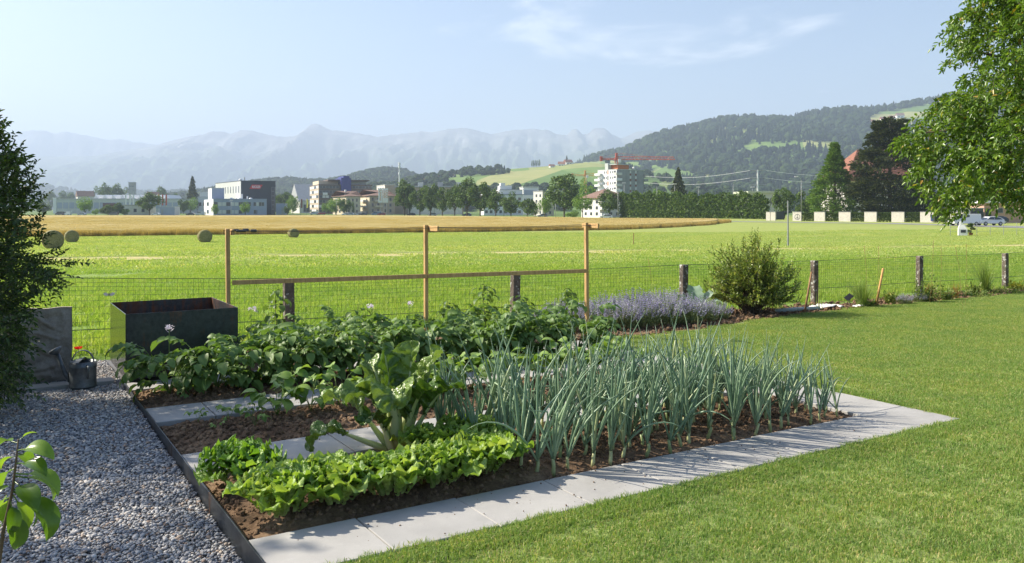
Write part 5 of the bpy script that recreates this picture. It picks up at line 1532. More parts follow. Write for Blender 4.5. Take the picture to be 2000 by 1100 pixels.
# ---- grasses and small plants in the border on the right
def fountain(name, label, px, py, h, n, spread, w_, mat, seed, cat='grass', droop=0.6):
    r_ = random.Random(seed); p = G(px, py); b = MB()
    for k in range(n):
        a = r_.random() * 6.28; rr = r_.random(); L = h * r_.uniform(0.6, 1.1); s0 = Vector((r_.gauss(0, .035), r_.gauss(0, .035), 0)); d = Vector((math.cos(a), math.sin(a), 0)); sd = Vector((-d.y, d.x, 0)); lean = spread * rr; vs_ = []
        for q in range(6):
            t = q / 5; c = s0 + d * (lean * L * t + droop * lean * L * t ** 2.5) + Vector((0, 0, L * (t - 0.35 * droop * lean * t ** 3))); ww = w_ * (1 - t ** 1.5) + 0.0006
            vs_ += [c - sd * ww / 2, c + sd * ww / 2]
        b.add(vs_, [(2 * q, 2 * q + 1, 2 * q + 3, 2 * q + 2) for q in range(5)])
    o = b.build(name, mat, None, True, p); o.location = p
    return tag(o, label, cat)
M_miscan = leafmat('border_grass', [(0.0, (0.10, 0.18, 0.03)), (0.7, (0.20, 0.30, 0.06)), (1.0, (0.36, 0.40, 0.14))], 0.3, 0.45)
M_redg = leafmat('red_grass', [(0.0, (0.26, 0.06, 0.03)), (0.5, (0.32, 0.16, 0.05)), (1.0, (0.22, 0.28, 0.06))], 0.35, 0.45)
fountain('fountain_grass', 'green fountain grass clump beside the light wooden stake', 1684, 599, 0.52, 320, 0.62, 0.008, M_miscan, 1)
fountain('tall_border_grass', 'tall airy green grass clump near the right fence post', 1924, 573, 0.82, 260, 0.55, 0.007, M_miscan, 2)
fountain('blood_grass', 'red tipped grass tuft in the border, the larger left one', 1815, 589, 0.38, 110, 0.3, 0.009, M_redg, 3)
fountain('blood_grass', 'smaller red tipped grass tuft in the border, the right one', 1866, 583, 0.34, 70, 0.3, 0.009, M_redg, 4)
fountain('iris_leaves', 'few upright green blades beside the third fence post', 1599, 606, 0.46, 7, 0.15, 0.014, M_miscan, 5, 'plant')
M_vine = leafmat('vine_leaf', [(0.0, (0.07, 0.13, 0.03)), (0.6, (0.17, 0.25, 0.06)), (1.0, (0.34, 0.36, 0.12))], 0.35, 0.5)
def leafy(name, label, px, py, w_, h, n, L, mat, seed, cat='plant', wl=0.6, dx=0.0):
    r_ = random.Random(seed); p = G(px, py); lv = Leaves(); tw = MB()
    for k in range(n):
        a = r_.random() * 6.28; rr = math.sqrt(r_.random()); q = Vector((math.cos(a) * rr * w_, math.sin(a) * rr * w_ * .6, 0)); top = Vector((q.x * 1.3 + dx * r_.random(), q.y * 1.3, h * r_.uniform(.35, 1.0) * (1.1 - .5 * rr)))
        lv.spray(q * 0.5, top - q * 0.5, (top - q * .5).length, 9, L, r_, 0.95, tw, (0, 0, -.12), 0.0025)
    t = thing(name, label, cat, p)
    lv.build('foliage', mat, t, wl); tw.build('stems', M_stem, t)
leafy('climbing_rose', 'leafy climber growing around the fourth fence post', 1800, 590, 0.24, 0.62, 55, 0.055, M_vine, 1, 'climber', 0.55, 0.25)
leafy('border_perennial', 'dark bushy perennial between the two red tipped grasses', 1842, 586, 0.2, 0.36, 40, 0.05, M_euon, 2)
leafy('border_perennial', 'dark leaved perennial right of the light wooden stake', 1737, 594, 0.14, 0.34, 22, 0.06, M_euon, 3)
leafy('border_perennial', 'drooping dark leaved plant beside the tall border grass', 1903, 574, 0.14, 0.36, 16, 0.07, M_euon, 4)
leafy('ground_cover', 'low green ground cover patch left of the light wooden stake', 1700, 598, 0.12, 0.14, 18, 0.05, M_vine, 5)
leafy('ground_cover', 'low green ground cover at the foot of the tall border grass', 1905, 579, 0.4, 0.18, 50, 0.045, M_vine, 6)
leafy('ground_cover', 'low ground cover below the last fence post', 1960, 573, 0.45, 0.2, 50, 0.045, M_vine, 7)
leafy('yellow_perennial', 'yellowish leafy plant at the right edge of the border', 1992, 566, 0.3, 0.3, 40, 0.05, leafmat('yellow_leaf', [(0.0, (0.2, 0.25, 0.03)), (1.0, (0.45, 0.42, 0.06))], 0.35), 8)
for px, py, lb in ((1766, 593, 'small violet lavender tuft right of the wooden stake'), (1796, 590, 'small violet lavender tuft at the foot of the fourth fence post')):
    p = G(px, py); t = thing('lavender', lb, 'lavender', p, 0.5)
    for nm, me in zip(('foliage', 'flower_spikes', 'stems'), cm[1]): o = put(nm, me, t, None, None, 0.42); o['kind'] = 'stuff'
# grey-leaved rhubarb-like plant beside the shrub
M_grey = leafmat('grey_leaf', [(0.0, (0.20, 0.30, 0.20)), (1.0, (0.34, 0.44, 0.32))], 0.25, 0.5, 0.3, False)
p = G(1360, 618); t = thing('artichoke', 'plant with large grey green leaves left of the fence shrub', 'plant', p)
for k, (az, el, L) in enumerate(((20, 60, .42), (160, 55, .4), (250, 40, .36), (330, 45, .38), (90, 75, .45), (200, 30, .3))):
    d = Vector((math.cos(R(az)) * math.cos(R(el)), math.sin(R(az)) * math.cos(R(el)), math.sin(R(el))))
    put('leaf', leaf_mesh('leaf', M_grey, L, 0.26, 10, ch_prof, 0.4, 0.2, 0.8, 0.1, 3, 800 + k, 3, 0.1), t, d * 0.12, rot_to(d))
# grass stalks standing in front of the field
b = MB(); 
for px, y0, y1, dx in ((1692, 520, 480, -4), (1712, 525, 480, 4), (1815, 512, 470, 8), (1835, 505, 480, 3), (1880, 500, 482, -14), (1885, 500, 476, 2), (1275, 540, 505, -9)):
    a = P(px, 585, 15.5); a.z = zg(a.x, a.y); c = P(px + dx, y1, 15.6); b.tube([a, a.lerp(c, .6) + Vector((0.02, 0, 0.02)), c], [0.0018, 0.002, 0.004], 4)
o = b.build('seed_stalks', M_oldwood); tag(o, 'thin brown seed stalks rising above the border', 'stalks', kind='stuff')
# poppy behind the watering can
M_red = leafmat('poppy_petal', [(0.0, (0.70, 0.03, 0.015)), (1.0, (0.80, 0.06, 0.02))], 0.3, 0.5, 0.2, False, (1, 0.8, 0.8))
p = P(153, 735, 8.75); p.z = zg(p.x, p.y); t = thing('poppy', 'single red poppy flower behind the watering can', 'poppy', p)
hh = Z_at(682, 8.75) - p.z
b = MB(); b.tube([(0, 0, 0), (.01, 0, hh * .6), (0, 0, hh)], .003, 5); b.build('stem', M_stem, t)
for k in range(4):
    d = Vector((math.cos(k * PI / 2), math.sin(k * PI / 2), 0.7))
    put('petal', leaf_mesh('petal', M_red, 0.035, 0.05, 4, lambda t: min(1, .3 + t * 1.2), -0.5, -0.6, 0, .05, 2, k, 2), t, (0, 0, hh), rot_to(d))
# ---- pear sapling close to the camera
M_pear = leafmat('pear_leaf', [(0.0, (0.075, 0.15, 0.02)), (0.6, (0.15, 0.26, 0.035)), (1.0, (0.25, 0.38, 0.06))], 0.4, 0.28, 0.5, False, (1.25, 1.3, 0.35))
pe_prof = lambda t: math.sin(PI * min(1, t) ** 0.85) ** 0.8 if 0 < t < 1 else 0.03
pe_leaves = [leaf_mesh('leaf', M_pear, 0.080 + 0.006 * k, 0.044 + 0.002 * k, 10, pe_prof, 0.45, 0.5, 0.5 + .25 * k, 0.03, 1.3, 850 + k, 2, 0, 0, 0, True, 0.028) for k in range(4)]
YP = 2.35
base = P(6, 1130, YP); root = Vector((base.x - 0.03, YP, -0.1))
ps = thing('pear_sapling', 'young pear shoot with glossy leaves in the lower left corner', 'sapling', root)
sp_ = [P(-6, 1130, YP), P(6, 1040, YP), P(24, 960, YP), P(31, 905, YP), P(36, 858, YP)]
b = MB(); b.tube([Vector((0, 0, -0.02))] + [q - root for q in sp_], [0.009, 0.006, 0.005, 0.004, 0.003, 0.002], 8); b.build('stem', M_cane, ps, True)
for k, (x0, y0, x1, y1, dy) in enumerate(((36, 860, 66, 838, .01), (34, 865, -6, 855, .02), (33, 880, 88, 870, -.02), (33, 890, 0, 900, .0), (32, 905, 84, 905, -.03), (30, 915, -8, 935, .02), (31, 925, 112, 930, -.01), (30, 930, 116, 942, .02), (28, 940, 70, 975, -.04), (28, 945, -10, 960, -.02), (27, 955, 90, 1000, .01), (26, 960, 110, 1008, -.02), (24, 965, 62, 1020, .03), (24, 962, 4, 1010, .02), (22, 970, -20, 990, .03), (20, 975, 30, 1030, -.02), (34, 885, 60, 895, .04), (18, 985, 44, 1068, -.01), (12, 1010, -20, 1060, .0))):
    a = P(x0, y0, YP); c = P(x1, y1, YP + dy * 2); d = c - a; L_ = d.length
    me = pe_leaves[k % 4]
    put('leaf', me, ps, a - root, rot_to(d, rng.uniform(-.5, .5)), L_ / 0.10)
# ================================================================== the field: bales, wheat, poles
M_bale = NM('hay_bale'); _c = M_bale.coord('Object'); _n = M_bale.noise(9, 6, 0.75, _c); _w = M_bale.n('ShaderNodeTexWave'); _w.wave_type = 'RINGS'; _w.rings_direction = 'Z'; _w.inputs['Scale'].default_value = 4.5; _w.inputs['Distortion'].default_value = 4.0; M_bale.l(_c, _w.inputs['Vector'])
M_bale.color(M_bale.ramp(M_bale.math('ADD', M_bale.math('MULTIPLY', _n, .7), M_bale.math('MULTIPLY', _w.outputs['Fac'], .3)), [(0.3, (0.14, 0.13, 0.06)), (0.55, (0.27, 0.25, 0.125)), (0.75, (0.46, 0.42, 0.25))])).rough(.95).spec(.1); M_bale.bump(_n, .9, .08); M_bale = M_bale.m
def bale(px, py, r_, label, az):
    p = G(px, py); b = MB(); n = 30
    prof = [(0.0, -.62), (r_ * .55, -.635), (r_ * .9, -.61), (r_ * .985, -.56), (r_, -.3), (r_ * 1.005, 0), (r_, .3), (r_ * .985, .56), (r_ * .9, .61), (r_ * .55, .635), (0, .62)]
    b.lathe(prof, n)
    v = []
    for x, y, z in b.v:
        k = 1 + 0.02 * mn.noise(Vector((x * 3, y * 3, z * 3)))
        v.append((x * k, max(-r_ * .94, y * k), z))
    b.v = v
    o = b.build('hay_bale', M_bale, None, True); o.location = p + Vector((0, 0, r_ * .93)); o.rotation_euler = Euler((R(90), 0, az), 'XYZ')
    tag(o, label, 'hay bale', 'round hay bales on the mown field')
bale(400, 474, 0.63, 'round hay bale left of the first trellis post', R(28))
bale(573, 464.5, 0.56, 'round hay bale seen between the first two trellis posts, farthest right', R(28))
bale(140, 474, 0.62, 'round hay bale just right of the dark shrub, the farther one', R(32))
bale(103, 487, 0.66, 'round hay bale half hidden by the dark shrub branches', R(32))
# wheat
def wheat_mat():
    m = NM('ripe_wheat'); ps = m.pos(); mp_ = m.n('ShaderNodeMapping'); mp_.inputs['Rotation'].default_value = (0, 0, R(-8)); mp_.inputs['Scale'].default_value = (.12, 1.2, 1); m.l(ps, mp_.inputs['Vector'])
    f = m.math('ADD', m.math('MULTIPLY', m.noise(.07, 5, .6, mp_.outputs[0]), .75), m.math('MULTIPLY', m.noise(2.0, 5, .75, ps), .25))
    m.color(m.ramp(f, [(.34, (.29, .25, .085)), (.5, (.43, .345, .13)), (.66, (.52, .41, .185))])).rough(.9).spec(.1); m.bump(m.noise(3.5, 6, .8, ps), 1.0, .25); return m.m
M_wheat = wheat_mat()
wf = [(-260, 466), (0, 464), (70, 463), (170, 462), (380, 459.5), (600, 457), (900, 453.5), (1000, 452), (1140, 450), (1200, 449), (1300, 445), (1380, 440), (1420, 435)]
wb = [(-260, 424.2), (0, 424.2), (400, 424.6), (560, 424.2), (700, 424.2), (800, 425), (1000, 427.5), (1200, 431), (1330, 432.5), (1420, 433.5)]
def front_pt(px):
    p = G(px, interp(wf, px)); return p
def back_pt(px):
    p = G(px, interp(wb, px)); return p
WH = 0.78
def wfn(s, t):
    px = -260 + 1680 * s; a, c = front_pt(px), back_pt(px)
    if t < 0.06: q, h = 0.0, WH * 0.9 * (t / .06)
    else:
        q = ((t - .06) / .94) ** 1.6; h = WH * (0.9 + .1 * min(1, (t - .06) * 12))
    x = a.x + (c.x - a.x) * q; y = a.y + 1.0 + (c.y - a.y) * q
    return (x, y, zg(x, y) + h * (1 + .05 * mn.noise(Vector((x * .25, y * .25, 0)))) * (1 if s < .995 else .0))
tag(put('wheat_field', grid_mesh('wheat_field', 220, 40, wfn, M_wheat)), 'ripe golden wheat field behind the mown meadow', 'wheat', kind='stuff')
M_stalk_w = leafmat('wheat_stalk', [(0, (.36, .27, .09)), (.6, (.52, .39, .15)), (1, (.66, .52, .26))], .3, .6, .2)
def wheat_patch(seed):
    return grass_patch('wheat_patch', 1.6, 700, .60, .86, .022, .22, M_stalk_w, seed)
wp = [wheat_patch(80 + k) for k in range(3)]
pts = []; rots = []; scl = []; idx = []
px = -120.0
while px < 1421:
    a = front_pt(px)
    for j in range(3 if px < 1200 else 2):
        pts.append((a.x + rng.uniform(-.4, .4), a.y + .5 + j * 1.0 + rng.uniform(-.2, .2), zg(a.x, a.y) - .02)); rots.append((0, 0, rng.random() * 6.28)); k = rng.uniform(.92, 1.08); scl.append((1, 1, k)); idx.append(rng.randrange(3))
    px += 0.9 * FPX / a.y
tag(scatter('wheat_edge', pts, rots, scl, idx, wp, M_stalk_w), 'standing wheat stalks along the cut edge of the field', 'wheat', kind='stuff')
# ears standing over the wheat, thicker towards the near side
ear_p = [grass_patch('ear_patch', 4.4, 1500, .74, .90, .035, .25, M_stalk_w, 95 + k) for k in range(3)]
pts = []; rots = []; scl = []; idx = []
y = 106.0
while y < 265:
    x = -.64 * y
    while x < .3 * y:
        xx = x + rng.uniform(-1, 1); yy = y + rng.uniform(-1, 1); x += 4.2
        px_ = 1000 + xx / yy * FPX
        if px_ > 1395: continue
        a, c = front_pt(px_), back_pt(px_)
        if yy < a.y + 3.2 or yy > c.y - 4: continue
        pts.append((xx, yy, zg(xx, yy))); rots.append((0, 0, rng.random() * 6.28)); scl.append((1, 1, rng.uniform(.94, 1.04))); idx.append(rng.randrange(3))
    y += 4.2
print('ears', len(pts))
tag(scatter('wheat_ears', pts, rots, scl, idx, ear_p, M_stalk_w), 'ripe wheat ears covering the golden field', 'wheat', kind='stuff')
M_galv = plain('galvanised_pole', (.30, .31, .31), .5, metal=.3)
M_white = plain('white_paint', (.74, .74, .72), .55, .06)
M_offwhite = plain('offwhite_render', (.60, .58, .53), .8, .1, .6)
M_cream = plain('cream_render', (.60, .52, .38), .85, .1, .5)
M_tan = plain('tan_render', (.42, .34, .25), .85, .1, .5)
M_grey = plain('grey_render', (.34, .35, .36), .8, .1, .5)
M_conc = plain('grey_concrete', (.30, .30, .29), .9, .2, .25, bump=.2)
M_bluegrey = plain('bluegrey_panel_and_shade', (.33, .37, .46), .6, .06, .4)
M_dark = plain('dark_cladding', (.035, .042, .055), .5, .15, .4)
M_ltgrey = plain('lightgrey_panel', (.50, .52, .49), .6, .08, .5)
M_brown = plain('brown_band', (.12, .085, .07), .7, .15, .5)
M_blue = plain('blue_tower', (.035, .045, .20), .5, .1, .5)
M_roof = plain('brown_tiles', (.20, .125, .095), .85, .2, 1.2, bump=.4)
M_redroof = plain('red_tiles', (.24, .105, .07), .85, .2, 1.2, bump=.4)
M_orange = plain('orange_panel', (.52, .16, .05), .6)
M_glass = NM('window_glass'); M_glass.color((.06, .07, .085)).rough(.12).spec(.7); M_glass = M_glass.m
M_blind = plain('window_blind', (.62, .62, .58), .7, .1)
M_pink = plain('pink_render', (.52, .33, .24), .85, .12, .6)
M_crane_r = plain('crane_red', (.52, .10, .06), .5); M_crane_o = plain('crane_orange', (.60, .26, .06), .5)
def pole_thing(name, label, cat, px, ytop, Y, r_=.08, head=None, group=None):
    x = X_at(px, Y); z0 = zg(x, Y); h = Z_at(ytop, Y) - z0
    t = thing(name, label, cat, (x, Y, z0), 0, group)
    b = MB(); b.tube([(0, 0, -.3), (0, 0, h * .5), (0, 0, h)], [r_, r_ * .85, r_ * .6], 8); b.build('pole', M_galv, t, True)
    if head == 'arm':
        b = MB(); b.tube([(0, 0, h - .02), (-.25, 0, h + .55), (-1.0, 0, h + .95)], r_ * .5, 6); b.build('arm', M_galv, t, True)
        b = MB(); b.bbox(-1.9, -.9, -.2, .2, h + .85, h + 1.05, .05); b.build('lamp_head', M_white, t)
    elif head == 'lamp':
        b = MB(); b.bbox(-.75, .75, -.2, .2, h - .02, h + .2, .06); b.build('lamp_head', M_white, t)
    return t
p = G(1539, 482); t = thing('field_pole', 'thin metal pole standing alone in the mown field', 'pole', p)
b = MB(); b.tube([(0, 0, -.2), (0, 0, Z_at(392, p.y) - p.z)], [.07, .05], 8); b.build('pole', M_galv, t); b = MB(); b.tube([(0, 0, 3.0), (0, 0, 3.08)], .085, 8); b.build('cap', M_galv, t)
p = G(1237, 479); b = MB(); b.tube([(0, 0, -.1), (0.02, 0, .5), (0.03, 0, 1.0)], .035, 6); o = b.build('field_stake', M_oldwood); o.location = p; tag(o, 'short thin stake in the mown field right of the trellis', 'stake')

# ================================================================== buildings of the town
class Bld:
    def __init__(s, name, label, cat, pxC, Y, theta, base=None):
        s.Y = Y; s.th = R(theta); s.x = X_at(pxC, Y); s.z0 = zg(s.x, Y) if base is None else base
        s.t = thing(name, label, cat, (s.x, Y, s.z0), s.th)
    def w_to(s, px):
        k = (px - 1000) / FPX; return (k * s.Y - s.x) / (math.cos(s.th) - k * math.sin(s.th))
    def d_to(s, px):
        k = (px - 1000) / FPX; d_ = (k * s.Y - s.x) / (-math.sin(s.th) - k * math.cos(s.th)); assert d_ > 0, s.t.name; return (k * s.Y - s.x) / (-math.sin(s.th) - k * math.cos(s.th))
    def h_of(s, py): return Z_at(py, s.Y) - s.z0
    def box(s, nm, x0, x1, y0, y1, z0, z1, mat, parent=None, bev=.04):
        b = MB(); b.bbox(x0, x1, y0, y1, z0, z1, bev); return b.build(nm, mat, parent or s.t)
    def win(s, face, a, z, w_, h, mat=None, d=.05, nm='window', depth=None, x=None):
        """a window: dark glass in a slim frame"""
        b = MB()
        fr = .09
        D = depth if depth is not None else 0.0
        def bx(a0, a1, z0, z1, out, mi):
            if face == 'front': b.box(a0, a1, D - out, D + .02, z0, z1, mi)
            else: b.box(D - out, D + .02, a0, a1, z0, z1, mi)
        bx(a, a + w_, z, z + h, d, 1); bx(a + fr, a + w_ - fr, z + fr, z + h - fr, d + .02, 0)
        b.build(nm, [mat or M_glass, M_wframe], s.t)
    def hip(s, w_, d, ze, zr, ov, mat, nm='roof', inset=None):
        b = MB(); i = inset if inset is not None else d / 2
        b.add([(-ov, -ov, ze), (w_ + ov, -ov, ze), (w_ + ov, d + ov, ze), (-ov, d + ov, ze), (i, d / 2, zr), (w_ - i, d / 2, zr), (-ov, -ov, ze - .25), (w_ + ov, -ov, ze - .25), (w_ + ov, d + ov, ze - .25), (-ov, d + ov, ze - .25)],
              [(0, 1, 5, 4), (1, 2, 5), (2, 3, 4, 5), (3, 0, 4), (0, 6, 7, 1), (1, 7, 8, 2), (2, 8, 9, 3), (3, 9, 6, 0), (6, 9, 8, 7)]); return b.build(nm, mat, s.t)
M_wframe = plain('window_frame', (.30, .31, .32), .5)
# -- low white office
B = Bld('office_building', 'low white two storey office with window bands at the wheat field', 'building', 417, 425, 25)
w_, d, h = B.w_to(521), B.d_to(399), B.h_of(389.5)
B.box('wall', 0, w_, 0, d, -.5, h, M_bluegrey); B.box('wall', -.12, -.003, -.02, d, -.5, h + .05, M_white); B.box('roof_edge', -.15, w_ + .1, -.1, d + .1, h, h + .35, M_bluegrey)  # front of the white office coloured blue-grey as shade, sun side left white
fw = w_ * .70
for fl, zz_ in ((0, h * .10), (1, h * .585)):
    n_ = 9
    for k in range(n_):
        if fl == 0 and k > 6: continue
        B.win('front', fw * (k + .03) / n_, zz_, fw / n_ * .95, h * .25, M_blind if k in (1, 2, 4, 5) else None)
for k in range(4):
    B.win('front', w_ * .745 + w_ * .052 * k, h * .585, w_ * .05, h * .25, M_blind if k == 1 else None)
B.win('front', w_ * .75, h * .10, w_ * .045, h * .25); B.win('front', w_ * .80, h * .08, w_ * .02, h * .26)
for zz_ in (h * .10, h * .6):
    B.win('left', d * .45, zz_, d * .22, h * .25, depth=-.12)
for k, q in enumerate((.42, .58, .8)): 
    b = MB(); b.lathe([(0, .9), (.7, .75), (1.0, .3), (1.05, 0)], 12); o = b.build('skylight', M_white, B.t, True); o.location = (w_ * q, d * .4, h + .3)
b = MB(); b.tube([(w_ * .63, d * .4, h), (w_ * .63, d * .4, h + 3.2)], .35, 8); b.build('chimney', M_white, B.t)
b = MB(); b.tube([(w_ * .76, d * .5, h), (w_ * .76, d * .5, h + 2.0)], .35, 8); b.build('chimney', M_white, B.t)
B2 = Bld('stair_tower', 'small white roof tower with grey shade side behind the low white office', 'building', 414, 446, 25)
w2, d2, h2 = B2.w_to(438), B2.d_to(407), B2.h_of(368)
B2.box('wall', 0, w2, 0, d2, -.5, h2, M_bluegrey); B2.box('wall', -.15, -.003, -.02, d2, -.5, h2 + .05, M_white); B2.box('roof_edge', -.2, w2 + .1, -.1, d2 + .1, h2, h2 + .25, M_ltgrey)  # blue-grey front holds painted shade, white skin is the sunlit side
# -- dark block with red sign
B = Bld('dark_office_block', 'dark blue grey office block with red name sign', 'building', 471, 470, 33)
w_, d, h = B.w_to(538), B.d_to(421.6), B.h_of(354)
B.box('wall', 0, w_, 0, d, -.5, h, M_dark); B.box('wall', -.2, -.003, .0, d, -.5, h, M_ltgrey); B.box('roof_edge', -.25, w_ + .1, -.1, d + .1, h, h + .4, M_dark)
for k in range(9):
    a_ = d * (.06 + .102 * k)
    B.win('left', a_, h * .66, d * .028, h * .20, depth=-.2)
    if k < 5: B.win('left', a_ + d * .08, h * .40, d * .03, h * .10, depth=-.2)
for k in range(6): B.win('front', w_ * .875, h * (.04 + .135 * k), w_ * .10, h * .12, M_glass)
b = MB(); x0, x1, z0, z1, sk = w_ * .27, w_ * .58, h * .775, h * .90, w_ * .035
b.add([(x0 - sk, -.35, z0), (x1 - sk, -.35, z0), (x1 + sk, -.35, z1), (x0 + sk, -.35, z1), (x0 - sk, .0, z0), (x1 - sk, .0, z0), (x1 + sk, .0, z1), (x0 + sk, .0, z1)], [(0, 1, 2, 3), (4, 7, 6, 5), (0, 4, 5, 1), (1, 5, 6, 2), (2, 6, 7, 3), (3, 7, 4, 0)])
sg = b.build('sign', plain('sign_red', (.55, .02, .025), .5), B.t)
TXT['main'].materials.append(M_white); to = put('lettering', TXT['main'], sg, ((x0 + x1) / 2, -.40, (z0 + z1) / 2 - (z1 - z0) * .04), (R(90), 0, 0)); to.scale = ((x1 - x0) * .80 / 3.9, (z1 - z0) * .80, 1)
b = MB(); b.lathe([(0, 1.6), (.9, 1.1), (1.1, .4), (.9, 0)], 12); o = b.build('roof_dome', M_white, B.t, True); o.location = (w_ * .1, d * .15, h + .3)
b = MB(); b.tube([(w_ * .18, d * .1, h), (w_ * .18, d * .1, h + 2.4)], .25, 6); b.build('vent_pipe', M_galv, B.t)
# -- grey box beside it
B = Bld('grey_shed', 'plain grey storage box right of the dark block', 'building', 539, 462, 6)
w_, h = B.w_to(557), B.h_of(398)
B.box('wall', 0, w_, 0, 8, -.5, h, M_bluegrey); B.box('roof', -.2, w_ + .2, -.2, 8.2, h, h + .25, M_grey); B.box('door', w_ * .6, w_ * .85, -.06, .02, 0, h * .7, M_grey)
# -- banded office
B = Bld('banded_office', 'long office building with brown bands and dark blue tower', 'building', 623, 560, 21)
w_, d, h = B.w_to(726), B.d_to(605.5), B.h_of(361.5)
nf = 6; fh = h / nf
B.box('wall', 0, w_, 0, d, -.5, h, M_brown); B.box('wall', -.15, -.003, 0, d, -.5, h, M_tan)  # lit left face coloured lighter tan than the shaded front
for k in range(nf):
    for j in range(4): B.win('left', d * (.03 + .245 * j), fh * (k + .30), d * .22, fh * .62, M_blind if (j + k) % 3 else None, depth=-.15)
    n_ = 16
    for j in range(n_):
        if .40 < (j + .5) / n_ < .61: continue
        B.win('front', w_ * (j + .04) / n_, fh * (k + .32), w_ / n_ * .92, fh * .56, M_blind if k in (1, 3) and (j * 7 + k) % 3 else None)
B.box('penthouse', w_ * .02, w_ * .38, d * .15, d * .8, h, h + fh * .95, M_cream); B.box('penthouse', w_ * .62, w_ * .93, d * .15, d * .8, h, h + fh * .9, M_ltgrey); B.box('roof_slab', w_ * .18, w_ * .97, d * .05, d * .9, h + fh * .96, h + fh * 1.2, M_brown); B.box('roof_edge', -.3, w_ + .5, -.35, d + .2, h - .02, h + .5, M_brown)
B.box('blue_tower', w_ * .41, w_ * .60, -1.2, d * .6, -.5, h + fh * 1.55, M_blue); B.box('blue_tower', w_ * .46, w_ * .57, 0, d * .5, h + fh * 1.55, h + fh * 1.95, M_blue)
for nm, q in (('sign', .07), ('sign', .87)): B.box(nm, w_ * q, w_ * (q + .09), -.3, -.08, h - fh * 2.05, h - fh * 1.55, M_white)
b = MB(); b.tube([(w_ * .3, d * .5, h), (w_ * .3, d * .5, h + 7)], .15, 6); b.build('antenna', M_galv, B.t)
# -- pale gabled hall left of it
B = Bld('gabled_hall', 'pale hall with long sloping grey roof left of the banded office', 'building', 585, 640, 28)
w_ = 34; h = B.h_of(392)
B.box('wall', 0, w_, 0, 26, -.5, h, M_offwhite)
b = MB(); b.add([(-1, -1, h), (w_ + 1, -1, h), (w_ + 1, 13, h + 13), (-1, 13, h + 13), (-1, 27, h), (w_ + 1, 27, h)], [(0, 1, 2, 3), (3, 2, 5, 4), (0, 3, 4), (1, 5, 2), (0, 4, 5, 1)]); b.build('roof', M_grey, B.t)
for k in range(3): B.win('front', 3 + 10 * k, 1.0, 6, h * .6)
# -- two beige houses
B = Bld('beige_house', 'beige house with brown hipped roof, left of its balcony neighbour', 'house', 676, 480, 32)
w_, d, h = B.w_to(704), B.d_to(650), B.h_of(383)
B.box('wall', 0, w_, 0, d, -.5, h, M_cream); B.hip(w_, d, h, B.h_of(372.5), .8, M_roof)
for k in range(3):
    for fl in range(3): B.win('front', w_ * (.12 + .28 * k), h * (.1 + .3 * fl), w_ * .13, h * .16); B.win('left', d * (.12 + .28 * k), h * (.1 + .3 * fl), d * .13, h * .16)
B.box('chimney', w_ * .3, w_ * .3 + .9, d * .4, d * .4 + .9, h, B.h_of(370), M_white)
B = Bld('balcony_house', 'tan apartment house with balconies and brown roof beside the sign panels', 'house', 722, 486, 24)
w_, d, h = B.w_to(770), B.d_to(698), B.h_of(382)
B.box('wall', 0, w_, 0, d, -.5, h, M_tan); B.box('wall', -.1, -.003, 0, d, -.5, h, M_cream); B.hip(w_, d, h, B.h_of(370), 1.0, M_roof)
for fl in range(3):
    B.box('balcony', -1.5, -.1, d * .2, d * .55, h * (.08 + .3 * fl), h * (.08 + .3 * fl) + 1.1, M_white); B.box('balcony', w_ * .2, w_ * .5, -1.4, -.02, h * (.08 + .3 * fl), h * (.08 + .3 * fl) + 1.1, M_cream)
    for q in (.08, .3, .58, .8): B.win('front', w_ * q, h * (.12 + .3 * fl), w_ * .09, h * .17)
    B.win('left', d * .65, h * (.12 + .3 * fl), d * .12, h * .17)
B = Bld('flat_top_house', 'cream flat roofed house rising behind the sign panels', 'house', 752, 540, 20)
w_, d, h = B.w_to(772), B.d_to(736), B.h_of(362)
B.box('wall', 0, w_, 0, d, -.5, h, M_tan); B.box('wall', -.1, -.003, 0, d, -.5, h, M_offwhite); B.box('roof_edge', -.3, w_ + .3, -.3, d + .3, h, h + .4, M_offwhite)
for k in range(3): B.win('left', d * (.15 + .28 * k), h * .86, d * .12, h * .07, depth=-.1)
# -- sign panels on poles
for i, (x0, x1, txt) in enumerate(((739, 747, 'C33B'), (748, 752.5, 'J33'), (753, 758, 'COO'))):
    Y = 440 + i * 2; X0, X1 = X_at(x0, Y), X_at(x1, Y); z0, zl, zt = zg(X0, Y), Z_at(396, Y), Z_at(368, Y)
    t = thing('sign_panel', ('left', 'narrow middle', 'right')[i] + ' tall white advertising panel with orange marks on poles', 'sign', ((X0 + X1) / 2, Y, z0), 0, 'tall white sign panels')
    b = MB(); b.bbox(-(X1 - X0) / 2, (X1 - X0) / 2, -.15, .15, zl - z0, zt - z0, .03); b.build('panel', M_white, t)
    b = MB(); b.tube([(0, .2, -.3), (0, .2, zt - z0)], .12, 8); b.build('pole', M_galv, t)
    TXT[txt].materials.append(M_crane_o); put('lettering', TXT[txt], t, (0, -.17, zt - z0 - .8), (R(90), 0, 0))
# -- long flat block behind the row of trees
B = Bld('long_flat_block', 'long beige flat roofed block behind the row of street trees', 'building', 772, 500, 4)
w_, h = B.w_to(905), B.h_of(366)
B.box('wall', 0, w_, 0, 20, -.5, h, M_tan); B.box('roof_edge', -.6, w_ + .6, -.8, 20, h, h + .7, M_grey); B.box('wall', w_ * .2, w_ * .98, -6, -.02, -.5, h * .34, M_offwhite)
for fl in range(3):
    for k in range(12): B.win('front', w_ * (.02 + .081 * k), h * (.40 + .19 * fl), w_ * .055, h * .10)
for k, q in enumerate((.12, .33, .62, .9)): B.box('roof_box', w_ * q, w_ * q + 3, 4, 8, h + .7, h + 3.2, M_ltgrey if k % 2 else M_grey)
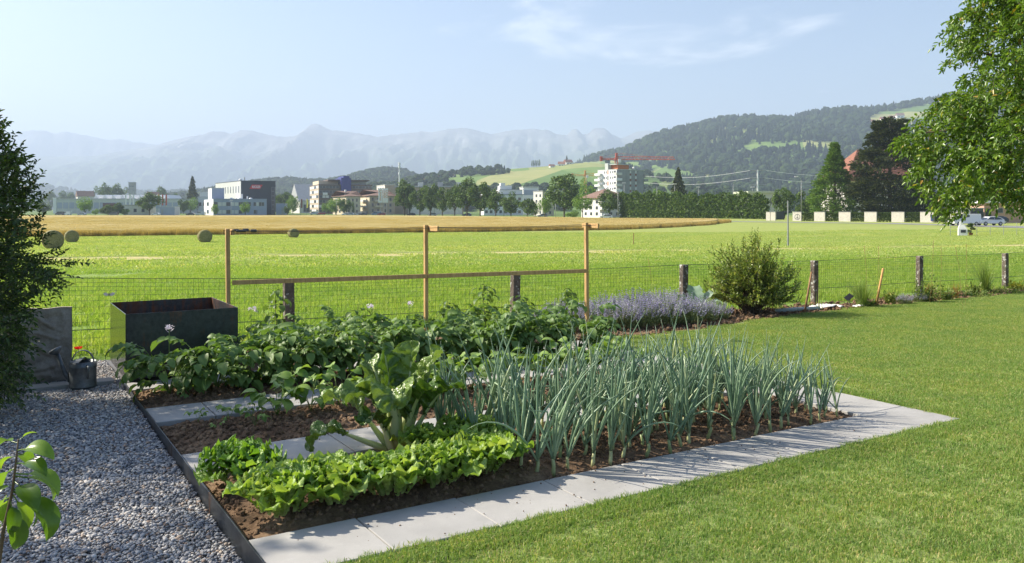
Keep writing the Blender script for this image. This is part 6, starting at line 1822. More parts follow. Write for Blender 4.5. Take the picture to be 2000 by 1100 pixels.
# -- white modern building, cream block
B = Bld('white_modern_building', 'white modern building with stepped flat roof behind the street trees', 'building', 978, 440, 8)
w_, h = B.w_to(1022), B.h_of(371)
x0 = B.w_to(945)
B.box('wall', x0, w_, 0, 18, -.5, h * .80, M_white); B.box('wall', w_ * -.05, w_, 2, 18, h * .8, h, M_white); B.box('roof_edge', x0 - .4, w_ + .4, -.4, 18.4, h * .8, h * .8 + .5, M_grey); B.box('roof_edge', -.6, w_ + .3, 1.7, 18, h, h + .3, M_grey); B.box('penthouse', w_ * .02, w_ * .55, 5, 15, h, B.h_of(362), M_white); B.box('penthouse', w_ * .05, w_ * .25, 5, 10, B.h_of(362), B.h_of(357), M_white)
for fl in range(3):
    for k in range(8): B.win('front', x0 + (w_ - x0) * (.03 + .12 * k), h * (.08 + .25 * fl), (w_ - x0) * .07, h * .12)
B = Bld('white_annex', 'low white building with blue grey front right of the modern building', 'building', 1022, 470, 8)
w_, h = B.w_to(1052), B.h_of(366)
B.box('wall', 0, w_, 0, 14, -.5, h, M_white); B.box('roof_edge', -.3, w_ + .3, -.3, 14, h, h + .4, M_ltgrey); B.box('band', .3, w_ - .3, -.08, -.003, h * .72, h * .9, M_bluegrey)
for k in range(6): B.win('front', w_ * (.05 + .155 * k), h * .45, w_ * .1, h * .14)
B = Bld('cream_block', 'narrow cream apartment block left of the big dark street tree', 'building', 1060, 400, 30)
w_, d, h = B.w_to(1082), B.d_to(1042), B.h_of(374)
B.box('wall', 0, w_, 0, d, -.5, h, M_cream); B.box('wall', -.1, -.003, 0, d, -.5, h, M_offwhite); B.box('roof_edge', -.3, w_ + .3, -.3, d + .3, h, h + .35, M_grey)
for fl in range(4):
    for k in range(2): B.win('front', w_ * (.15 + .42 * k), h * (.08 + .23 * fl), w_ * .18, h * .12); B.win('left', d * (.15 + .42 * k), h * (.08 + .23 * fl), d * .18, h * .12, depth=-.1)
# -- apartment house with brown hipped roof
B = Bld('hip_roof_apartments', 'white apartment house with brown hipped roof in front of the high rise', 'house', 1172, 318, 28)
w_, d, h = B.w_to(1228), B.d_to(1136), B.h_of(386)
B.box('wall', 0, w_, 0, d, -.5, h, M_offwhite); B.box('wall', -.1, -.003, 0, d, -.5, h, M_white); B.hip(w_, d, h, B.h_of(368), .9, M_roof)
for fl in range(3):
    z = h * (.10 + .3 * fl)
    B.box('balcony', w_ * -.02, w_ * .22, -1.6, -.02, z - .1, z + .95, M_white)
    for q in (.05, .32, .55, .78): B.win('front', w_ * q, z, w_ * .1, h * .17)
    for q in (.1, .4, .7): B.win('left', d * q, z, d * .12, h * .17, depth=-.1)
B.box('chimney', w_ * .5, w_ * .5 + .8, d * .4, d * .4 + .8, h, B.h_of(369), M_conc)
# -- high rise
B = Bld('high_rise', 'concrete high rise with corner balconies, sun side white, shade side grey', 'building', 1205, 440, 36)
w_, d, h = B.w_to(1258), B.d_to(1168), B.h_of(331.5)
B.box('wall', 0, w_, 0, d, -.5, h, M_conc); B.box('wall', -.2, -.003, 0, d, -.5, h, M_white)  # sun and shade put into the colour: left face white, front grey
nf = 8; fh = h / nf
for fl in range(nf):
    z = fh * fl
    B.box('balcony', -2.2, 2.0, -2.0, -.02, z + .1, z + 1.35, M_white if fl % 2 == 0 else M_offwhite); B.box('balcony', w_ - .4, w_ + 2.4, -.8, 3.0, z + .1, z + 1.3, M_conc); B.box('balcony', -2.0, -.25, d - 3.5, d + .8, z + .1, z + 1.35, M_white)
    for q in (.18, .30, .52, .62): B.win('left', d * q, z + fh * .38, d * .045, fh * .42, depth=-.2)
    B.win('left', d * .43, z + fh * .2, d * .05, fh * .75, M_orange if fl % 2 else M_glass, depth=-.2); B.win('left', d * .04, z + fh * .35, d * .1, fh * .5, depth=-.2)
    for q in (.46, .66):
        B.win('front', w_ * q, z + fh * .42, w_ * .06, fh * .52, M_blind); B.box('spandrel', w_ * q, w_ * (q + .06), -.07, -.003, z + fh * .05, z + fh * .36, M_redroof)
B.box('roof_edge', -.3, w_ + .2, -.2, d + .2, h, h + .3, M_ltgrey); B.box('penthouse', w_ * .1, w_ * .5, d * .1, d * .6, h + .3, h + 2.7, M_orange); B.box('roof_slab', w_ * .02, w_ * .56, d * .05, d * .65, h + 2.7, h + 3.1, M_ltgrey); B.box('roof_box', -.2, w_ * .1, d * .45, d * .62, h + .3, h + 3.6, M_ltgrey)
b = MB(); b.lathe([(0, .9), (.5, .7), (.6, 0)], 10); o = b.build('satellite_dish', M_white, B.t, True); o.location = (w_ * .68, d * .1, h + 1.1); b = MB(); b.tube([(w_ * .68, d * .1, h), (w_ * .68, d * .1, h + 1.4)], .12, 6); b.build('mast', M_galv, B.t)
# -- long factory hall at left with saw-tooth roof
B = Bld('factory_hall', 'long grey factory hall with white saw tooth roof lights', 'building', 104, 600, 2)
w_, h = B.w_to(352), B.h_of(389)
B.box('wall', 0, w_, 0, 40, -.5, h, M_ltgrey); B.box('wall', 0, 2.2, -.4, -.02, -.5, h + 1, M_white); B.box('roof_edge', -.3, w_ + .3, -.25, 40, h, h + .4, M_grey)
for k in range(20): B.win('front', w_ * (.03 + .048 * k), h * .35, w_ * .040, h * .42, M_bluegrey)
B.box('gate', w_ * .39, w_ * .49, -.3, -.1, 0, h * .72, plain('gate_brown', (.10, .03, .03), .6))
for k in range(9):
    x = w_ * (.30 + .07 * k); b = MB(); b.add([(x, 3, h + .4), (x + 3.6, 3, h + .4), (x + 3.6, 30, h + .4), (x, 30, h + .4), (x + 1.4, 3, h + 3.2), (x + 1.4, 30, h + 3.2)], [(0, 1, 4), (1, 2, 5, 4), (2, 3, 5), (3, 0, 4, 5)]); b.build('roof_light', M_white, B.t)
B = Bld('low_white_shed', 'low white shed at the wheat field below the factory hall', 'building', 240, 450, 0)
w_, h = B.w_to(292), B.h_of(401)
B.box('wall', 0, w_, 0, 8, -.5, h, M_offwhite); B.box('roof', -.3, w_ + .3, -.3, 8.3, h, h + .3, M_grey)
for k in range(3): B.win('front', w_ * (.1 + .3 * k), h * .3, w_ * .12, h * .35)
B = Bld('grey_box_shed', 'plain grey box shed right of the dark round tree', 'building', 312, 440, 5)
w_, h = B.w_to(341), B.h_of(404.5)
B.box('wall', 0, w_, 0, 9, -.5, h, M_bluegrey); B.box('roof', -.2, w_ + .2, -.2, 9.2, h, h + .2, M_ltgrey); B.box('door', w_ * .1, w_ * .25, -.06, -.003, 0, h * .75, M_grey)
B = Bld('white_villa', 'white stepped house left of the low white office', 'building', 380, 640, 10)
w_, h = B.w_to(410), B.h_of(385)
B.box('wall', 0, w_, 0, 12, -.5, h, M_white); B.box('wall', w_ * .3, w_, 2, 10, h, B.h_of(375), M_white); B.box('roof_edge', -.3, w_ + .3, -.3, 12.3, h, h + .3, M_ltgrey)
for k in range(4): B.win('front', w_ * (.06 + .24 * k), h * .45, w_ * .15, h * .22)
def small_house(name, label, px, ybase, Y, wm, hm, theta=20, wall=None, roof=None, base=None, group=None):
    B = Bld(name, label, 'house', px, Y, theta, base if base is not None else Z_at(ybase, Y)); d = wm * .8
    if group: B.t['group'] = group
    B.box('wall', 0, wm, 0, d, -2, hm, wall or M_offwhite); b = MB(); o_ = .6
    b.add([(-o_, -o_, hm), (wm + o_, -o_, hm), (wm + o_, d + o_, hm), (-o_, d + o_, hm), (-o_, d / 2, hm + wm * .38), (wm + o_, d / 2, hm + wm * .38)], [(0, 1, 5, 4), (2, 3, 4, 5), (0, 4, 3), (1, 2, 5), (0, 3, 2, 1)]); b.build('roof', roof or M_redroof, B.t)
    for k in range(2): B.win('front', wm * (.15 + .42 * k), hm * .4, wm * .2, hm * .3)
    return B
small_house('red_roof_house', 'red roofed house above the left factory hall', 152, 398, 800, 14, 7, 35, None, M_roof)
small_house('red_roof_house', 'red roofed house right of the grey silo tower', 290, 396, 820, 10, 7, 35, None, M_roof)
B = Bld('silo_tower', 'tall grey concrete silo tower far behind the factory hall', 'tower', 251, 1150, 10)
h = B.h_of(357.5); w_ = B.w_to(263)
B.box('wall', 0, w_, 0, w_, -3, h, M_conc); B.box('roof_edge', -.4, w_ + .4, -.4, w_ + .4, h, h + 1.2, M_grey); 
for k in range(4): B.win('front', w_ * (.1 + .23 * k), h * .86, w_ * .12, h * .05)
B = Bld('low_green_hall', 'low pale hall behind the right end of the hedge', 'building', 1462, 300, 6)
w_, h = B.w_to(1522), B.h_of(378)
B.box('wall', 0, w_, 0, 14, -.5, h, M_ltgrey); B.box('roof_edge', -.4, w_ + .4, -.5, 14, h, h + .8, plain('pale_green_roof', (.45, .48, .36), .7))
for k in range(7): B.win('front', w_ * (.05 + .13 * k), h * .55, w_ * .09, h * .25)
# houses on the hills
hl = 0
def crest_z(fn, px, Y):
    """height of a hill under a bearing at distance Y (sampled from its own shape)"""
    best = None
    for j in range(140):
        t = j / 139 * .62
        for s in (0.0,): pass
    return best
def on_hill(fn, prof, px, dy):
    """point of the hill surface seen at bearing px, dy pixels below its skyline"""
    px0, px1 = prof[0][0], prof[-1][0]; best = None
    for j in range(200):
        t = .62 * j / 199
        # the mesh keeps X fixed along t, so find the column that has this bearing here
        lo, hi = 0.0, 1.0
        for _ in range(30):
            m_ = (lo + hi) / 2; q = fn(m_, t)
            if proj(q)[0] < px: lo = m_
            else: hi = m_
        q = fn(lo, t); e = abs(proj(q)[1] - (interp(prof, px) + dy))
        if best is None or e < best[0]: best = (e, q)
    return Vector(best[1])
hh = [(1090, 2, 'farmhouse on the meadow hill crest left of the wooded slope', f_mead, mead_prof, 15), (1106, 1, 'farmhouse with red roof beside the lone fir on the hill crest', f_mead, mead_prof, 17), (1075, 3, 'small white farmhouse on the meadow hill crest', f_mead, mead_prof, 11),
      (858, 6, 'leftmost white village house on the hill shoulder', f_mead, mead_prof, 14), (866, 3, 'second village house on the hill shoulder', f_mead, mead_prof, 13), (874, 5, 'rightmost white village house on the hill shoulder', f_mead, mead_prof, 14), (838, 8, 'village house low on the hill shoulder', f_mead, mead_prof, 12), (832, 5, 'small village house low on the hill shoulder', f_mead, mead_prof, 11),
      (1722, 22, 'leftmost white farmhouse on the high pasture', f_big, big_prof, 22), (1738, 20, 'second white farmhouse on the high pasture', f_big, big_prof, 20), (1752, 19, 'brown roofed farmhouse on the high pasture', f_big, big_prof, 26), (1705, 23, 'small farmhouse at the left end of the high pasture', f_big, big_prof, 18), (1768, 30, 'farmhouse below the others on the high pasture', f_big, big_prof, 16)]
for px, dy, lb, fn, pf, wm in hh:
    q = on_hill(fn, pf, px, dy); small_house('hill_house', lb, px, 0, q.y, wm * .8, wm * .34, rng.uniform(-10, 35), base=q.z - wm * .1, wall=M_white, roof=M_redroof if wm != 26 else M_roof, group='houses on the hills')
# -- right: farmhouse with red roof, pink building
B = Bld('large_farmhouse', 'large farmhouse with red hipped roof behind the dark conifer', 'house', 1655, 255, 8)
w_, h = B.w_to(1815), B.h_of(352); d = 16
B.box('wall', 0, w_, 0, d, -.5, h, M_offwhite); B.hip(w_, d, h, B.h_of(288), 1.3, M_redroof, inset=8)
for fl in range(3):
    for k in range(6): B.win('front', w_ * (.06 + .16 * k), h * (.1 + .3 * fl), w_ * .07, h * .17)
B.box('chimney', w_ * .25, w_ * .25 + 1, d * .4, d * .4 + 1, h + 3, B.h_of(300), M_white); B.box('dormer', w_ * .78, w_ * .88, -.2, 3, h + 1.0, h + 3.4, M_offwhite)
B = Bld('pink_building', 'flat roofed pink building with white fascia behind the parked cars', 'building', 1922, 172, -4)
w_, h = B.w_to(2060), B.h_of(397)
B.box('wall', 0, w_, 0, 10, -.5, h, M_pink); B.box('roof_edge', -.8, w_ + .5, -.9, 10.5, h, h + .45, M_white)
B.win('front', w_ * .17, h * .50, w_ * .10, h * .26); B.win('front', w_ * .32, h * .50, w_ * .10, h * .24); B.win('front', w_ * .55, h * .50, w_ * .10, h * .24)
B.box('door', w_ * .02, w_ * .10, -.06, -.003, 0, h * .72, M_dark, None, .02)
B = Bld('dark_garage', 'dark grey garage doors left of the pink building', 'garage', 1895, 170, -4)
w_, h = B.w_to(1921), B.h_of(408)
B.box('wall', 0, w_, 0, 8, -.5, h, plain('garage_grey', (.10, .11, .12), .6)); B.box('roof', -.2, w_ + .1, -.3, 8, h, h + .2, M_grey)
for k in range(2): B.box('door', w_ * (.08 + .47 * k), w_ * (.45 + .47 * k), -.07, -.003, 0, h * .85, M_dark, None, .02)
# -- road, concrete wall slabs and clipped hedges between them
M_asph = NM('asphalt'); M_asph.color(M_asph.ramp(M_asph.noise(4, 5, .7, M_asph.pos()), [(.3, (.20, .20, .20)), (.7, (.27, .265, .26))])).rough(.9); M_asph = M_asph.m
road_pts = [(2300, 449), (2000, 446), (1850, 441), (1760, 438.5), (1650, 436.5), (1560, 435.5), (1490, 434.5), (1430, 433.5)]
rv = [];
for px, py in road_pts:
    a = G(px, py); wd_ = 9.0 if px < 1800 else 26
    for q in (0, wd_): rv.append((a.x + q * .1, a.y + q, zg(a.x, a.y) + .05))
me = np_mesh('road', rv, [(2 * k, 2 * k + 2, 2 * k + 3, 2 * k + 1) for k in range(len(road_pts) - 1)], M_asph)
tag(put('road', me), kind='structure')
M_slab = concrete_mat('wall_slab', (.62, .58, .52), False, .2)
M_hedge = leafmat('hedge_leaf', [(0, (.035, .065, .015)), (.6, (.07, .115, .025)), (1, (.13, .18, .04))], .2, .6, .2, True)
slabs = [(1496, 1504), (1505, 1514.5), (1548, 1565), (1590, 1611), (1638, 1661), (1688, 1712), (1741, 1766), (1797, 1824), (1856, 1882)]
sl_lb = ['leftmost narrow concrete slab at the gateway', 'narrow concrete slab right beside the gateway', 'concrete wall slab with a painted peace sign', 'second pale concrete slab right of the peace sign', 'third pale concrete slab right of the peace sign', 'fourth pale concrete slab, below the dark conifer', 'fifth pale concrete slab, right below the dark conifer', 'pale concrete slab with a small blue box', 'pale concrete slab behind the white van']
def slab_Y(px): return G(px, 433.6 + (px - 1500) * .0125 - 1.5).y + 9.5
for i, ((x0, x1), lb) in enumerate(zip(slabs, sl_lb)):
    Y = slab_Y((x0 + x1) / 2); X0, X1 = X_at(x0, Y), X_at(x1, Y); z0 = zg(X0, Y); zt = Z_at(414.5, Y); th = R(-48)
    t = thing('wall_slab', lb, 'wall', (X0, Y, z0), th, 'concrete wall slabs along the road')
    ww = ((x1 - 1000) / FPX * Y - X0) / (math.cos(th) - (x1 - 1000) / FPX * math.sin(th))
    b = MB(); b.bbox(0, ww, 0, .35, -.3, zt - z0, .03); b.build('slab', M_slab, t)
    b = MB(); b.bbox(-.05, ww + .05, -.05, .40, zt - z0 + .003, zt - z0 + .10, .02); b.build('coping', M_conc, t)
    if i == 2:
        r_ = .72; cx, cz = ww * .55, (zt - z0) * .45
        b = MB()
        for k in range(24): a0, a1 = 2 * PI * k / 24, 2 * PI * (k + 1) / 24; b.add([(cx + q * math.cos(a_), -.012, cz + q * math.sin(a_)) for a_ in (a0, a1) for q in (r_ * .86, r_)], [(0, 1, 3, 2)])
        for a_ in (90, 270, 225, 315):
            dx_, dz_ = math.cos(R(a_)), math.sin(R(a_)); nx_2, nz_2 = -dz_ * .05, dx_ * .05
            b.add([(cx + nx_2, -.013, cz + nz_2), (cx - nx_2, -.013, cz - nz_2), (cx + dx_ * r_ * .9 - nx_2, -.013, cz + dz_ * r_ * .9 - nz_2), (cx + dx_ * r_ * .9 + nx_2, -.013, cz + dz_ * r_ * .9 + nz_2)], [(0, 1, 2, 3)])
        b.build('peace_sign', M_dark, t)
    if i == 7:
        b = MB(); b.bbox(ww * .80, ww * .98, -.25, -.02, (zt - z0) * .15, (zt - z0) * .75, .02); b.build('blue_box', M_blue, t)
def box_foliage(x0, x1, y0, y1, z0, z1, n, L, seed, lump=.15):
    r_ = random.Random(seed); C = []; D = []; N = []
    for _ in range(n):
        f = r_.random(); p = [r_.uniform(x0, x1), r_.uniform(y0, y1), r_.uniform(z0, z1)]
        if f < .5: p[1] = y0 + abs(r_.gauss(0, lump))
        elif f < .8: p[2] = z1 - abs(r_.gauss(0, lump))
        p[2] += lump * .7 * mn.noise(Vector((p[0] * .8, p[1], 2)))
        C.append(p); D.append((r_.gauss(0, 1), r_.gauss(-.5, 1), r_.gauss(.5, .8))); N.append((r_.gauss(0, .6), r_.gauss(-.6, .6), r_.gauss(.7, .4)))
    return C, D, N
hd_lb = ['clipped green hedge left of the second slab', 'clipped green hedge between the second and third slabs', 'clipped hedge between the third and fourth slabs', 'clipped hedge between the fourth and fifth slabs', 'clipped hedge left of the slab with blue box', 'clipped hedge right of the slab with blue box']
for i in range(6):
    x0, x1 = slabs[i + 2][1] + .5, slabs[i + 3][0] - .5; Y = slab_Y((x0 + x1) / 2) + .6; X0, X1 = X_at(x0, Y), X_at(x1, Y); z0 = zg(X0, Y); zt = Z_at(416, Y)
    th = R(-48); ww = ((x1 - 1000) / FPX * Y - X0) / (math.cos(th) - (x1 - 1000) / FPX * math.sin(th))
    C, D, N = box_foliage(0, ww, 0, 1.2, 0, zt - z0, 1500, .2, i)
    t = thing('clipped_hedge', hd_lb[i], 'hedge', (X0, Y, z0), th, 'clipped hedges between the slabs')
    put('foliage', leaf_cloud('foliage', M_hedge, C, D, N, .22, .14), t)
    b = MB()
    for q in range(4): b.tube([(ww * (q + .5) / 4, .6, -.1), (ww * (q + .5) / 4, .6, (zt - z0) * .7)], .05, 5)
    b.build('stems', M_bark, t)
# gate posts, dark
t = thing('gateway', 'dark open gateway between the two concrete slab groups', 'gate', (X_at(1516, 224), 224, zg(50, 224)))
b = MB(); b.bbox(0, 2.2, 0, .3, -.2, 2.3, .03); b.build('gate_leaf', M_dark, t); b = MB(); b.bbox(2.4, 4.3, .1, .4, 1.9, 2.4, .03); b.build('lintel', M_dark, t)
# ================================================================== town trees, hedge, vehicles, cranes, poles
M_town = leafmat('street_tree_leaf', [(0, (.055, .105, .025)), (.5, (.10, .17, .038)), (1, (.19, .275, .06))], .25, .5, .3, True, None, 0, (.25, (.75, .8, .8)))
M_bright = leafmat('bright_tree_leaf', [(0, (.10, .19, .03)), (.5, (.16, .28, .04)), (1, (.25, .38, .07))], .3, .5, .3, True)
M_conif = leafmat('conifer_needles', [(0, (.03, .045, .02)), (.6, (.055, .075, .03)), (1, (.13, .145, .05))], .12, .6, .2, True)
M_greenc = leafmat('green_conifer', [(0, (.09, .17, .03)), (.6, (.15, .26, .05)), (1, (.25, .37, .08))], .2, .5, .3, True)
def crown_mesh(seed, mat, n=3200, kind='round', L=.058):
    """crown in unit size: 1 wide (diameter), 1 high"""
    r_ = random.Random(seed); C = []; D = []; N = []
    blobs = []
    nb = 26 if kind != 'cone' else 80
    for k in range(nb):
        while True:
            v = Vector((r_.uniform(-1, 1), r_.uniform(-1, 1), r_.uniform(-1, 1)))
            if v.length < 1: break
        v = v.normalized() * (v.length ** .5) * .78
        if kind == 'cone': z = (k + r_.random()) / nb; z = z ** 1.3; a_ = k * 2.4; rr = (1 - z) ** .85 * .86 * r_.uniform(.35, 1); v = Vector((rr * math.cos(a_), rr * math.sin(a_), z * 2 - 1))
        if kind == 'poplar': v = Vector((v.x * .6, v.y * .6, v.z * 1.1))
        blobs.append((v, r_.uniform(.20, .36) * (1 if kind != 'cone' else .58 * (1.2 - .9 * (v.z + 1) / 2))))
    for _ in range(n):
        c, rad = blobs[r_.randrange(nb)]
        d = Vector((r_.gauss(0, 1), r_.gauss(0, 1), r_.gauss(.15, 1))).normalized(); q = c + d * rad * r_.uniform(.6, 1.08)
        C.append((q.x * .5, q.y * .5, .5 + q.z * .5)); D.append(tuple(d * .5 + Vector((r_.gauss(0, .7), r_.gauss(0, .7), r_.gauss(-.1, .5))))); N.append(tuple(d + Vector((r_.gauss(0, .5), r_.gauss(0, .5), r_.gauss(.3, .4)))))
    Ls = np.array([L * r_.uniform(.6, 1.25) for _ in range(n)])
    return leaf_cloud('crown', mat, C, D, N, Ls, Ls * .75)
CR = {'round': [crown_mesh(k, M_town) for k in range(5)], 'bright': [crown_mesh(20 + k, M_bright, 1800) for k in range(2)], 'cone': [crown_mesh(40 + k, M_conif, 2600, 'cone', .06) for k in range(2)], 'poplar': [crown_mesh(50, M_town, 700, 'poplar', .09)]}
b = MB(); b.tube([(0, 0, -.05), (0.01, 0, .25), (0, .01, .5), (0, 0, 1)], [.5, .42, .36, .2], 7); TRUNK = b.mesh('trunk', M_bark, True)
def tree(name, label, px, ytop, ybase, wpx, Y, kind='round', clear=.22, group=None, base=None):
    x = X_at(px, Y); z0 = zg(x, Y) if base is None else base; H = Z_at(ytop, Y) - z0; W = wpx / FPX * Y
    t = thing(name, label, 'tree', (x, Y, z0), rng.random() * 6.28, group)
    put('trunk', TRUNK, t, None, None, (H * .045, H * .045, H * .7)); put('crown', rng.choice(CR[kind]), t, (0, 0, H * clear), (0, 0, rng.random() * 6.28), (W * 1.2, W * 1.2, H * (1.04 - clear)))
    if kind in ('round', 'bright'):
        for k in range(3):
            a_ = k * 2.1 + rng.random(); b = MB(); b.tube([(0, 0, H * clear * .9), (math.cos(a_) * W * .14, math.sin(a_) * W * .14, H * (clear + .2)), (math.cos(a_) * W * .3, math.sin(a_) * W * .3, H * (clear + .42))], [H * .014, H * .010, H * .004], 5); b.build('limb', M_bark, t)
    return t
street = [(790, 355, 38, 'street tree beside the white sign panels, leftmost of the row'), (800, 358, 22, 'slim street tree, second of the row'), (820, 366, 36, 'third street tree of the row, before the long beige block'), (841, 357, 34, 'fourth street tree of the row, before the long beige block'), (864, 365, 34, 'fifth street tree of the row, lighter crown'), (888, 364, 32, 'sixth street tree of the row'), (912, 351, 46, 'tall dense street tree left of the tallest pair'), (938, 354, 44, 'tall dense street tree, right one of the tallest pair'), (968, 373, 34, 'rounded street tree before the white modern building'), (998, 377, 38, 'broad street tree with flat round crown before the white building'), (1030, 387, 28, 'small street tree right of the white modern building')]
for px, yt, wp_, lb in street: tree('street_tree', lb, px, yt, 422, wp_, 395 - (px - 780) * .28, 'round', .17, 'row of street trees along the wheat field')
tree('street_tree', 'small light street tree before the cream block', 1064, 384, 424, 24, 318, 'bright', .2)
tree('big_street_tree', 'big dark green round tree left of the apartment house', 1102, 343, 425, 62, 312, 'round', .16)
tree('street_tree', 'light green street tree before the white apartment house', 1138, 378, 425, 34, 300, 'bright', .24)
tree('street_tree', 'dense round street tree at the corner of the apartment house', 1190, 372, 425, 38, 296, 'round', .22)
tree('background_tree', 'light green tree between the big tree and the high rise', 1148, 347, 425, 34, 380, 'bright', .2)
tree('low_shrub_tree', 'low bright bush below the big dark tree', 1118, 410, 425, 24, 300, 'bright', .02)
tree('round_tree', 'dark round tree before the factory hall at the wheat edge', 292, 378, 417, 42, 445, 'round', .18)
tree('bright_tree', 'bright yellow green tree at the left end of the factory hall', 166, 383, 420, 26, 450, 'bright', .1)
tree('small_bush_tree', 'small dull green tree near the left shrub tip', 84, 393, 418, 24, 460, 'round', .1)
for px, yt, wp_, lb in ((186, 407, 11, 'small round bush right of the bright tree'), (210, 401, 26, 'olive bush left of the parked van'), (230, 397, 22, 'round green bush above the parked van'), (243, 407, 17, 'light green bush right of the parked van')): tree('bush', lb, px, yt, 420, wp_, 440, 'bright' if px in (186, 243) else 'round', .03)
for px, yt, wp_, Y, k, lb in ((376, 350, 30, 640, 'cone', 'dark pointed conifer left of the low white office'), (358, 389, 22, 560, 'round', 'green tree below the dark pointed conifer'), (372, 384, 26, 600, 'bright', 'green tree right below the dark pointed conifer'), (186, 366, 18, 900, 'round', 'far tree at the left end of the big tree clump'), (205, 359, 26, 880, 'round', 'tallest tree of the far clump behind the factory'), (226, 362, 28, 880, 'round', 'broad tree of the far clump behind the factory'), (244, 368, 24, 900, 'round', 'right tree of the far clump behind the factory'), (316, 367, 26, 950, 'round', 'far round tree right of the silo tower'), (556, 374, 34, 560, 'round', 'dense tree right of the dark office block'), (572, 380, 22, 540, 'bright', 'slimmer tree beside the gabled hall'), (561, 400, 12, 455, 'round', 'dark bush right of the grey storage box'), (656, 385, 30, 470, 'bright', 'light green tree before the beige house'), (672, 388, 26, 462, 'round', 'dark green tree before the beige house'), (641, 390, 22, 476, 'bright', 'small green tree left of the beige house'), (690, 395, 6, 460, 'poplar', 'thin dark cypress before the beige house'), (420, 397, 13, 415, 'bright', 'small round tree at the left corner of the white office'), (479, 393, 18, 415, 'bright', 'small round tree in front of the white office'), (1045, 395, 20, 330, 'bright', 'small bush tree beside the cream block'), (345, 380, 20, 760, 'round', 'far tree left of the dark pointed conifer'), (128, 372, 30, 1200, 'round', 'hazy tree far left above the factory hall'), (100, 376, 26, 1250, 'round', 'hazy tree behind the left shrub tip')):
    tree('town_tree', lb, px, yt, 420, wp_, Y, k, .08 if k != 'round' else .14)
tree('fir_tree', 'dark green fir rising above the long hedge', 1325, 335, 425, 44, 330, 'cone', .05)
tree('yellow_tree', 'small yellowish tree right of the high rise', 1285, 366, 425, 24, 360, 'bright', .1)
tree('round_tree', 'dark round bush tree left of the street lamp', 1578, 370, 412, 46, 262, 'round', .05)
tree('round_tree', 'green round tree at the right end of the hedge', 1532, 364, 415, 40, 256, 'round', .05)
tree('thuja_tree', 'light green thuja behind the fruit tree branches', 1812, 350, 412, 62, 212, 'cone', .02)
tree('background_tree', 'green tree behind the garage by the pink building', 1905, 360, 412, 60, 240, 'round', .05)
tree('background_tree', 'small olive tree behind the pink building roof', 1950, 376, 412, 60, 260, 'bright', .05)
# poplars on the hill crest
for k, (px, yt) in enumerate(((906, 334), (912, 328), (917, 326), (924, 327), (931, 326), (938, 328), (944, 327), (951, 329), (957, 328), (1039, 314), (1042, 313), (1045, 313), (1048, 314), (1051, 313), (1054, 312))):
    q = on_hill(f_mead, mead_prof, px, 0); t = thing('poplar_tree', '%s slim poplar from the left in the row along the hill crest' % ORD[k] if px < 1000 else '%s poplar from the left in the tight group on the hill crest' % ORD[k - 9], 'tree', q, rng.random() * 6, 'poplars on the hill crest, left row' if px < 1000 else 'poplars on the hill crest, tight group')
    H = Z_at(yt, q.y) - q.z; put('trunk', TRUNK, t, None, None, (H * .03, H * .03, H * .6)); put('crown', CR['poplar'][0], t, (0, 0, H * .05), None, (H * .30, H * .30, H * .95))
q = on_hill(f_mead, mead_prof, 1107, 0); t = thing('lone_fir', 'lone dark fir beside the farmhouse on the hill crest', 'tree', q); put('trunk', TRUNK, t, None, None, (.4, .4, 9)); put('crown', CR['cone'][0], t, (0, 0, .6), None, (8, 8, 14))
# big dark conifer and light green conifer on the right
def big_tree(name, label, px, ytop, Y, wpx, mat, kind, n, L, prof, seed, nb=150):
    x = X_at(px, Y); z0 = zg(x, Y); H = Z_at(ytop, Y) - z0; W = wpx / FPX * Y; r_ = random.Random(seed); C = []; D = []; N = []; tw = MB()
    t = thing(name, label, 'tree', (x, Y, z0))
    for k in range(nb):
        z = r_.random() ** .9; a_ = r_.random() * 6.28; rr = W / 2 * prof(z) * r_.uniform(.55, 1.05); c = Vector((rr * math.cos(a_), rr * math.sin(a_), H * (.04 + .95 * z))); bl = W * (.09 + .05 * r_.random()) * (1.1 - .6 * z)
        tw.tube([(0, 0, c.z - .1 * rr), tuple(c)], [.08 * (1.2 - z), .02], 4, cap=False)
        for _ in range(n // nb):
            d = Vector((r_.gauss(0, 1), r_.gauss(0, 1), r_.gauss(0, .45))); q = c + d.normalized() * bl * r_.uniform(.3, 1.1) * (1 if kind != 'flat' else 1)
            if kind == 'flat': q.z = c.z + (q.z - c.z) * .55
            C.append(tuple(q)); o_ = Vector((c.x, c.y, .1 * W)).normalized(); D.append(tuple(d.normalized() + o_)); N.append((r_.gauss(0, .5), r_.gauss(0, .5), 1))
    Ls = np.array([L * r_.uniform(.6, 1.3) for _ in C]); put('crown', leaf_cloud('crown', mat, C, D, N, Ls, Ls * .55), t)
    tw.build('branches', M_bark, t); b = MB(); b.tube([(0, 0, -.3), (0, 0, H * .5), (0, 0, H * .96)], [H * .025, H * .016, .04], 8); b.build('trunk', M_bark, t)
big_tree('dark_conifer', 'large dark conifer in front of the red roofed farmhouse', 1738, 234, 216, 134, M_conif, 'flat', 30000, .70, lambda z: (.55 + .45 * sstep(0, .25, z)) * (1 - .62 * sstep(.45, 1.0, z)), 3, 300)
big_tree('light_conifer', 'light green pointed tree left of the farmhouse', 1630, 283, 224, 88, M_greenc, 'x', 15000, .62, lambda z: (.65 + .35 * sstep(0, .2, z)) * (1 - .93 * sstep(.15, 1.0, z)), 5, 220)
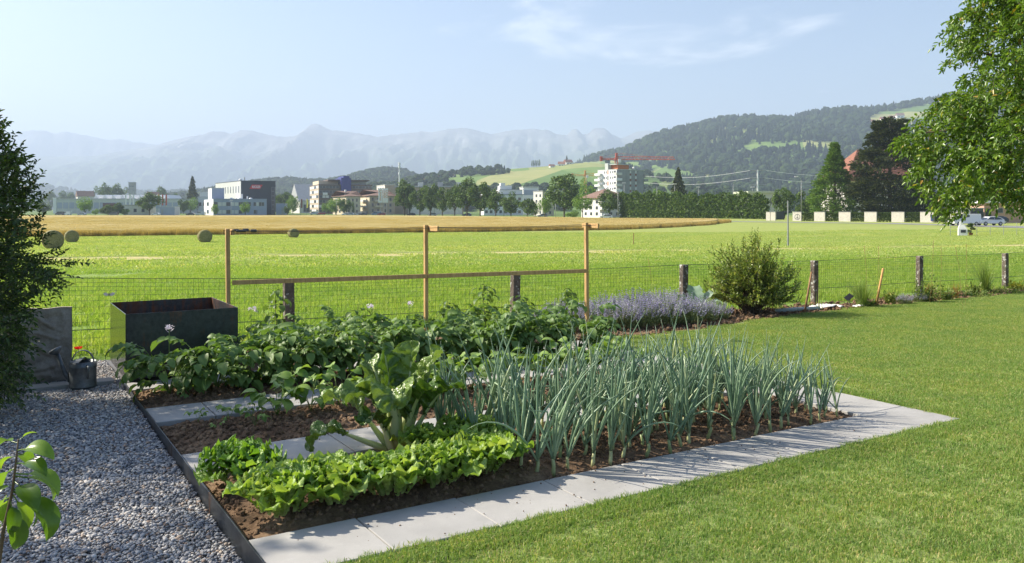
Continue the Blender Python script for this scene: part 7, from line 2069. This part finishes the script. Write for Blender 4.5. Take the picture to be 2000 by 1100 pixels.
# long tall hedge behind the wheat
x0, x1, Y0, Y1 = 1212, 1500, 296, 236
r_ = random.Random(9); C = []; D = []; N = []
A, E = Vector((X_at(x0, Y0), Y0, zg(0, 296))), Vector((X_at(x1, Y1), Y1, zg(60, 236)))
for k in range(17000):
    s = r_.random(); p = A.lerp(E, s); hb_ = Z_at(interp([(0, 379), (.12, 376), (.3, 377), (.5, 378), (.62, 380), (.75, 378), (.87, 377), (1, 384)], s) if False else interp([(0, 380), (.12, 377), (.3, 378), (.5, 379), (.62, 382), (.75, 379), (.87, 378), (.96, 381), (1, 388)], s), p.y) - p.z
    hb_ *= 1 + .06 * math.sin(s * 60) + .05 * mn.noise(Vector((s * 40, 0, 0)))
    low = r_.random() < .3
    if low: q = p + Vector((r_.gauss(0, .3), -1.6 + abs(r_.gauss(0, .5)), r_.random() ** .8 * hb_ * .30))
    else:
        z = .25 + .75 * r_.random(); bulge = 1.6 * math.sin(PI * min(1, max(.08, z)) ** .8) + .5 * mn.noise(Vector((s * 45, z * 4, 1)))
        q = p + Vector((r_.gauss(0, .3), 1.5 - bulge + abs(r_.gauss(0, .35)), z * hb_))
    C.append(tuple(q)); D.append((r_.gauss(0, 1), r_.gauss(-.5, .8), r_.gauss(.2, .8))); N.append((r_.gauss(0, .5), r_.gauss(-.5, .5), r_.gauss(.8, .4)))
Ls = np.array([.75 * r_.uniform(.6, 1.25) for _ in C])
ht_ = thing('tall_hedge', 'long tall green hedge behind the right end of the wheat', 'hedge', A)
o = put('foliage', leaf_cloud('foliage', M_town, np.array(C) - np.array(tuple(A)), D, N, Ls, Ls * .7), ht_)
b = MB()
for k in range(24):
    p = A.lerp(E, (k + .5) / 24) - A; b.tube([p + Vector((0, 1, -.3)), p + Vector((0, 1.2, 4.5))], [.14, .06], 5)
b.build('stems', M_bark, ht_)
# ---- vehicles
M_tyre = plain('tyre', (.02, .02, .02), .8); M_rim = plain('rim', (.4, .4, .42), .35, metal=.7)
def carpaint(name, c):
    m = NM(name); m.color(c).rough(.25).spec(.6); m.b.inputs['Coat Weight'].default_value = .6; return m.m
P_white, P_silver, P_dark, P_red, P_blue = carpaint('car_white', (.76, .76, .76)), carpaint('car_silver', (.45, .47, .50)), carpaint('car_dark', (.03, .035, .045)), carpaint('car_red', (.35, .02, .02)), carpaint('car_blue', (.12, .18, .30))
M_lampw = plain('headlight', (.75, .77, .8), .2); M_lampr = plain('tail_light', (.45, .02, .02), .3)
CARP = {'car': ([(-2.05, .32), (-2.1, .62), (-1.98, .86), (-1.1, .98), (-.45, 1.42), (.75, 1.46), (1.55, 1.28), (1.95, .98), (2.05, .70), (2.02, .32)], [(-1.0, .99), (-.42, 1.36), (.2, 1.40), (.2, .97)], [(.28, .97), (.28, 1.40), (.78, 1.39), (1.45, 1.24), (1.62, .99)]),
        'van': ([(-2.4, .35), (-2.45, .8), (-2.3, 1.05), (-1.75, 1.2), (-1.1, 1.85), (-.8, 1.95), (2.35, 1.97), (2.42, 1.8), (2.42, .35)], [(-1.62, 1.2), (-1.05, 1.78), (-.5, 1.80), (-.5, 1.18)], [(-.42, 1.18), (-.42, 1.80), (.35, 1.80), (.35, 1.18)])}
def vehicle(name, label, cat, px, py, kind, paint, rz=0., s=1., group=None, Y=None):
    p = G(px, py) if Y is None else Vector((X_at(px, Y), Y, zg(X_at(px, Y), Y)))
    p.z += .05
    prof, w1, w2 = CARP[kind]; t = thing(name, label, cat, p, rz, group); hw = .86 if kind == 'car' else .95
    b = MB(); n = len(prof); vs_ = []
    for y, k in ((-hw, 1), (-hw + .08, 2), (hw - .08, 2), (hw, 1)):
        for x, z in prof:
            sx = 1 if k == 2 else .985; zz_ = z if k == 2 else z - .03 * (z > .9); yy = y
            if z > 1.1: yy = y * (.80 if kind == 'car' else .92)
            vs_.append((x * sx * s, yy * s, zz_ * s))
    fs_ = [(r0 * n + i, r0 * n + (i + 1) % n, (r0 + 1) * n + (i + 1) % n, (r0 + 1) * n + i) for r0 in range(3) for i in range(n)] + [tuple(range(n - 1, -1, -1)), tuple(3 * n + i for i in range(n))]
    b.add(vs_, fs_); b.build('body', paint, t)
    for sd in (-1, 1):
        for w3 in (w1, w2):
            b = MB(); k = [(x * s, sd * s * ((hw * (.80 if kind == 'car' else .92) + .012) if z > 1.1 else hw + .012), z * s) for x, z in w3]
            b.add(k, [tuple(range(len(k)))]); o = b.build('window', M_glass, t)
    k0, k1 = (2, 3) if False else (3, 4)
    a0, a1 = prof[3], prof[4]; wsy = hw * (.78 if kind == 'car' else .9); b = MB(); dx = -.02
    b.add([((a0[0] + dx) * s, -wsy * s, (a0[1] + .03) * s), ((a0[0] + dx) * s, wsy * s, (a0[1] + .03) * s), ((a1[0] + dx) * s, wsy * .95 * s, (a1[1] - .03) * s), ((a1[0] + dx) * s, -wsy * .95 * s, (a1[1] - .03) * s)], [(0, 1, 2, 3)]); b.build('windscreen', M_glass, t)
    for x in ((-1.28, 1.28) if kind == 'car' else (-1.55, 1.5)):
        for sd in (-1, 1):
            b = MB(); M = Matrix.Translation((x * s, sd * (hw - .08) * s, .31 * s)) @ Matrix.Rotation(R(90), 4, 'X'); b.lathe([(0, -.11), (.31, -.11), (.33, -.06), (.33, .06), (.31, .11), (0, .11)], 16, 0, Matrix.Scale(s, 4) @ Matrix.Translation((x, sd * (hw - .08), .31)) @ Matrix.Rotation(R(90), 4, 'X')); wh = b.build('wheel', M_tyre, t, True)
            b = MB(); b.lathe([(0, .0), (.19, .0), (.2, -.01)], 12, 0, Matrix.Scale(s, 4) @ Matrix.Translation((x, sd * (hw + .035), .31)) @ Matrix.Rotation(R(90), 4, 'X')); b.build('rim', M_rim, wh)
    for sd in (-1, 1):
        for nm, x, z, m_ in (('headlight', prof[0][0] - .01, .68, M_lampw), ('tail_light', prof[-1][0] - .02, .85, M_lampr)):
            b = MB(); b.bbox((x - .05) * s, (x + .05) * s, (sd * hw * .75 - .14) * s, (sd * hw * .75 + .14) * s, (z - .07) * s, (z + .07) * s, .02); b.build(nm, m_, t)
    return t
vehicle('parked_car', 'white hatchback parked on the road before the pink building', 'car', 1933, 441, 'car', P_white, R(6), 1.05)
vehicle('delivery_van', 'white delivery van partly hidden by hanging branches', 'van', 1884, 441, 'van', P_white, R(4), 1.0)
vehicle('parked_car', 'silver car parked in front of the pink building wall', 'car', 1992, 434, 'car', P_silver, R(8), 1.0)
vehicle('parked_car', 'dark car just behind the white hatchback', 'car', 1946, 437, 'car', P_dark, R(6), 1.0)
vehicle('parked_car', 'white car passing before the hip roofed apartment house', 'car', 1183, 428, 'car', P_white, R(5), 1.05)
for px, py, k, pt, lb in ((372, 421.3, 'car', P_dark, 'dark car left of the low white office'), (392, 421, 'van', P_silver, 'grey van beside the low white office'), (222, 421.3, 'van', P_dark, 'dark and white van at the wheat edge'), (305, 421.2, 'car', P_white, 'white car beside the grey box shed'), (130, 421, 'van', P_white, 'white camper van near the left shrub'), (118, 421, 'van', P_dark, 'dark truck cab beside the white camper van'), (160, 421.2, 'car', P_silver, 'silver car below the bright tree'), (628, 420.2, 'car', P_red, 'red car before the banded office'), (614, 420, 'van', P_silver, 'grey trailer van before the banded office'), (676, 421, 'car', P_white, 'white car before the beige house'), (684, 421.3, 'car', P_silver, 'silver car right of the white one before the beige house'), (700, 421.3, 'car', P_silver, 'light estate car before the balcony house'), (709, 421.4, 'car', P_dark, 'dark car before the balcony house'), (735, 421.4, 'van', P_blue, 'green and yellow utility vehicle below the sign panels'), (745, 421.4, 'car', P_red, 'dark red car below the sign panels'), (803, 422.3, 'car', P_dark, 'dark car under the first street trees'), (845, 422.5, 'car', P_white, 'white car under the middle street trees'), (912, 423, 'car', P_blue, 'light blue car behind the tall pair of street trees'), (1060, 425, 'car', P_silver, 'silver car beside the cream block')):
    vehicle('parked_car' if k == 'car' else 'parked_van', lb, k, px, py, k, pt, rng.uniform(-.2, .2), 1.0, 'vehicles along the wheat field road')
# ---- cranes
def crane(name, label, px, Y, ytop, yjib, xa, xb, mat, th=0.0, s=1.0):
    x = X_at(px, Y); z0 = zg(x, Y); t = thing(name, label, 'crane', (x, Y, z0), th); zj = Z_at(yjib, Y) - z0; zt = Z_at(ytop, Y) - z0; r_ = .9 * s; b = MB()
    for sx in (-1, 1):
        for sy in (-1, 1): b.tube([(sx * r_, sy * r_, -.5), (sx * r_, sy * r_, zj + 1)], .20 * s, 4)
    k = 0
    while k * 2 * r_ < zj: 
        z = k * 2 * r_
        for sx, sy, ex, ey in ((-1, -1, 1, -1), (1, -1, 1, 1), (1, 1, -1, 1), (-1, 1, -1, -1)): b.tube([(sx * r_, sy * r_, z), (ex * r_, ey * r_, z + 2 * r_)], .11 * s, 3)
        k += 1
    b.build('mast', mat, t)
    L0, L1 = X_at(xa, Y) - x, X_at(xb, Y) - x; b = MB(); hj = 2.0 * s
    b.tube([(0, -.8, zj), (L1, -.8, zj)], .20 * s, 4); b.tube([(0, .8, zj), (L1, .8, zj)], .20 * s, 4); b.tube([(0, 0, zj + hj), (L1 * .98, 0, zj + hj * .9)], .22 * s, 4)
    n = int(abs(L1) / (2.2 * s))
    for k in range(n):
        a_, c_ = L1 * k / n, L1 * (k + 1) / n; m_ = (a_ + c_) / 2
        for y in (-.8, .8): b.tube([(a_, y, zj), (m_, 0, zj + hj), (c_, y, zj)], .12 * s, 3)
    b.build('jib', mat, t)
    b = MB(); b.tube([(0, -.6, zj), (L0, -.6, zj)], .25 * s, 4); b.tube([(0, .6, zj), (L0, .6, zj)], .25 * s, 4); b.tube([(0, 0, zj + .9), (L0, 0, zj + .9)], .2 * s, 4); b.build('counter_jib', mat, t)
    b = MB(); b.bbox(min(L0, L0 * .85), max(L0, L0 * .85), -.9, .9, zj - 1.0 * s, zj + 2.2 * s, .05); b.build('counterweight', mat, t)
    b = MB(); b.bbox(-.8 * s, .8 * s, -.8, .8, zj + .2, zt, .2); b.build('tower_head', mat, t)
    b = MB(); b.bbox(.9 * s, 2.8 * s, -2.2, -.9, zj - 2.0 * s, zj + .2, .08); b.build('cab', M_white, t)
    b = MB(); b.tube([(0, 0, zt), (L1 * .62, 0, zj + hj)], .07 * s, 3); b.tube([(0, 0, zt), (L0, 0, zj + .9)], .07 * s, 3); b.build('stay_cable', mat, t)
    b = MB(); b.bbox(L1 * .56, L1 * .6, -.9, .9, zj - 1.0 * s, zj - .1, .05); b.build('trolley', M_white, t)
crane('tower_crane', 'red tower crane with long jib behind the high rise', 1204, 560, 299, 312, 1172, 1318, M_crane_r)
crane('tower_crane', 'small orange tower crane left of the high rise', 1143, 640, 333, 343.5, 1116, 1180, M_crane_o, 0, .8)
# ---- poles, lamps, flags, mast, power line
for px, yt, Y, hd, lb in ((1565, 352, 236, 'arm', 'tall street lamp with curved arm at the right end of the hedge'), (1207, 370, 285, 'lamp', 'street lamp at the left end of the tall hedge'), (1219, 358, 340, 'lamp', 'street lamp in front of the high rise'), (1318, 360, 320, 'lamp', 'street lamp before the dark fir'), (1283, 364, 330, None, 'thin pole left of the dark fir'), (848, 371, 380, 'lamp', 'street lamp between the street trees'), (657, 390, 440, 'lamp', 'street lamp before the banded office'), (452, 392, 412, 'lamp', 'small street lamp before the white office'), (984, 390, 360, 'lamp', 'street lamp between the white building trees'), (1432, 360, 300, None, 'thin pole above the middle of the hedge'), (1364, 366, 330, 'lamp', 'street lamp behind the hedge right of the fir'), (1470, 366, 320, 'lamp', 'street lamp behind the right end of the hedge'), (1085, 398, 300, None, 'thin pole beside the big dark tree')):
    pole_thing('street_lamp' if hd else 'thin_pole', lb, 'lamp' if hd else 'pole', px, yt, Y, .11, hd)
for px, yt, Y, m_, lb in ((587, 389, 440, M_redroof, 'faded red banner flag before the gabled hall'), (598, 389, 440, leafmat('yellow_cloth', [(0, (.55, .5, .1)), (1, (.6, .55, .15))]), 'yellow green banner flag before the gabled hall'), (244, 380, 520, M_white, 'leftmost white banner flag before the factory hall'), (252, 380, 520, M_white, 'second white banner flag before the factory hall'), (259, 381, 520, M_white, 'third white banner flag before the factory hall'), (308, 379, 520, M_crane_o, 'orange banner flag before the factory hall'), (316, 380, 520, M_crane_r, 'red banner flag before the factory hall'), (323, 380, 520, M_crane_r, 'second red banner flag before the factory hall')):
    t = pole_thing('banner_flag', lb, 'flag', px, yt, Y, .12); x = X_at(px, Y); h = Z_at(yt, Y) - zg(x, Y)
    b = MB(); vs_ = [(.12 + .9 * i / 3, .06 * math.sin(i * 1.7 + j * .8), h * (1 - .55 * j / 6)) for j in range(7) for i in range(4)]
    b.add(vs_, [(j * 4 + i, j * 4 + i + 1, j * 4 + i + 5, j * 4 + i + 4) for j in range(6) for i in range(3)]); b.build('cloth', m_, t)
x, Y = X_at(780, 720), 720; z0 = zg(x, Y); t = thing('antenna_mast', 'tall white antenna mast above the street trees', 'mast', (x, Y, z0)); h = Z_at(317, Y) - z0
b = MB(); b.tube([(0, 0, -1), (0, 0, h * .6), (0, 0, h)], [.75, .6, .3], 8); b.build('pole', M_white, t)
for q in (.99, .93, .80): b = MB(); b.tube([(0, 0, h * q - 2), (0, 0, h * q)], 1.0, 8); b.build('antenna', M_white, t)
x, Y = X_at(1480, 430), 430; z0 = zg(x, Y); t = thing('power_pylon', 'white power line pole with crossarms above the hedge', 'pylon', (x, Y, z0)); h = Z_at(332, Y) - z0
b = MB(); b.tube([(0, 0, -1), (0, 0, h)], [.6, .4], 8); b.build('pole', M_white, t)
for q in (.99, .82, .66): b = MB(); b.tube([(-4.2, 0, h * q), (4.2, 0, h * q)], .22, 5); b.build('crossarm', M_galv, t)
b = MB()
for q, dz in ((.99, 0), (.82, 0)):
    for y1, x1_ in ((343, 1255), (336, 1700)):
        e = P(x1_, y1 + (1 - q) * 75, 470); s0 = Vector((x + (3.5 if x1_ > 1480 else -3.5), Y, z0 + h * q)); b.tube([s0.lerp(e, k / 10) - Vector((0, 0, 2.2 * math.sin(PI * k / 10))) for k in range(11)], .09, 3, cap=False)
tag(b.build('power_lines', M_white), 'pale power lines strung from the white pole across the wooded hill', 'power line')
# ---- white garden oven, potted tree and low fence on the far meadow
p = G(1880, 461); t = thing('garden_oven', 'white masonry garden oven with stepped chimney in the far meadow', 'oven', p, R(-20)); k = p.y / FPX
b = MB(); b.bbox(-8 * k, 8 * k, -5 * k, 5 * k, 0, 13 * k, .03); b.build('base', M_white, t)
b = MB(); b.add([(-8 * k, -5 * k, 13 * k + .003), (8 * k, -5 * k, 13 * k + .003), (8 * k, 5 * k, 13 * k + .003), (-8 * k, 5 * k, 13 * k + .003), (-6 * k, -3 * k, 22 * k), (2 * k, -3 * k, 22 * k), (2 * k, 3 * k, 22 * k), (-6 * k, 3 * k, 22 * k)], [(0, 1, 5, 4), (1, 2, 6, 5), (2, 3, 7, 6), (3, 0, 4, 7), (4, 5, 6, 7)]); b.build('hood', M_white, t)
b = MB(); b.bbox(-5 * k, 0, -2.5 * k, 2.5 * k, 22 * k + .003, 28 * k, .03); b.build('chimney', M_white, t)
b = MB(); b.bbox(-4 * k, 5 * k, -5.4 * k, -5 * k - .003, 6.5 * k, 12 * k, .01); b.build('opening', M_dark, t)
p = G(1896, 460); t = thing('potted_tree', 'small cloud pruned tree in a terracotta pot beside the oven', 'tree', p); k = p.y / FPX
b = MB(); b.lathe([(0, 0), (3 * k, 0), (4 * k, 5 * k), (4.3 * k, 5.2 * k), (3.6 * k, 5.2 * k), (0, 4.6 * k)], 12); b.build('pot', M_redroof, t, True); b = MB(); b.tube([(0, 0, 4 * k), (k, 0, 14 * k), (0, 0, 20 * k)], [.8 * k, .6 * k, .3 * k], 6); b.build('trunk', M_bark, t)
for dx, dz, r_2 in ((-4, 8, 8), (4, 13, 8), (-2, 18, 9), (1, 22, 7)): put('foliage', CR['round'][0], t, (dx * k, 0, dz * k - 3 * k), None, (r_2 * 1.4 * k, r_2 * 1.2 * k, r_2 * .8 * k))
t = thing('meadow_fence', 'low thin wire fence around the far meadow corner', 'fence', G(1856, 461)); o0 = G(1856, 461)
for k in range(9):
    q = G(1856 + 26 * k, 461 - k * .4); b = MB(); b.tube([(0, 0, -.1), (0, 0, 1.5)], .03, 5); o = b.build('post', M_galv, t); o.location = q - o0
b = MB()
for hh_ in (.5, 1.0, 1.45): b.tube([G(1856, 461) - o0 + Vector((0, 0, hh_)), G(2064, 457.8) - o0 + Vector((0, 0, hh_))], .012, 3)
b.build('wire', M_galv, t)
